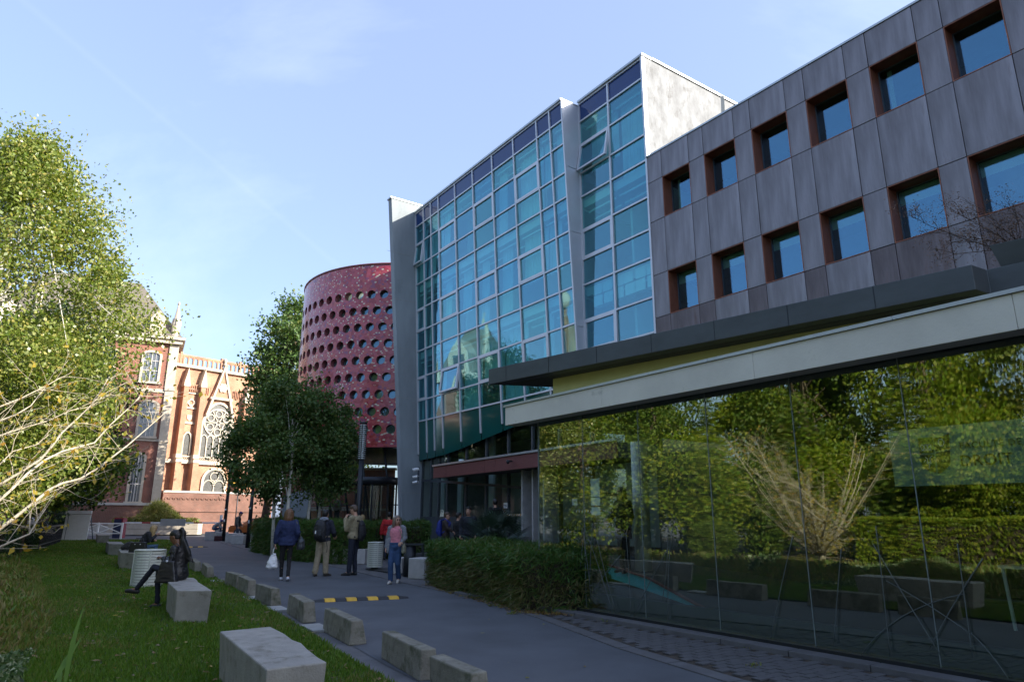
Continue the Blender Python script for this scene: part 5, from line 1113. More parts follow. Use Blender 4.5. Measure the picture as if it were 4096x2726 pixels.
kl = [((1935, 1620), (2250, 1790), 'kerb block nearest the camera cut by the lower picture edge'), ((1572, 1395), (1868, 1568), 'second kerb block, long, touching the nearest one at the picture bottom'), ((1132, 1190), (1335, 1300), 'third kerb block, the one right of the near lawn bench'), ((856, 1052), (977, 1130), 'fourth kerb block, standing just left of the near speed bump'),
      ((612, 957), (727, 1003), 'fifth kerb block with a dark stained side'), ((478, 880), (552, 925), 'sixth kerb block, touching the block behind it'), ((384, 842), (470, 873), 'seventh kerb block, pressed against the one before it'), ((200, 758), (240, 797), 'eighth kerb block, right behind the seated woman'), ((112, 718), (150, 752), 'ninth kerb block, partly hidden by the seated woman')]
for i, (a, b, lab) in enumerate(kl):
    A, B = Z6(*a), Z6(*b); kerb(A, B, .30 if i > 1 else .29, .21, lab)
A = Z6(75, 708); far_k = Vector((-16.2, 34.0, 0)); t_ = (far_k-A).normalized(); pos = [1.6, 3.0, 4.6, 6.3, 8.2, 10.4, 12.8]
for i, d_ in enumerate(pos):
    a = A+t_*d_; kerb(a+t_*.9, a, .30, .21, ['kerb block just past the slatted lawn bin', 'kerb block left of the braided ponytail', 'kerb block behind the phone of the seated woman', 'kerb block near the feet of the blonde sitter', 'kerb block beyond the knees of the blonde sitter', 'kerb block before the far speed bump', 'last kerb block, towards the barrier end post'][i])
# jagged lawn benches
BG = 'jagged concrete sitting blocks on the lawn'
def bench(top, h, label, slope=None, sh=(0, 0)):
    c = sum((Vector(p) for p in top), Vector())/len(top); n = len(top)
    mb = MB(); bot = [((p[0]-c.x)*.93+c.x+sh[0], (p[1]-c.y)*.93+c.y+sh[1]) for p in top]
    mb.add([(x, y, 0) for x, y in bot]+[(p[0], p[1], h) for p in top], [tuple(range(n-1, -1, -1)), tuple(range(n, 2*n))]+[(i, (i+1) % n, n+(i+1) % n, n+i) for i in range(n)])
    o = mb.build('lawn_bench', M['bench'], None, (c.x, c.y, 0), bevel=.012); o.location = (c.x, c.y, 0); return prop(o, label, 'bench', BG)
ccw = lambda P: P if sum(P[i].x*P[(i+1) % len(P)].y-P[(i+1) % len(P)].x*P[i].y for i in range(len(P))) > 0 else P[::-1]
bench(ccw([Z6(x, y, .46) for x, y in [(350, 1192), (705, 1478), (1165, 1420), (1100, 1385), (1015, 1320), (970, 1275), (900, 1250), (840, 1205), (735, 1153)]]), .46, 'nearest jagged concrete bench, empty, at the bottom edge of the lawn')
bench(ccw([Z4(x, y, .48) for x, y in [(1030, 1015), (1165, 1140), (1690, 1140), (1600, 1080), (1480, 1010), (1470, 985), (1420, 950), (1240, 945)]]), .48, 'jagged concrete bench under the seated woman in black')
bench(ccw([Z4(x, y, .48) for x, y in [(290, 530), (325, 580), (560, 588), (640, 590), (760, 560), (700, 520), (480, 505)]]), .48, 'jagged concrete bench under the blonde woman in a dark coat')
bench(ccw([Z4(x, y, .46) for x, y in [(105, 415), (150, 450), (385, 452), (340, 430), (340, 418)]]), .46, 'empty concrete bench just left of the blonde sitter')
bench(ccw([Z4(x, y, .46) for x, y in [(-45, 300), (-20, 322), (160, 320), (150, 298)]]), .46, 'small far concrete bench near the signboard')
# pale cubes on the terrace side
CG = 'pale concrete cubes along the terrace'
def cube(px0, px1, yt, yb, label, depth=None, rz=None):
    p0, p1 = GO(px0, yb), GO(px1, yb); w = (p1-p0).length; c = (p0+p1)/2; dp = depth or w*.8; h = HC-(yt-2065)/(yb-2065)*HC if yt > 2065 else HC+.1
    rz = rz if rz is not None else rad(-6)
    f = Matrix.Rotation(rz, 3, 'Z') @ Vector((0, dp/2, 0)); c = c+f
    mb = MB(); mb.cbox((0, 0, h/2), w, dp, h, 0); o = mb.build('concrete_cube', M['pale'], None, bevel=.022); o.location = (c.x, c.y, 0); o.rotation_euler = (0, 0, rz); return prop(o, label, 'concrete block', CG)
cube(1329, 1463, 2198, 2257, 'long pale block behind the smoker, front one of two', .55); cube(1296, 1386, 2190, 2248, 'pale block partly behind the front long one', .5)
cube(1555, 1612, 2232, 2298, 'pale block half hidden behind the woman in pink', .45); cube(1629, 1705, 2234, 2316, 'pale block at the left end of the long bamboo hedge', .6, rad(-25))
cube(1029, 1077, 2153, 2198, 'pale cube beside the far slatted bin', .7); cube(925, 976, 2142, 2180, 'pale cube left of the second dark lamp post', .8); cube(902, 949, 2136, 2173, 'pale cube in front of the standing man in a vest', .8); cube(863, 890, 2131, 2167, 'pale cube beside the foot of the first dark lamp post', .8); cube(819, 862, 2130, 2165, 'pale cube under the crouched man in a cap', .9)
# slatted bins: one slat part per hoop
def bin_(loc, r, h, n, label, base=.0, rz=0, dark=None, mt='bin'):
    o = empty('litter_bin', loc, rz, label, 'bin', 'slatted round litter bins'); st = (h-.02)/n; K = 28
    sm = MB(); rr_ = [(r, 0), (r, st*.84), (r-.012, st*.84), (r-.012, 0)]
    v = []; f = []
    for k in range(K):
        t = 2*math.pi*k/K
        for (a, z) in rr_: v.append((a*math.cos(t), a*math.sin(t), z))
    for k in range(K):
        for j in range(4): f.append((k*4+j, ((k+1) % K)*4+j, ((k+1) % K)*4+(j+1) % 4, k*4+(j+1) % 4))
    sm.add(v, f, 0, False); me = sm.mesh('slat'); me.materials.append(M[mt])
    for i in range(n): s = link('slat', me, o); s.location = (0, 0, base+i*st)
    MB().lathe([(r-.05, base+.02), (r-.05, base+h-.06), (r-.06, base+h-.06)], (0, 0, 0), 24).build('liner', M['black'], o)
    MB().lathe([(r-.06, base+h-.02), (r+.012, base+h-.02), (r+.012, base+h+.01), (r-.07, base+h+.012), (r-.07, base+h-.02)], (0, 0, 0), 28).build('rim', M['bin'], o)
    for k in range(4): t = k*math.pi/2+.5; MB().box(-.012+(r+.004)*math.cos(t), .012+(r+.004)*math.cos(t), -.012+(r+.004)*math.sin(t), .012+(r+.004)*math.sin(t), base, base+h).build('upright', M['bin'], o)
    if base: MB().lathe([(.2, 0), (.2, .02), (.11, .03), (.11, base)], (0, 0, 0), 16).build('foot', M['dark'], o)
    return o
bin_(GO(588, 2352), .31, .80, 13, 'cream slatted bin on the lawn beside the seated woman in black')
bin_(GO(1502, 2282), .225, .70, 12, 'pale grey slatted bin on a foot in front of the red jacket man', .1)
b3 = bin_(GO(1015, 2190), .30, .80, 9, 'far slatted bin with brown wavy print beside the lamp post'); MB().bar((.2, -.25, 0), (.2, -.25, 1.05), .05).build('stake', M['dark'], b3)
ab_ = empty('ash_bin', GO(1640, 2306), 0, 'black standing ash bin with an open frame beside the woman in pink', 'ash bin')
MB().lathe([(.16, 0), (.16, .78), (.14, .78)], (0, 0, 0), 20).build('drum', M['dark'], ab_); MB().box(-.16, .36, -.17, .17, .80, .835).build('lid', M['dark'], ab_)
m_ = MB(); m_.box(.33, .36, -.16, -.13, .3, .8).box(.33, .36, .13, .16, .3, .8).box(.14, .36, -.16, .16, .3, .33); m_.build('frame', M['dark'], ab_)
# lamp posts
lp = G(820, 1298); la = empty('lamp_post', lp, 0, 'tall dark lamp post with a louvred cylindrical lantern before the red drum', 'lamp post')
zl = 1.55+(1187-1050)/(1298-1187)*1.55; zt = zl+1.25
MB().lathe([(.09, 0), (.085, zl)], (0, 0, 0), 14).build('pole', M['dark'], la); MB().lathe([(.06, zl), (.06, zt)], (0, 0, 0), 12).build('tube', M['blind'], la)
lm_ = MB().lathe([(.07, 0), (.125, .0), (.125, .03), (.07, .035)], (0, 0, 0), 18).mesh('louvre'); lm_.materials.append(M['flash'])
for i in range(17): o = link('louvre', lm_, la); o.location = (0, 0, zl+.02+i*.072)
MB().lathe([(.13, zt), (.13, zt+.05), (.02, zt+.08)], (0, 0, 0), 18).build('cap', M['dark'], la)
for k in range(4): t = k*math.pi/2; MB().box(.12*math.cos(t)-.012, .12*math.cos(t)+.012, .12*math.sin(t)-.012, .12*math.sin(t)+.012, zl, zt).build('rib', M['dark'], la)
def post(px, pyb, pyt, r, label, head):
    p = G(px, pyb); z = 1.55+(1187-pyt)/(pyb-1187)*1.55; o = empty('lamp_post', p, 0, label, 'lamp post', 'plain dark lamp posts by the kerb')
    MB().lathe([(r, 0), (r*.9, z*.55), (r*.62, z)], (0, 0, 0), 12).build('pole', M['dark'], o)
    MB().box(-.03, .03, -.14, -.11, 1.2, 1.35).box(-.05, .04, -.14, -.11, 1.9, 2.0).build('sticker', M['white'], o)
    if head: MB().box(-.55, .25, -.12, .12, z, z+.07).build('head', M['dark'], o); MB().lathe([(r*.62+.05, z-.9), (r*.62+.05, z-.05)], (0, 0, 0), 12).build('collar', M['frame'], o)
    return o
post(515, 1247, 1060, .11, 'dark lamp post with a flat T head before the church', True); post(571, 1262, 1105, .11, 'dark lamp post with white stickers whose top is lost in the birches', False)
gl = empty('globe_lamp', AT(548, 1150, 60), 0, 'thin lamp post with two brass globes before the church wall', 'lamp post'); gl.location.z = 0
m_ = MB(); m_.tube([(0, 0, 0), (0, 0, 4.0)], .05, 8).bar((-.55, 0, 4.0), (.55, 0, 4.0), .05); m_.build('pole', M['dark'], gl)
for x in (-.5, .5): MB().ball((x, 0, 4.25), .26, 12, 8).build('globe', M['yellow'], gl)
# speed bumps: black and yellow rubber segments
def bump(a, b, n, label, first=0):
    a, b = Vector(a), Vector(b); t = (b-a).normalized(); o = empty('speed_bump', (a+b)/2, math.atan2(t.y, t.x), label, 'speed bump', 'rubber speed bumps'); L_ = (b-a).length
    e = [0]+[1/(n)*k for k in range(1, n)]+[1]
    for k in range(n):
        x0, x1 = -L_/2+L_*e[k]+.004, -L_/2+L_*e[k+1]-.004; pr = [(-.17, .006), (-.15, .02), (-.08, .052), (.08, .052), (.15, .02), (.17, .006)]
        c0 = .55 if k == 0 else 1; c1 = .55 if k == n-1 else 1; m_ = MB(); nn = len(pr)
        v = [(x0, y*c0, .006+(z-.006)*c0) for y, z in pr]+[(x1, y*c1, .006+(z-.006)*c1) for y, z in pr]
        m_.add(v, [(i, nn+i, nn+(i+1) % nn, (i+1) % nn) for i in range(nn)]+[tuple(range(nn)), tuple(range(2*nn-1, nn-1, -1))]); m_.build('segment', M['black'] if (k+first) % 2 == 0 else M['yellow'], o, bevel=.008)
bump(G(722, 1386), G(941, 1376), 9, 'near black and yellow rubber speed bump across the road')
bump(G(372, 1263), G(481, 1261), 9, 'far black and yellow speed bump behind the seated woman in black')
# white signboard on legs
sb = empty('signboard', G(172, 1247), rad(14), 'tall blank white signboard on angled legs at the end of the lawn', 'signboard')
MB().add([(-.72, -.04, .05), (.72, -.04, .02), (.78, -.04, 1.62), (-.66, -.04, 1.65), (-.72, .02, .05), (.72, .02, .02), (.78, .02, 1.62), (-.66, .02, 1.65)], [(0, 1, 2, 3), (7, 6, 5, 4), (0, 4, 5, 1), (1, 5, 6, 2), (2, 6, 7, 3), (3, 7, 4, 0)]).build('board', M['white'], sb)
MB().box(-.7, .8, -.07, .03, 1.66, 1.86).build('header', M['white'], sb)
MB().bar((.76, .05, 1.5), (.95, .5, 0), .05).bar((-.62, .05, 1.5), (-.5, .5, 0), .05).build('strut', M['frame'], sb); MB().bar((-.55, -.05, .05), (-.50, -.05, 1.66), .02).build('cord', M['dark'], sb)
# parking barrier
pb_ = empty('parking_barrier', G(274, 1241), 0, 'parking barrier with a navy and red post, white boom and grey plate', 'barrier')
MB().box(-.32, .22, -.25, .25, 0, 1.32).build('post', mat('navy_paint', (.02, .03, .07), .4), pb_); MB().box(.22, .32, -.26, .26, 0, 1.34).box(-.34, .32, -.26, .26, 1.32, 1.40).build('trim', mat('red_paint', (.22, .012, .03), .5), pb_)
for k in range(11): MB().box(.32+k*.62, .32+(k+1)*.62-.004, -.04, .04, 1.02, 1.12).build('boom_section', M['white'] if k % 3 != 2 else mat('red_band', (.4, .06, .07), .5), pb_)
MB().box(7.14, 7.28, -.07, .07, .3, 1.62).build('catch_post', M['white'], pb_); MB().box(6.95, 7.5, -.25, .25, 0, .62).build('catch_block', M['concrete'], pb_)
MB().box(2.9, 4.7, -.07, -.05, .86, 1.34).build('plate', M['flash'], pb_)
# planter with pale grasses by the church
pp = G(360, 1229); pl_ = empty('street_planter', (pp.x, 56.5, 0), rad(8), 'long pale planter with tall yellow grasses before the church', 'planter'); pl_.location.x = AT(360, 1215, 56.5).x
MB().box(-3.4, 3.4, -.6, .6, .1, .52).box(-3.4, 3.4, -.6, .6, .54, .95).build('trough', M['stone'], pl_)
rg = np.random.RandomState(5); n = 2600; X = np.clip(rg.normal(.2, .9, n), -3.2, 3.2); P = np.stack([X, rg.normal(0, .25, n), 1.0+1.75*rg.rand(n)*np.exp(-(X/1.6)**2)], 1); V1, F1 = leaves(P, .30, .02, -.3, r=rg, bend=.4); npmesh('grasses', V1, F1, [LM['straw']], pl_)
n = 1500; P = np.stack([rg.uniform(-3.2, 3.2, n), rg.normal(0, .3, n), .9+.5*rg.rand(n)], 1); V1, F1 = leaves(P, .12, .05, 0, r=rg); npmesh('flowers', V1, F1, [LM['weed']], pl_)
# bicycle by the church wall
bk = empty('bicycle', AT(572, 1200, 57.8), rad(20), 'black bicycle with a basket parked by the church wall', 'bicycle'); bk.location.z = .12
def wheel(x):
    o = MB(); o.tube([(x+.34*math.cos(t), 0, .36+.34*math.sin(t)) for t in np.linspace(0, 2*math.pi, 25)], .025, 6, cap=False); w = o.build('wheel', M['black'], bk); s_ = MB()
    for k in range(10): s_.bar((x, 0, .36), (x+.33*math.cos(k*.628), 0, .36+.33*math.sin(k*.628)), .008)
    s_.build('spokes', M['flash'], w)
wheel(-.55); wheel(.55)
m_ = MB()
for a, b in (((-.55, 0, .36), (-.1, 0, .35)), ((-.1, 0, .35), (-.25, 0, .85)), ((-.55, 0, .36), (-.25, 0, .85)), ((-.1, 0, .35), (.4, 0, .8)), ((-.25, 0, .8), (.38, 0, .9)), ((.38, 0, .98), (.55, 0, .36))): m_.bar(a, b, .04)
m_.build('frame', M['dark'], bk); MB().bar((.36, -.28, 1.02), (.36, .28, 1.02), .035).build('handlebar', M['dark'], bk); MB().cbox((-.27, 0, .93), .26, .16, .07).build('saddle', M['black'], bk); MB().cbox((.62, 0, .95), .34, .4, .26).build('basket', M['frame'], bk)
# cars
def car(loc, rz, paint, label):
    o = empty('parked_car', loc, rz, label, 'car'); q = M[paint]
    side = [(-2.05, .35), (-2.0, .72), (-1.9, .86), (-1.1, .92), (-.55, 1.38), (.85, 1.42), (1.5, .98), (2.0, .9), (2.1, .6), (2.08, .32)]
    sec = lambda y, s_: [(x, y, .3+(z-.3)*s_) for x, z in side]
    m_ = MB(); v = []; ys = [(-.86, .96), (-.8, 1.0), (.8, 1.0), (.86, .96)]; n = len(side)
    for y, s_ in ys:
        for x, z in side: v.append((x, y*(.84 if z > 1 else 1), .3+(z-.3)*s_))
    f = [tuple(range(n-1, -1, -1)), tuple(range(3*n, 4*n))]
    for i in range(3):
        for j in range(n): f.append((i*n+j, i*n+(j+1) % n, (i+1)*n+(j+1) % n, (i+1)*n+j))
    m_.add(v, f); m_.build('body', q, o, bevel=.03)
    for s_ in (-1, 1): MB().add([(-.98, s_*.80, .95), (1.3, s_*.80, .98), (.8, s_*.735, 1.36), (-.5, s_*.735, 1.33)], [(0, 1, 2, 3)]).build('side_window', M['greywin'], o)
    MB().add([(-1.08, -.7, .95), (-1.08, .7, .95), (-.58, .62, 1.36), (-.58, -.62, 1.36)], [(0, 1, 2, 3)]).build('windscreen', M['greywin'], o); MB().add([(1.49, -.7, 1.0), (1.49, .7, 1.0), (.88, .62, 1.41), (.88, -.62, 1.41)], [(3, 2, 1, 0)]).build('rear_window', M['greywin'], o)
    for x in (-1.3, 1.3):
        for s_ in (-1, 1):
            w = MB(); w.tube([(x, s_*.74, .32), (x, s_*.88, .32)], .32, 16); wh = w.build('wheel', M['black'], o); MB().tube([(x, s_*.881, .32), (x, s_*.89, .32)], .19, 12).build('rim', M['flash'], wh)
    for s_ in (-1, 1): MB().cbox((-2.03, s_*.6, .68), .08, .32, .14).build('headlight', M['white'], o)
M['carwhite'] = mat('white_car_paint', (.62, .63, .64), .25, var=.03); M['carorange'] = mat('orange_car_paint', (.42, .13, .03), .3, var=.05)
p = AT(52, 1205, 45.5); car((p.x, 45.5, 0), rad(12), 'carwhite', 'white car parked behind the box hedge at the left edge')
p = AT(604, 1205, 54.5); car((p.x, 54.0, 0), rad(5), 'carorange', 'orange car parked before the church half hidden by the bamboo hedge')
# dark railing left of the hedge, white barrier rails
rl = empty('garden_railing', AT(125, 1215, 37), rad(118), 'dark iron railing running beside the box hedge', 'railing'); rl.location.z = 0
m_ = MB(); m_.box(-5, 5, -.02, .02, 1.0, 1.05).box(-5, 5, -.02, .02, .2, .25); m_.build('rail', M['dark'], rl)
for k in range(34): MB().box(-5+k*.3-.012, -5+k*.3+.012, -.012, .012, 0, 1.1).build('bar', M['dark'], rl)
wr = empty('white_fence', AT(110, 1200, 47.5), rad(4), 'white crossed rail fence behind the box hedge', 'fence'); wr.location.z = 0
for z in (.35, 1.0): MB().box(-6, 5, -.03, .03, z, z+.08).build('rail', M['white'], wr)
for k in range(8):
    x = -6+k*1.57; MB().box(x-.05, x+.05, -.05, .05, 0, 1.1).build('post', M['white'], wr)
    if k < 7: MB().bar((x, -.04, .4), (x+1.57, -.04, 1.0), .05).bar((x, -.04, 1.0), (x+1.57, -.04, .4), .05).build('brace', M['white'], wr)
# cameras on the end wall
cc_ = empty('security_camera', W(28.7, 14.5, 3.55), FROT, 'white security cameras on a bracket at the end wall foot', 'camera')
MB().box(.29, .33, .02, .10, -.5, .2).build('bracket', M['frame'], cc_)
for dz, s_ in ((.12, .75), (-.2, .5), (-.45, .55)):
    MB().tube([(.30, .10, dz), (.10, -.12, dz-.06)], .11*s_, 10).build('housing', M['white'], cc_); MB().tube([(.10, -.12, dz-.06), (.085, -.137, dz-.064)], .08*s_, 10).build('lens', M['black'], cc_)
# roof planter with a seed headed shrub
rp = empty('roof_planter', W(2.2, 10.9, 4.81), FROT, 'dark zinc planter box on the canopy slab holding a seed headed shrub', 'planter'); off = (-2.2, 10.9, 4.81)
MB().hexa([(-3.30, 10.50, 4.83), (3, 11.6, 4.83), (3, 12.6, 4.83), (-3.2, 11.5, 4.83), (-3.38, 10.42, 5.2), (3, 11.5, 5.2), (3, 12.6, 5.2), (-3.2, 11.5, 5.2)]).build('box', M['slate'], rp, off, bevel=.006)
tm = MB(); sd = []
def QZ(x, y, Y): return AT((3400+x/2.613)/KD, (800+y/2.613)/KD, Y)
r3 = random.Random(9)
def spray(pts, r, lev=2):
    n = len(pts); tm.tube(pts, [r*(1-.6*i/(n-1)) for i in range(n)], 5, cap=False)
    if lev == 0:
        for k in range(16): sd.append(pts[-1]+Vector((r3.gauss(0, .05), r3.gauss(0, .05), r3.gauss(0, .05))))
        return
    for i in range(1, n):
        for k in range(2):
            a = pts[i-1].lerp(pts[i], r3.random()); d = (pts[i]-pts[i-1]).normalized(); e = a+(d*.7+Vector((r3.uniform(-1, 1), r3.uniform(-.6, .6), r3.uniform(-.6, 1)))*.8)*(.30 if lev == 2 else .16)
            spray([a, a.lerp(e, .5)+Vector((0, 0, .015)), e], r*.55, lev-1)
Yp = 9.6
for q in ([(1680, 520), (1450, 460), (1200, 390), (1000, 315), (830, 250), (720, 190), (640, 160)], [(1750, 500), (1600, 380), (1420, 280), (1250, 190), (1120, 120)], [(1700, 520), (1480, 500), (1300, 520), (1100, 540), (920, 610)], [(1720, 500), (1560, 430), (1380, 380), (1200, 400), (1020, 430)], [(1800, 480), (1720, 380), (1600, 280), (1500, 180), (1380, 60)], [(1790, 480), (1770, 300), (1740, 150), (1700, 30)], [(1815, 480), (1815, 300), (1819, 200)], [(1760, 500), (1640, 420), (1540, 330)]):
    spray([QZ(x, y, Yp-.05*i) for i, (x, y) in enumerate(q)], .008)
rot = Matrix.Rotation(-FROT, 4, 'Z'); inv = (Matrix.Translation(rp.location) @ Matrix.Rotation(FROT, 4, 'Z')).inverted()
tm.v = [tuple(inv @ Vector(v)) for v in tm.v]; tm.build('stems', mat('dry_stem', (.07, .045, .03), .8, var=.2), rp)
V1, F1 = leaves(np.array([tuple(inv @ p) for p in sd]), .012, .008, 0); npmesh('seed_heads', V1, F1, [mat('seed_head', (.16, .10, .07), .9, var=.3)], rp)
# ------------------------------------------------------------------ people
def pm(name, c, rough=.85, var=.2, scale=18): 
    k = 'cloth_'+name
    if k not in M: M[k] = mat(k, c, rough, var=var, scale=scale)
    return M[k]
SKIN = {'light': mat('light_skin', (.46, .26, .18), .55, var=.08), 'dark': mat('dark_skin', (.16, .075, .042), .5, var=.08)}
HAIR = {k: mat('hair_'+k, c, .5, var=.35, scale=30, stretch=(3, 3, .5)) for k, c in (('brown', (.07, .04, .022)), ('black', (.008, .007, .007)), ('blonde', (.32, .22, .10)), ('auburn', (.13, .065, .03)), ('grey', (.16, .12, .09)))}
def remesh(name, mb, vox, mats, parent, sub=0, wrinkle=0.0):
    me = mb.mesh(name); o = bpy.data.objects.new(name, me); COL.objects.link(o)
    rm = o.modifiers.new('r', 'REMESH'); rm.mode = 'VOXEL'; rm.voxel_size = vox; rm.use_smooth_shade = True
    s = o.modifiers.new('s', 'SMOOTH'); s.factor = .5; s.iterations = 4 if vox > .015 else 5
    dg = bpy.context.evaluated_depsgraph_get(); me2 = bpy.data.meshes.new_from_object(o.evaluated_get(dg)); bpy.data.objects.remove(o); me2.name = name
    if wrinkle:
        nrm = [v.normal.copy() for v in me2.vertices]
        for v, n_ in zip(me2.vertices, nrm): v.co += n_*(noise.noise(v.co*12)*.5+(.45-abs(noise.noise(Vector((v.co.x*9+v.co.z*5, v.co.y*9, v.co.z*17-v.co.x*6))))*1.6)*.9)*wrinkle
    me2.polygons.foreach_set('use_smooth', [True]*len(me2.polygons))
    return link(name, me2, parent, mats)
def V3(p): return Vector(p)
def chain(mb, pts, rr, n=10):            # tube with rounded ends
    pts = [V3(p) for p in pts]; a = (pts[0]-pts[1]).normalized(); b = (pts[-1]-pts[-2]).normalized()
    P = [pts[0]+a*rr[0]*.85, pts[0]+a*rr[0]*.5]+pts+[pts[-1]+b*rr[-1]*.5, pts[-1]+b*rr[-1]*.85]; R_ = [rr[0]*.35, rr[0]*.82]+list(rr)+[rr[-1]*.82, rr[-1]*.35]
    mb.tube(P, R_, n)
def torso(mb, J, add, wid=1.0):
    """elliptical rings from hips to shoulders following the spine"""
    sp_ = [J['pel']+V3((0, 0, -.06)), J['pel'], J['pel'].lerp(J['waist'], .6), J['waist'], J['waist'].lerp(J['chest'], .6), J['chest'], J['chest'].lerp(J['neck'], .55), J['chest'].lerp(J['neck'], .92)]
    rx_ = [.13, .165, .158, .14, .155, .168, .16, .085]; ry_ = [.085, .108, .102, .092, .103, .112, .095, .06]
    n = 14; v = []; f = []; X = (J['shR']-J['shL']).normalized()
    for i, p in enumerate(sp_):
        t = (sp_[min(i+1, 7)]-sp_[max(0, i-1)]).normalized(); x = (X-t*X.dot(t)).normalized(); y = t.cross(x)
        for k in range(n):
            a = 2*math.pi*k/n; v.append(p+x*math.cos(a)*(rx_[i]*wid+add)+y*math.sin(a)*(ry_[i]*wid+add))
    for i in range(7):
        for k in range(n): f.append((i*n+k, i*n+(k+1) % n, (i+1)*n+(k+1) % n, (i+1)*n+k))
    f += [tuple(range(n-1, -1, -1)), tuple(range(7*n, 8*n))]; mb.add(v, f, 0, True)
def hand(mb, w, d, up, side, s=1.0, curl=.35):
    """palm and five separate bent fingers growing from wrist w along d"""
    d = V3(d).normalized(); u = V3(up); u = (u-d*u.dot(d)).normalized(); x = d.cross(u)*side
    pc = w+d*.05*s; mb.rings([], 3) if False else None
    M_ = Matrix((x, u, d)).transposed()
    q = [w+M_ @ V3(p)*s for p in ((-.032, -.012, .0), (.032, -.012, .0), (.032, .012, 0), (-.032, .012, 0), (-.042, -.013, .09), (.042, -.013, .09), (.042, .013, .09), (-.042, .013, .09))]
    mb.hexa(q)
    for i, (ox, L_) in enumerate(((.033, .068), (.011, .078), (-.011, .073), (-.033, .056))):
        b = w+(x*ox+d*.088)*s; e1 = b+(d*math.cos(curl)-u*math.sin(curl))*L_*.5*s; e2 = e1+(d*math.cos(curl*2.4)-u*math.sin(curl*2.4))*L_*.55*s; mb.tube([b, e1, e2], [.0095*s, .009*s, .0065*s], 6)
    b = w+(x*.036+d*.025)*s; e1 = b+(x*.55+d*.75-u*.25).normalized()*.038*s; e2 = e1+(x*.25+d*.9-u*.4).normalized()*.032*s; mb.tube([b, e1, e2], [.0125*s, .011*s, .008*s], 6)
def person(label, loc, rz, H=1.72, pose={}, skin='light', hair=('brown', 'short'), top=((.02, .03, .08), 'top'), bottom=((.01, .01, .012), 'dark'), shoes=((.02, .02, .022), 'shoe'), topadd=.02, botadd=.012, hem=.0, short=False, vox=.017, wid=1.0, group=None, flare=0, head_turn=0.0, head_pitch=0.0, inner=None, beard=False):
    k = H/1.75; root_ = empty('person', loc, rz, label, 'person', group)
    J = dict(pel=(0, 0, .93), waist=(0, 0, 1.07), chest=(0, .0, 1.29), neck=(0, -.01, 1.47), head=(0, .02, 1.615), shR=(.175, -.01, 1.405), shL=(-.175, -.01, 1.405), elR=(.225, -.03, 1.13), elL=(-.225, -.03, 1.13), wrR=(.235, .05, .89), wrL=(-.235, .05, .89),
             hiR=(.085, 0, .91), hiL=(-.085, 0, .91), knR=(.095, .02, .49), knL=(-.095, .02, .49), anR=(.10, -.02, .085), anL=(-.10, -.02, .085), toR=(.12, .13, .03), toL=(-.12, .13, .03))
    J.update(pose); J = {a: V3(b)*k for a, b in J.items()}
    body = MB(); X = (J['shR']-J['shL']).normalized()
    # head: cranium, jaw, nose and ears turned as a block
    HD = Matrix.Rotation(rz*0+head_turn, 3, 'Z') @ Matrix.Rotation(head_pitch, 3, 'X'); hc = J['head']
    hp = lambda p: hc+HD @ (V3(p)*k)
    def headpart(mb, rgs, n=14):
        q = MB(); q.rings(rgs, n); q.v = [tuple(hp(v)) for v in q.v]; mb.add(q.v, q.f, 0, True)
    headpart(body, [(0, .035, -.118, .025, .03), (0, .03, -.10, .05, .055), (0, .02, -.06, .064, .078), (0, .01, -.01, .073, .092), (0, .0, .04, .077, .098), (0, -.005, .085, .068, .086), (0, -.01, .112, .04, .05), (0, -.01, .12, .012, .015)])
    q = MB(); q.tube([(0, .092, .015), (0, .112, -.022), (0, .088, -.036)], [.009, .016, .012], 8); q.tube([(0, .088, -.066), (0, .094, -.07)], [.022, .014], 8)
    for s_ in (-1, 1): q.ball((s_*.077, -.008, .0), (.012, .022, .034), 8, 5)
    body.add([tuple(hp(v)) for v in q.v], q.f, 0, True)
    chain(body, [J['neck']-V3((0, 0, .06))*k, hc+HD @ (V3((0, -.015, -.07))*k)], [.056*k, .052*k])
    torso(body, J, -.012*k, k*wid)
    for s_, a in ((1, 'R'), (-1, 'L')):
        chain(body, [J['sh'+a], J['el'+a], J['wr'+a]], [.047*k, .038*k, .027*k]); chain(body, [J['hi'+a], J['kn'+a], J['an'+a]], [.078*k, .052*k, .036*k]); chain(body, [J['an'+a], J['to'+a]], [.038*k, .028*k])
        hd = J.get('hd'+a); d = (hd if hd else (J['wr'+a]-J['el'+a])); up_ = X*s_ if d.normalized().z < -.6 else V3((0, 0, 1)); hands = MB(); hand(hands, J['wr'+a], d, up_, s_, k, .5); hands.build('hand', SKIN[skin], root_)
    b_ = remesh('body', body, vox*.85, SKIN[skin], root_); 
    # eyes and mouth
    for s_ in (-1, 1):
        e = MB(); e.ball((0, 0, 0), .0125*k, 8, 5); o = e.build('eye', M['white'] if False else pm('eye', (.03, .025, .02), .2), root_); o.location = hp((s_*.031, .083, .012))
        e = MB(); e.tube([hp((s_*.016, .093, .033)), hp((s_*.046, .084, .033))], .006*k, 5); e.build('eyebrow', HAIR[hair[0]] if hair else HAIR['brown'], root_)
    e = MB(); e.tube([hp((-.022, .088, -.068)), hp((0, .097, -.066)), hp((.022, .088, -.068))], .006*k, 5); e.build('mouth', pm('lips', (.30, .10, .09), .5), root_)
    # upper garment
    g = MB(); torso(g, J, topadd*k, k*wid)
    if hem: 
        a = J['pel']; g.rings([(a.x, a.y, a.z-hem*k, (.168+topadd+flare)*k*wid, (.122+topadd+flare)*k*wid), (a.x, a.y, a.z+.06*k, (.166+topadd)*k*wid, (.115+topadd)*k*wid)], 14)
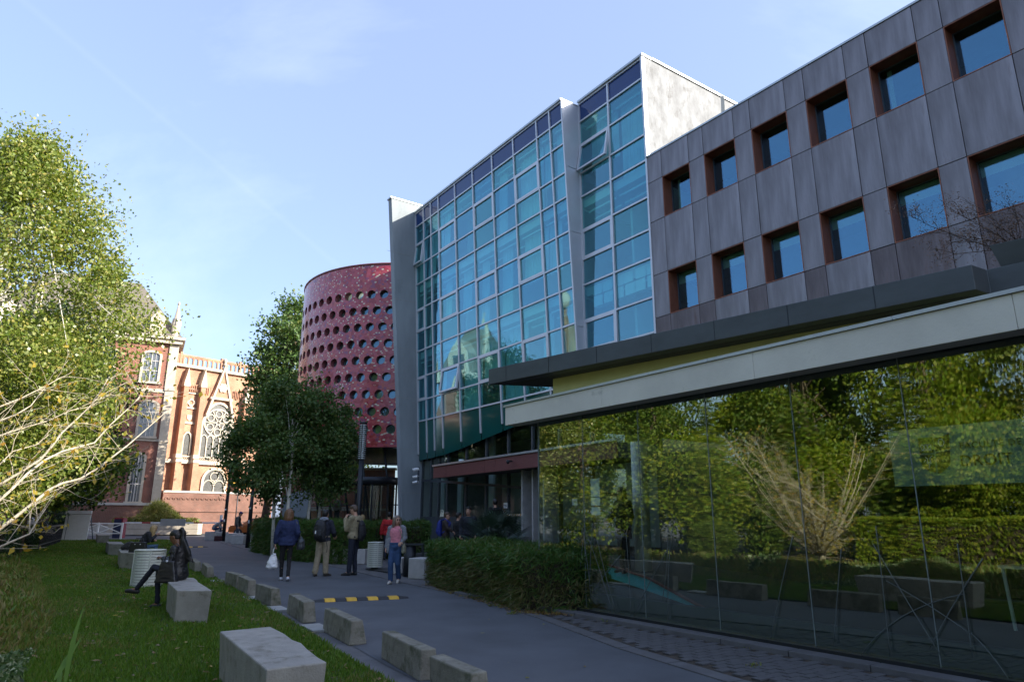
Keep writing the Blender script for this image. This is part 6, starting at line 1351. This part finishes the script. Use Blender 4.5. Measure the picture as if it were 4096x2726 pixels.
    for a in 'RL':
        if short: chain(g, [J['sh'+a], J['sh'+a].lerp(J['el'+a], .7)], [.06*k, .055*k])
        else: chain(g, [J['sh'+a], J['el'+a], J['wr'+a].lerp(J['el'+a], .08)], [(.052+topadd)*k, (.042+topadd)*k, (.031+topadd*.8)*k])
    t_ = remesh('jacket' if not short else 'shirt', g, vox, pm(top[1], top[0]), root_, wrinkle=.012)
    g = MB(); a = J['pel']; t2 = (J['waist']-J['pel']).normalized()
    q = MB(); torso(q, {**J, 'waist': J['pel']+t2*.06*k, 'chest': J['pel']+t2*.10*k, 'neck': J['pel']+t2*.13*k}, botadd*k, k*wid); g.add(q.v, q.f, 0, True)
    for a in 'RL': chain(g, [J['hi'+a], J['kn'+a], J['an'+a]+(J['kn'+a]-J['an'+a]).normalized()*.02*k], [(.082+botadd)*k, (.054+botadd)*k, (.038+botadd*1.3)*k])
    remesh('trousers', g, vox, pm(bottom[1], bottom[0]), root_, wrinkle=.010)
    for a in 'RL':
        g = MB(); f_ = (J['to'+a]-J['an'+a]); f_.z = min(f_.z, 0); d = f_.normalized(); heel = J['an'+a]-V3((d.x, d.y, 0)).normalized()*.035*k-V3((0, 0, .035*k))
        chain(g, [heel, J['an'+a].lerp(J['to'+a], .5)-V3((0, 0, .012*k)), J['to'+a]+d*.03*k], [.043*k, .045*k, .034*k]); 
        o = remesh('shoe', g, .012, pm(shoes[1], shoes[0], .6), root_)
        zmin = min(v.co.z for v in o.data.vertices)
        for v in o.data.vertices:
            if abs(loc[2]) < .02 and v.co.z < .008: v.co.z = .008
    # hair
    if hair:
        hcol = HAIR[hair[0]]; st = hair[1]; g = MB()
        headpart(g, [(0, -.045, -.06, .055, .05), (0, -.035, -.02, .078, .078), (0, -.022, .03, .086, .096), (0, -.012, .07, .085, .102), (0, -.01, .11, .066, .08), (0, -.01, .135, .03, .035)])
        if st == 'short': q = MB(); q.tube([(-.05, .07, .085), (.05, .075, .09)], [.024, .028], 8); g.add([tuple(hp(v)) for v in q.v], q.f, 0, True)
        if st in ('bob', 'long'):
            L_ = .16 if st == 'bob' else .34
            for t in np.linspace(-1.85, 1.85, 8):
                x, y = math.sin(t)*.078, -math.cos(t)*.085
                p2 = hp((x*1.16, y*1.13, -.01)); p3 = p2+V3((x*.1, y*.1, -.09))*k; p4 = p3+V3((.004*math.sin(t*9), 0, -L_*(.6+.1*math.cos(t*5))))*k; g.tube([hp((x*.7, y*.7, .09)), hp((x*1.1, y*1.08, .04)), p2, p3, p4], [.03*k, .034*k, .034*k, .032*k, .016*k], 7)
        if st == 'pony':
            def dp(p):               # hangs straight down from the back of the head
                s0 = hp((0, -.15, .06)); return hp(p) if p[1] > -.16 else s0+V3((p[0], (p[1]+.15)*.8, p[2]-.06))*k
            q = MB(); q.tube([(0, -.09, .07), (0, -.15, .085), (0, -.20, .03), (.005, -.215, -.12), (.0, -.21, -.30), (.0, -.19, -.52), (.0, -.17, -.64)], [.03, .038, .048, .052, .046, .032, .010], 10); g.add([tuple(dp(v)) for v in q.v], q.f, 0, True)
            for t in range(14):
                q = MB(); x = .05*math.cos(t*2.4); y = -.2+.05*math.sin(t*2.4); q.tube([(x*.6, -.16, .05), (x, y, -.1), (x*1.1, y, -.35), (x*.7+.01*math.sin(t), y+.03, -.55-.012*(t % 5))], [.011, .011, .010, .007], 5); g.add([tuple(dp(v)) for v in q.v], q.f, 0, True)
        o = remesh('hair', g, .012, hcol, root_, wrinkle=.006)
    return root_, J, hp
def place(root_, p): return Matrix.Translation(root_.location) @ Matrix.Rotation(root_.rotation_euler.z, 4, 'Z') @ V3(p)
def bagthing(name, label, root_, build, cat, mats):
    o = empty(name, root_.location, root_.rotation_euler.z, label, cat); build(o); return o
back = 0.0          # facing away from the camera (+Y); turn by rz
# 1 woman in the navy jacket walking away
p = G(655, 1338); r1_, J1, _ = person('woman in a loose navy jacket and black leggings walking away down the road', p, rad(18), 1.74, dict(anL=(-.07, .14, .085), toL=(-.08, .28, .03), knL=(-.085, .12, .50), knR=(.09, .03, .5), anR=(.09, -.17, .11), toR=(.1, -.03, .035), wrL=(-.27, .02, .90), elL=(-.26, -.05, 1.14), elR=(.25, -.08, 1.15), wrR=(.2, .06, .93)), hair=('auburn', 'bob'), top=((.012, .022, .075), 'navy'), shoes=((.52, .53, .60), 'trainers'), topadd=.03, hem=.08, flare=.008, botadd=.004, wid=1.02)
def f_(o):
    m = MB(); m.rings([(-.30, .04, .28, .10, .06), (-.30, .04, .33, .145, .10), (-.30, .04, .44, .13, .09), (-.29, .04, .58, .075, .05), (-.285, .04, .66, .05, .025)], 12); b = remesh('bag', m, .014, pm('plastic', (.70, .71, .72), .4, .06), o, wrinkle=.02)
    for y in (.0, .08): MB().tube([(-.31, .04, .63), (-.30, y, .74), (-.275, .045, .80)], [.02, .012, .01], 6).build('handle', pm('plastic', (.70, .71, .72)), b)
bagthing('carrier_bag', 'white plastic carrier bag in the left hand of the woman in navy', r1_, f_, 'bag', None)
def f_(o):
    m = MB(); m.rings([(.33, -.02, .74, .09, .14), (.34, -.02, .80, .10, .17), (.34, -.02, .95, .085, .16), (.32, -.02, 1.06, .03, .06)], 12); b = remesh('pouch', m, .014, pm('grey_leather', (.045, .05, .055), .45), o, wrinkle=.015)
    MB().tube([(.32, -.02, 1.04), (.27, -.06, 1.2), (.20, -.09, 1.40), (.17, -.02, 1.475), (.19, .08, 1.38), (.31, .03, 1.06)], .012, 6).build('strap', pm('strap', (.12, .12, .13)), b)
bagthing('shoulder_bag', 'dark grey leather shoulder bag hanging on the woman in navy', r1_, f_, 'bag', None)
# 2 man with the black backpack
p = G(741, 1327); r2_, J2, _ = person('man in beige trousers and dark jacket with grey hood seen from behind', p, rad(-12), 1.73, dict(anL=(-.14, -.10, .09), knL=(-.12, -.02, .5), toL=(-.18, .05, .03), anR=(.10, .04, .085), toR=(.16, .17, .03), elR=(.27, .02, 1.15), wrR=(.20, .22, 1.05), elL=(-.27, .02, 1.15), wrL=(-.18, .22, 1.05)), hair=('black', 'short'), top=((.014, .017, .03), 'midnight'), bottom=((.30, .25, .17), 'beige'), shoes=((.05, .04, .03), 'brown'), topadd=.03, botadd=.03, hem=.02)
m = MB(); m.rings([(0, -.03, 1.40, .10, .08), (0, -.045, 1.46, .135, .105), (0, -.05, 1.51, .11, .085), (0, -.03, 1.53, .06, .05)], 12); remesh('hood', m, .013, pm('hood', (.20, .22, .26)), r2_, wrinkle=.01)
def pack(o, c, big=1.0, col=((.012, .013, .016), 'pack')):
    m = MB(); m.rings([(0, -.20, .90, .10, .05), (0, -.22, .96, .15*big, .09*big), (0, -.235, 1.15, .16*big, .11*big), (0, -.225, 1.33, .14*big, .09*big), (0, -.19, 1.44, .08, .04)], 14); b = remesh('pack', m, .014, pm(col[1], col[0], .7), o, wrinkle=.01)
    m = MB(); m.rings([(0, -.31*big, .98, .10, .05), (0, -.33*big, 1.06, .12, .06), (0, -.32*big, 1.2, .11, .04)], 12); remesh('pocket', m, .014, pm(col[1], col[0]), b)
    for s_ in (-1, 1): MB().tube([(s_*.09, -.16, 1.42), (s_*.11, -.02, 1.475), (s_*.12, .13, 1.35), (s_*.13, .10, 1.15), (s_*.15, -.12, 1.0)], .022, 6).build('strap', pm(col[1], col[0]), b)
    return b
def f_(o):
    b = pack(o, None, 1.05); MB().box(-.06, -.03, -.40, -.39, 1.10, 1.18).build('tag', M['white'], b); MB().tube([(.15, -.15, .95), (.2, -.16, .75), (.19, -.15, .62)], .008, 5).build('loose_strap', pm('pack', (.012, .013, .016)), b)
bagthing('backpack', 'large black backpack on the man in beige trousers', r2_, f_, 'backpack', None)
# 3 tall smoker in the beige jacket, facing left
p = G(812, 1325); r3_, J3, hp3 = person('tall young man in a beige jacket and dark jeans smoking, turned left', p, rad(72), 1.87, dict(elL=(-.20, .12, 1.12), wrL=(-.07, .24, 1.40), hdL=(.05, -.03, .11), elR=(.25, -.02, 1.14), wrR=(.21, .10, .93), toR=(.12, .15, .03), anL=(-.09, .05, .085), toL=(-.1, .20, .03), head=(0, .05, 1.605)), hair=('brown', 'short'), top=((.27, .23, .14), 'tan'), bottom=((.012, .016, .03), 'indigo'), topadd=.034, botadd=.014, hem=.02, head_pitch=-.35, vox=.016)
def f_(o): pack(o, None, .85)
bagthing('backpack', 'black backpack on the smoker in the beige jacket', r3_, f_, 'backpack', None)
cg = MB(); cg.tube([hp3((0, .10, -.070)), hp3((-.02, .17, -.085))], .005, 6); o = empty('cigarette', r3_.location, r3_.rotation_euler.z, 'lit cigarette at the lips of the tall smoker', 'cigarette'); cg.build('paper', M['white'], o)
# 4 woman in pink with the grey cardigan
p = G(910, 1343); r4_, J4, hp4 = person('grey haired woman in a pink top, open grey cardigan and jeans walking towards the camera', p, rad(172), 1.58, dict(anR=(.06, .16, .085), toR=(.07, .30, .04), knR=(.08, .16, .5), anL=(-.07, -.12, .12), toL=(-.08, .02, .04), knL=(-.09, .08, .5), elL=(-.24, .02, 1.15), wrL=(-.20, .20, 1.06), elR=(.25, -.06, 1.14), wrR=(.26, .02, .9)), hair=('grey', 'bob'), top=((.62, .22, .27), 'pink'), bottom=((.025, .06, .14), 'jeans'), shoes=((.5, .47, .42), 'canvas'), topadd=.012, botadd=.022, head_turn=.8, wid=1.08)
g = MB()
for s_, a in ((1, 'R'), (-1, 'L')):
    chain(g, [J4['sh'+a], J4['el'+a], J4['wr'+a].lerp(J4['el'+a], .08)], [.075, .062, .05])
    chain(g, [V3((s_*.12, -.02, 1.30)), V3((s_*.155, .0, 1.0)), V3((s_*.19, .02, .72))], [.06, .06, .05])
g.rings([(0, -.09, .72, .17, .035), (0, -.085, .95, .165, .04), (0, -.075, 1.25, .15, .04)], 12)
remesh('cardigan', g, .015, pm('greyknit', (.19, .20, .22), .95, .45, 60), r4_, wrinkle=.01)
m = MB(); [m.bar(hp4((a, .105, .012)), hp4((b, .1, .012)), .006, .03) for a, b in ((-.05, -.012), (.012, .05))]; m.build('glasses', M['dark'], r4_)
def f_(o):
    m = MB(); m.rings([(-.24, .14, .70, .05, .08), (-.24, .14, .75, .06, .10), (-.24, .14, .87, .04, .08), (-.24, .14, .92, .02, .03)], 12); b = remesh('pouch', m, .013, pm('olivebag', (.20, .19, .13), .6), o, wrinkle=.01)
    MB().tube([(-.23, .13, .9), (-.22, .17, 1.0), (-.12, .14, 1.24), (-.12, .0, 1.33), (-.15, -.1, 1.2)], .01, 6).build('strap', pm('olivebag', (.2, .19, .13)), b)
bagthing('hand_bag', 'small olive grey bag held by the woman in pink', r4_, f_, 'bag', None)
# 5 man in the red jacket
p = G(893, 1288); r5_, _, _ = person('man in a red jacket with a dark chest stripe walking away behind the slatted bin', p, rad(12), 1.72, dict(elL=(-.26, .0, 1.14), wrL=(-.27, .08, .9), anR=(.1, .1, .09), toR=(.11, .24, .03), anL=(-.1, -.12, .1), toL=(-.11, .02, .03)), hair=('black', 'short'), top=((.42, .018, .022), 'red'), bottom=((.02, .024, .04), 'slacks'), topadd=.03, hem=.03)
m = MB(); m.rings([(0, 0, 1.235, .212, .158), (0, 0, 1.255, .214, .16)], 18); m.build('chest_stripe', pm('slacks', (.02, .024, .04)), r5_)
# 6 blonde sitter behind the hedge, 7 walker by the door
p = G(800, 1290); person('blonde woman in pale blue standing behind the beige jacket smoker', p+Vector((0, 2.2, 0)), rad(-40), 1.62, {}, hair=('blonde', 'long'), top=((.22, .27, .33), 'paleblue'), bottom=((.10, .11, .11), 'greypants'), topadd=.02)
p = AT(776, 1190, 38); r7_, _, _ = person('woman in grey with a brown bag walking on the terrace by the gate frames', (p.x, 38, 1.0), rad(-25), 1.70, dict(anR=(.1, .1, .09), toR=(.11, .24, .03)), hair=('black', 'short'), top=((.17, .15, .14), 'greytop'), topadd=.02)
def f_(o):
    m = MB(); m.rings([(.08, -.18, 1.02, .10, .06), (.08, -.19, 1.14, .13, .08), (.08, -.18, 1.28, .09, .05)], 12); remesh('pouch', m, .016, pm('brownbag', (.11, .05, .03), .6), o)
bagthing('shoulder_bag', 'brown bag on the back of the woman by the gate frames', r7_, f_, 'bag', None)
SIT = dict(pel=(0, 0, .12), waist=(0, .02, .26), chest=(0, .06, .48), neck=(0, .09, .65), head=(0, .14, .78), shR=(.17, .07, .59), shL=(-.17, .07, .59), elR=(.21, .10, .34), elL=(-.21, .10, .34), wrR=(.10, .32, .33), wrL=(-.10, .32, .33), hiR=(.085, .02, .1), hiL=(-.085, .02, .1), knR=(.10, .44, .16), knL=(-.10, .44, .16), anR=(.10, .42, -.34), anL=(-.10, .42, -.34), toR=(.11, .57, -.41), toL=(-.11, .57, -.41))
# 8-10 students sitting on the terrace step
sg_ = 'students sitting on the terrace steps'
for px, yy, rz, hc_, tp, lab in ((936, 1240, 200, 'auburn', (.02, .02, .025), 'long haired student in black seated left on the terrace step'), (954, 1243, 120, 'auburn', (.03, .04, .065), 'student in dark blue looking at a phone on the terrace step'), (964, 1240, 250, 'black', (.03, .035, .05), 'dark haired student seated rightmost on the terrace step')):
    q = G(px, yy, .44); s = SN(q); person(lab, W(s[0], max(12.95, s[1]), .43), rad(rz), 1.66, SIT, hair=(hc_, 'long'), top=(tp, 'dk%d' % px), bottom=((.02, .022, .03), 'dkjeans'), topadd=.02, group=sg_, head_pitch=-.3)
# 11-13 three men talking behind the hedge, 14 man by the door
def stand(px, ph, Y, z, lab, rz, tp, hair=('brown', 'short'), **kw):
    q = AT(px, ph, Y); H_ = q.z-z; return person(lab, (q.x, Y, z), rad(rz), H_, kw.pop('pose', {}), hair=hair, top=(tp, 'st%d' % px), topadd=.028, **kw)
r11, _, hp11 = stand(1029, 1177, 23.6, 0, 'laughing man with glasses in a brown coat and blue backpack left of the palm', -95, (.035, .025, .022), pose=dict(elR=(.26, .1, 1.2), wrR=(.2, .25, 1.1)))
m = MB(); [m.bar(hp11((a, .105, .012)), hp11((b, .1, .012)), .006, .03) for a, b in ((-.05, -.012), (.012, .05))]; m.build('glasses', M['dark'], r11)
def f_(o): pack(o, None, .9, ((.015, .03, .22), 'bluepack'))
bagthing('backpack', 'blue backpack on the laughing man with glasses', r11, f_, 'backpack', None)
stand(1056, 1178, 24.4, 0, 'dark haired man in black between the laughing man and the bald browed man', -60, (.014, .015, .018), ('black', 'short'))
stand(1080, 1165, 23.0, 0, 'man in a dark sweater facing the camera beside the palm', 172, (.012, .015, .024), ('black', 'short'))
stand(1141, 1147, 23.5, .44, 'curly dark haired man in black entering the glass door behind the palm', 15, (.008, .008, .01), ('black', 'short'))
# 15 seated woman with braids on the lawn bench
bz = .48; p = Z4(1115, 985, bz); pose15 = dict(SIT); pose15.update(chest=(0, .07, .48), head=(0, .17, .785), wrR=(.07, .32, .42), wrL=(-.07, .32, .42), elR=(.21, .06, .34), elL=(-.21, .06, .34), knR=(.07, .46, .17), anR=(.03, .38, -.36), toR=(.03, .53, -.43), knL=(-.06, .47, .27), anL=(-.02, .78, -.12), toL=(-.03, .93, -.14))
r15, J15, hp15 = person('seated woman with long braided ponytail in a black leather jacket, legs crossed, using a phone', (p.x+.10, p.y, bz-.045), rad(85), 1.68, pose15, skin='dark', hair=('black', 'pony'), top=((.010, .010, .012), 'leather'), bottom=((.010, .012, .022), 'darkdenim'), shoes=((.012, .011, .011), 'flat'), topadd=.022, botadd=.006, head_pitch=-.5, vox=.013)
M['cloth_leather'].node_tree.nodes['Principled BSDF'].inputs['Roughness'].default_value = .5
ph = empty('phone', r15.location, r15.rotation_euler.z, 'phone in the hands of the seated woman with braids', 'phone'); q = (J15['wrR']+J15['wrL'])/2+Vector((0, .10, .03)); MB().cbox(q, .07, .12, .012).build('body', M['white'], ph)
def f_(o):
    m = MB(); v0 = (-.28, .06); m.hexa([(-.33, -.12, .02), (-.20, -.12, .02), (-.20, .26, .02), (-.33, .26, .02), (-.29, -.02, .38), (-.23, -.02, .38), (-.23, .2, .38), (-.29, .2, .38)]); b = remesh('tote', m, .014, pm('toteleather', (.014, .014, .017), .4), o, wrinkle=.006)
    for y in (.02, .16): MB().tube([(-.26, y, .37), (-.25, y-.02, .46), (-.21, .05, .60), (-.17, .03, .655), (-.14, -.05, .58)], .009, 6).build('handle', pm('toteleather', (.014, .014, .017)), b)
    MB().ball((-.295, .09, .37), .02, 8, 6).build('clasp', M['alu'], b)
bagthing('tote_bag', 'large black leather tote hanging at the side of the woman with braids', r15, f_, 'bag', None)
# 16 blonde woman on the third bench
p = Z4(560, 560, .48); pose16 = dict(SIT); pose16.update(chest=(0, .14, .45), neck=(0, .22, .60), head=(0, .30, .70), shR=(.17, .19, .55), shL=(-.17, .19, .55), wrR=(.05, .40, .50), elR=(.2, .25, .32), elL=(-.22, .22, .3))
r16, _, _ = person('blonde woman in a dark coat and jeans bent over on the lawn bench', (p.x, p.y+.25, .48), rad(-70), 1.66, pose16, hair=('blonde', 'long'), top=((.012, .013, .02), 'darkcoat'), bottom=((.05, .10, .18), 'lightjeans'), topadd=.035, head_pitch=-.5, head_turn=.3)
o = empty('hand_bag', Z4(545, 582, .48)+Vector((0, .12, 0)), 0, 'black handbag with silver rings standing on the bench of the blonde woman', 'bag')
MB().hexa([(-.26, -.08, .01), (.26, -.08, .01), (.26, .08, .01), (-.26, .08, .01), (-.22, -.05, .30), (.22, -.05, .30), (.22, .05, .30), (-.22, .05, .30)]).build('case', pm('toteleather', (.014, .014, .017)), o, bevel=.02)
for x in (-.08, .08): MB().ball((x, -.075, .24), .016, 8, 5).build('ring', M['alu'], o)
for y in (-.05, .05): MB().tube([(-.1, y, .29), (-.07, y, .42), (.07, y, .42), (.1, y, .29)], .009, 6).build('handle', pm('toteleather', (.014, .014, .017)), o)
o = empty('rucksack', Z4(385, 545, .48)+Vector((0, .12, 0)), 0, 'crumpled black bag lying on the bench left of the black handbag', 'bag'); m = MB(); m.rings([(0, 0, .02, .2, .14), (0, 0, .10, .21, .15), (.06, 0, .22, .12, .09), (.1, 0, .27, .05, .04)], 12); remesh('sack', m, .016, pm('pack', (.012, .013, .016)), o, wrinkle=.02)
# 17 man crouched on the far cube, 18 standing man in a vest, 19 person behind the glass
p = GO(849, 2129, .5); q = AT(489, 1219, 41.0); pose17 = dict(SIT); pose17.update(chest=(0, .22, .38), neck=(0, .36, .48), head=(0, .47, .54), shR=(.17, .32, .44), shL=(-.17, .32, .44), elR=(.2, .42, .18), elL=(-.2, .42, .18), wrR=(.08, .62, .2), wrL=(-.08, .62, .2))
r17, _, hp17 = person('man in a grey sweatshirt and cap hunched forward on a pale cube', GO(842, 2166)+Vector((0, .45, .62)), rad(-80), 1.72, pose17, hair=('black', 'short'), top=((.22, .23, .25), 'greysweat'), bottom=((.015, .03, .09), 'bluejeans'), topadd=.03)
m = MB(); m.ball((0, -.01, .09), (.098, .112, .075), 12, 8); m.v = [tuple(hp17(v)) for v in m.v]; m.build('cap', pm('cap', (.05, .04, .16)), r17)
p = AT(540, 1220, 43.5); r18, _, hp18 = person('man in a dark padded vest and blue cap standing head down by the pale cubes', (AT(540, 1228, 43).x, 43.5, 0), rad(-75), 1.82, dict(elL=(-.25, .05, 1.15), wrL=(-.2, .2, .95), head=(0, .09, 1.59)), hair=('black', 'short'), top=((.10, .10, .095), 'greysleeve'), bottom=((.03, .045, .07), 'jeans2'), topadd=.028, head_pitch=-.5)
g = MB(); torso(g, {k_: V3(v)*1.04 for k_, v in dict(pel=(0, 0, .93), waist=(0, 0, 1.07), chest=(0, .0, 1.29), neck=(0, -.01, 1.47), shR=(.175, 0, 1.4), shL=(-.175, 0, 1.4)).items()}, .055); remesh('vest', g, .02, pm('vest', (.012, .012, .016)), r18, wrinkle=.012)
m = MB(); m.ball((0, -.01, .09), (.098, .115, .075), 12, 8); m.v = [tuple(hp18(v)) for v in m.v]; m.build('cap', pm('cap', (.05, .04, .16)), r18)
q = AT(1432, 1118, 16.2); person('person in dark clothes standing behind the pavilion glass left of the white column', (q.x, 16.2, .32), rad(120), q.z-.32, dict(elR=(.24, .1, 1.15), wrR=(.15, .28, 1.05)), hair=('black', 'bob'), top=((.014, .014, .016), 'blackcoat'), topadd=.03, hem=.25)
o = empty('briefcase', GO(882, 2168), 0, 'dark red black bag on the ground before the pale cubes', 'bag'); MB().cbox((-.05, -.1, .17), .5, .2, .32).build('case', pm('maroon', (.05, .015, .018)), o, bevel=.03); MB().tube([(-.14, -.1, .33), (-.1, -.1, .4), (0, -.1, .4), (.04, -.1, .33)], .012, 6).build('handle', M['black'], o)
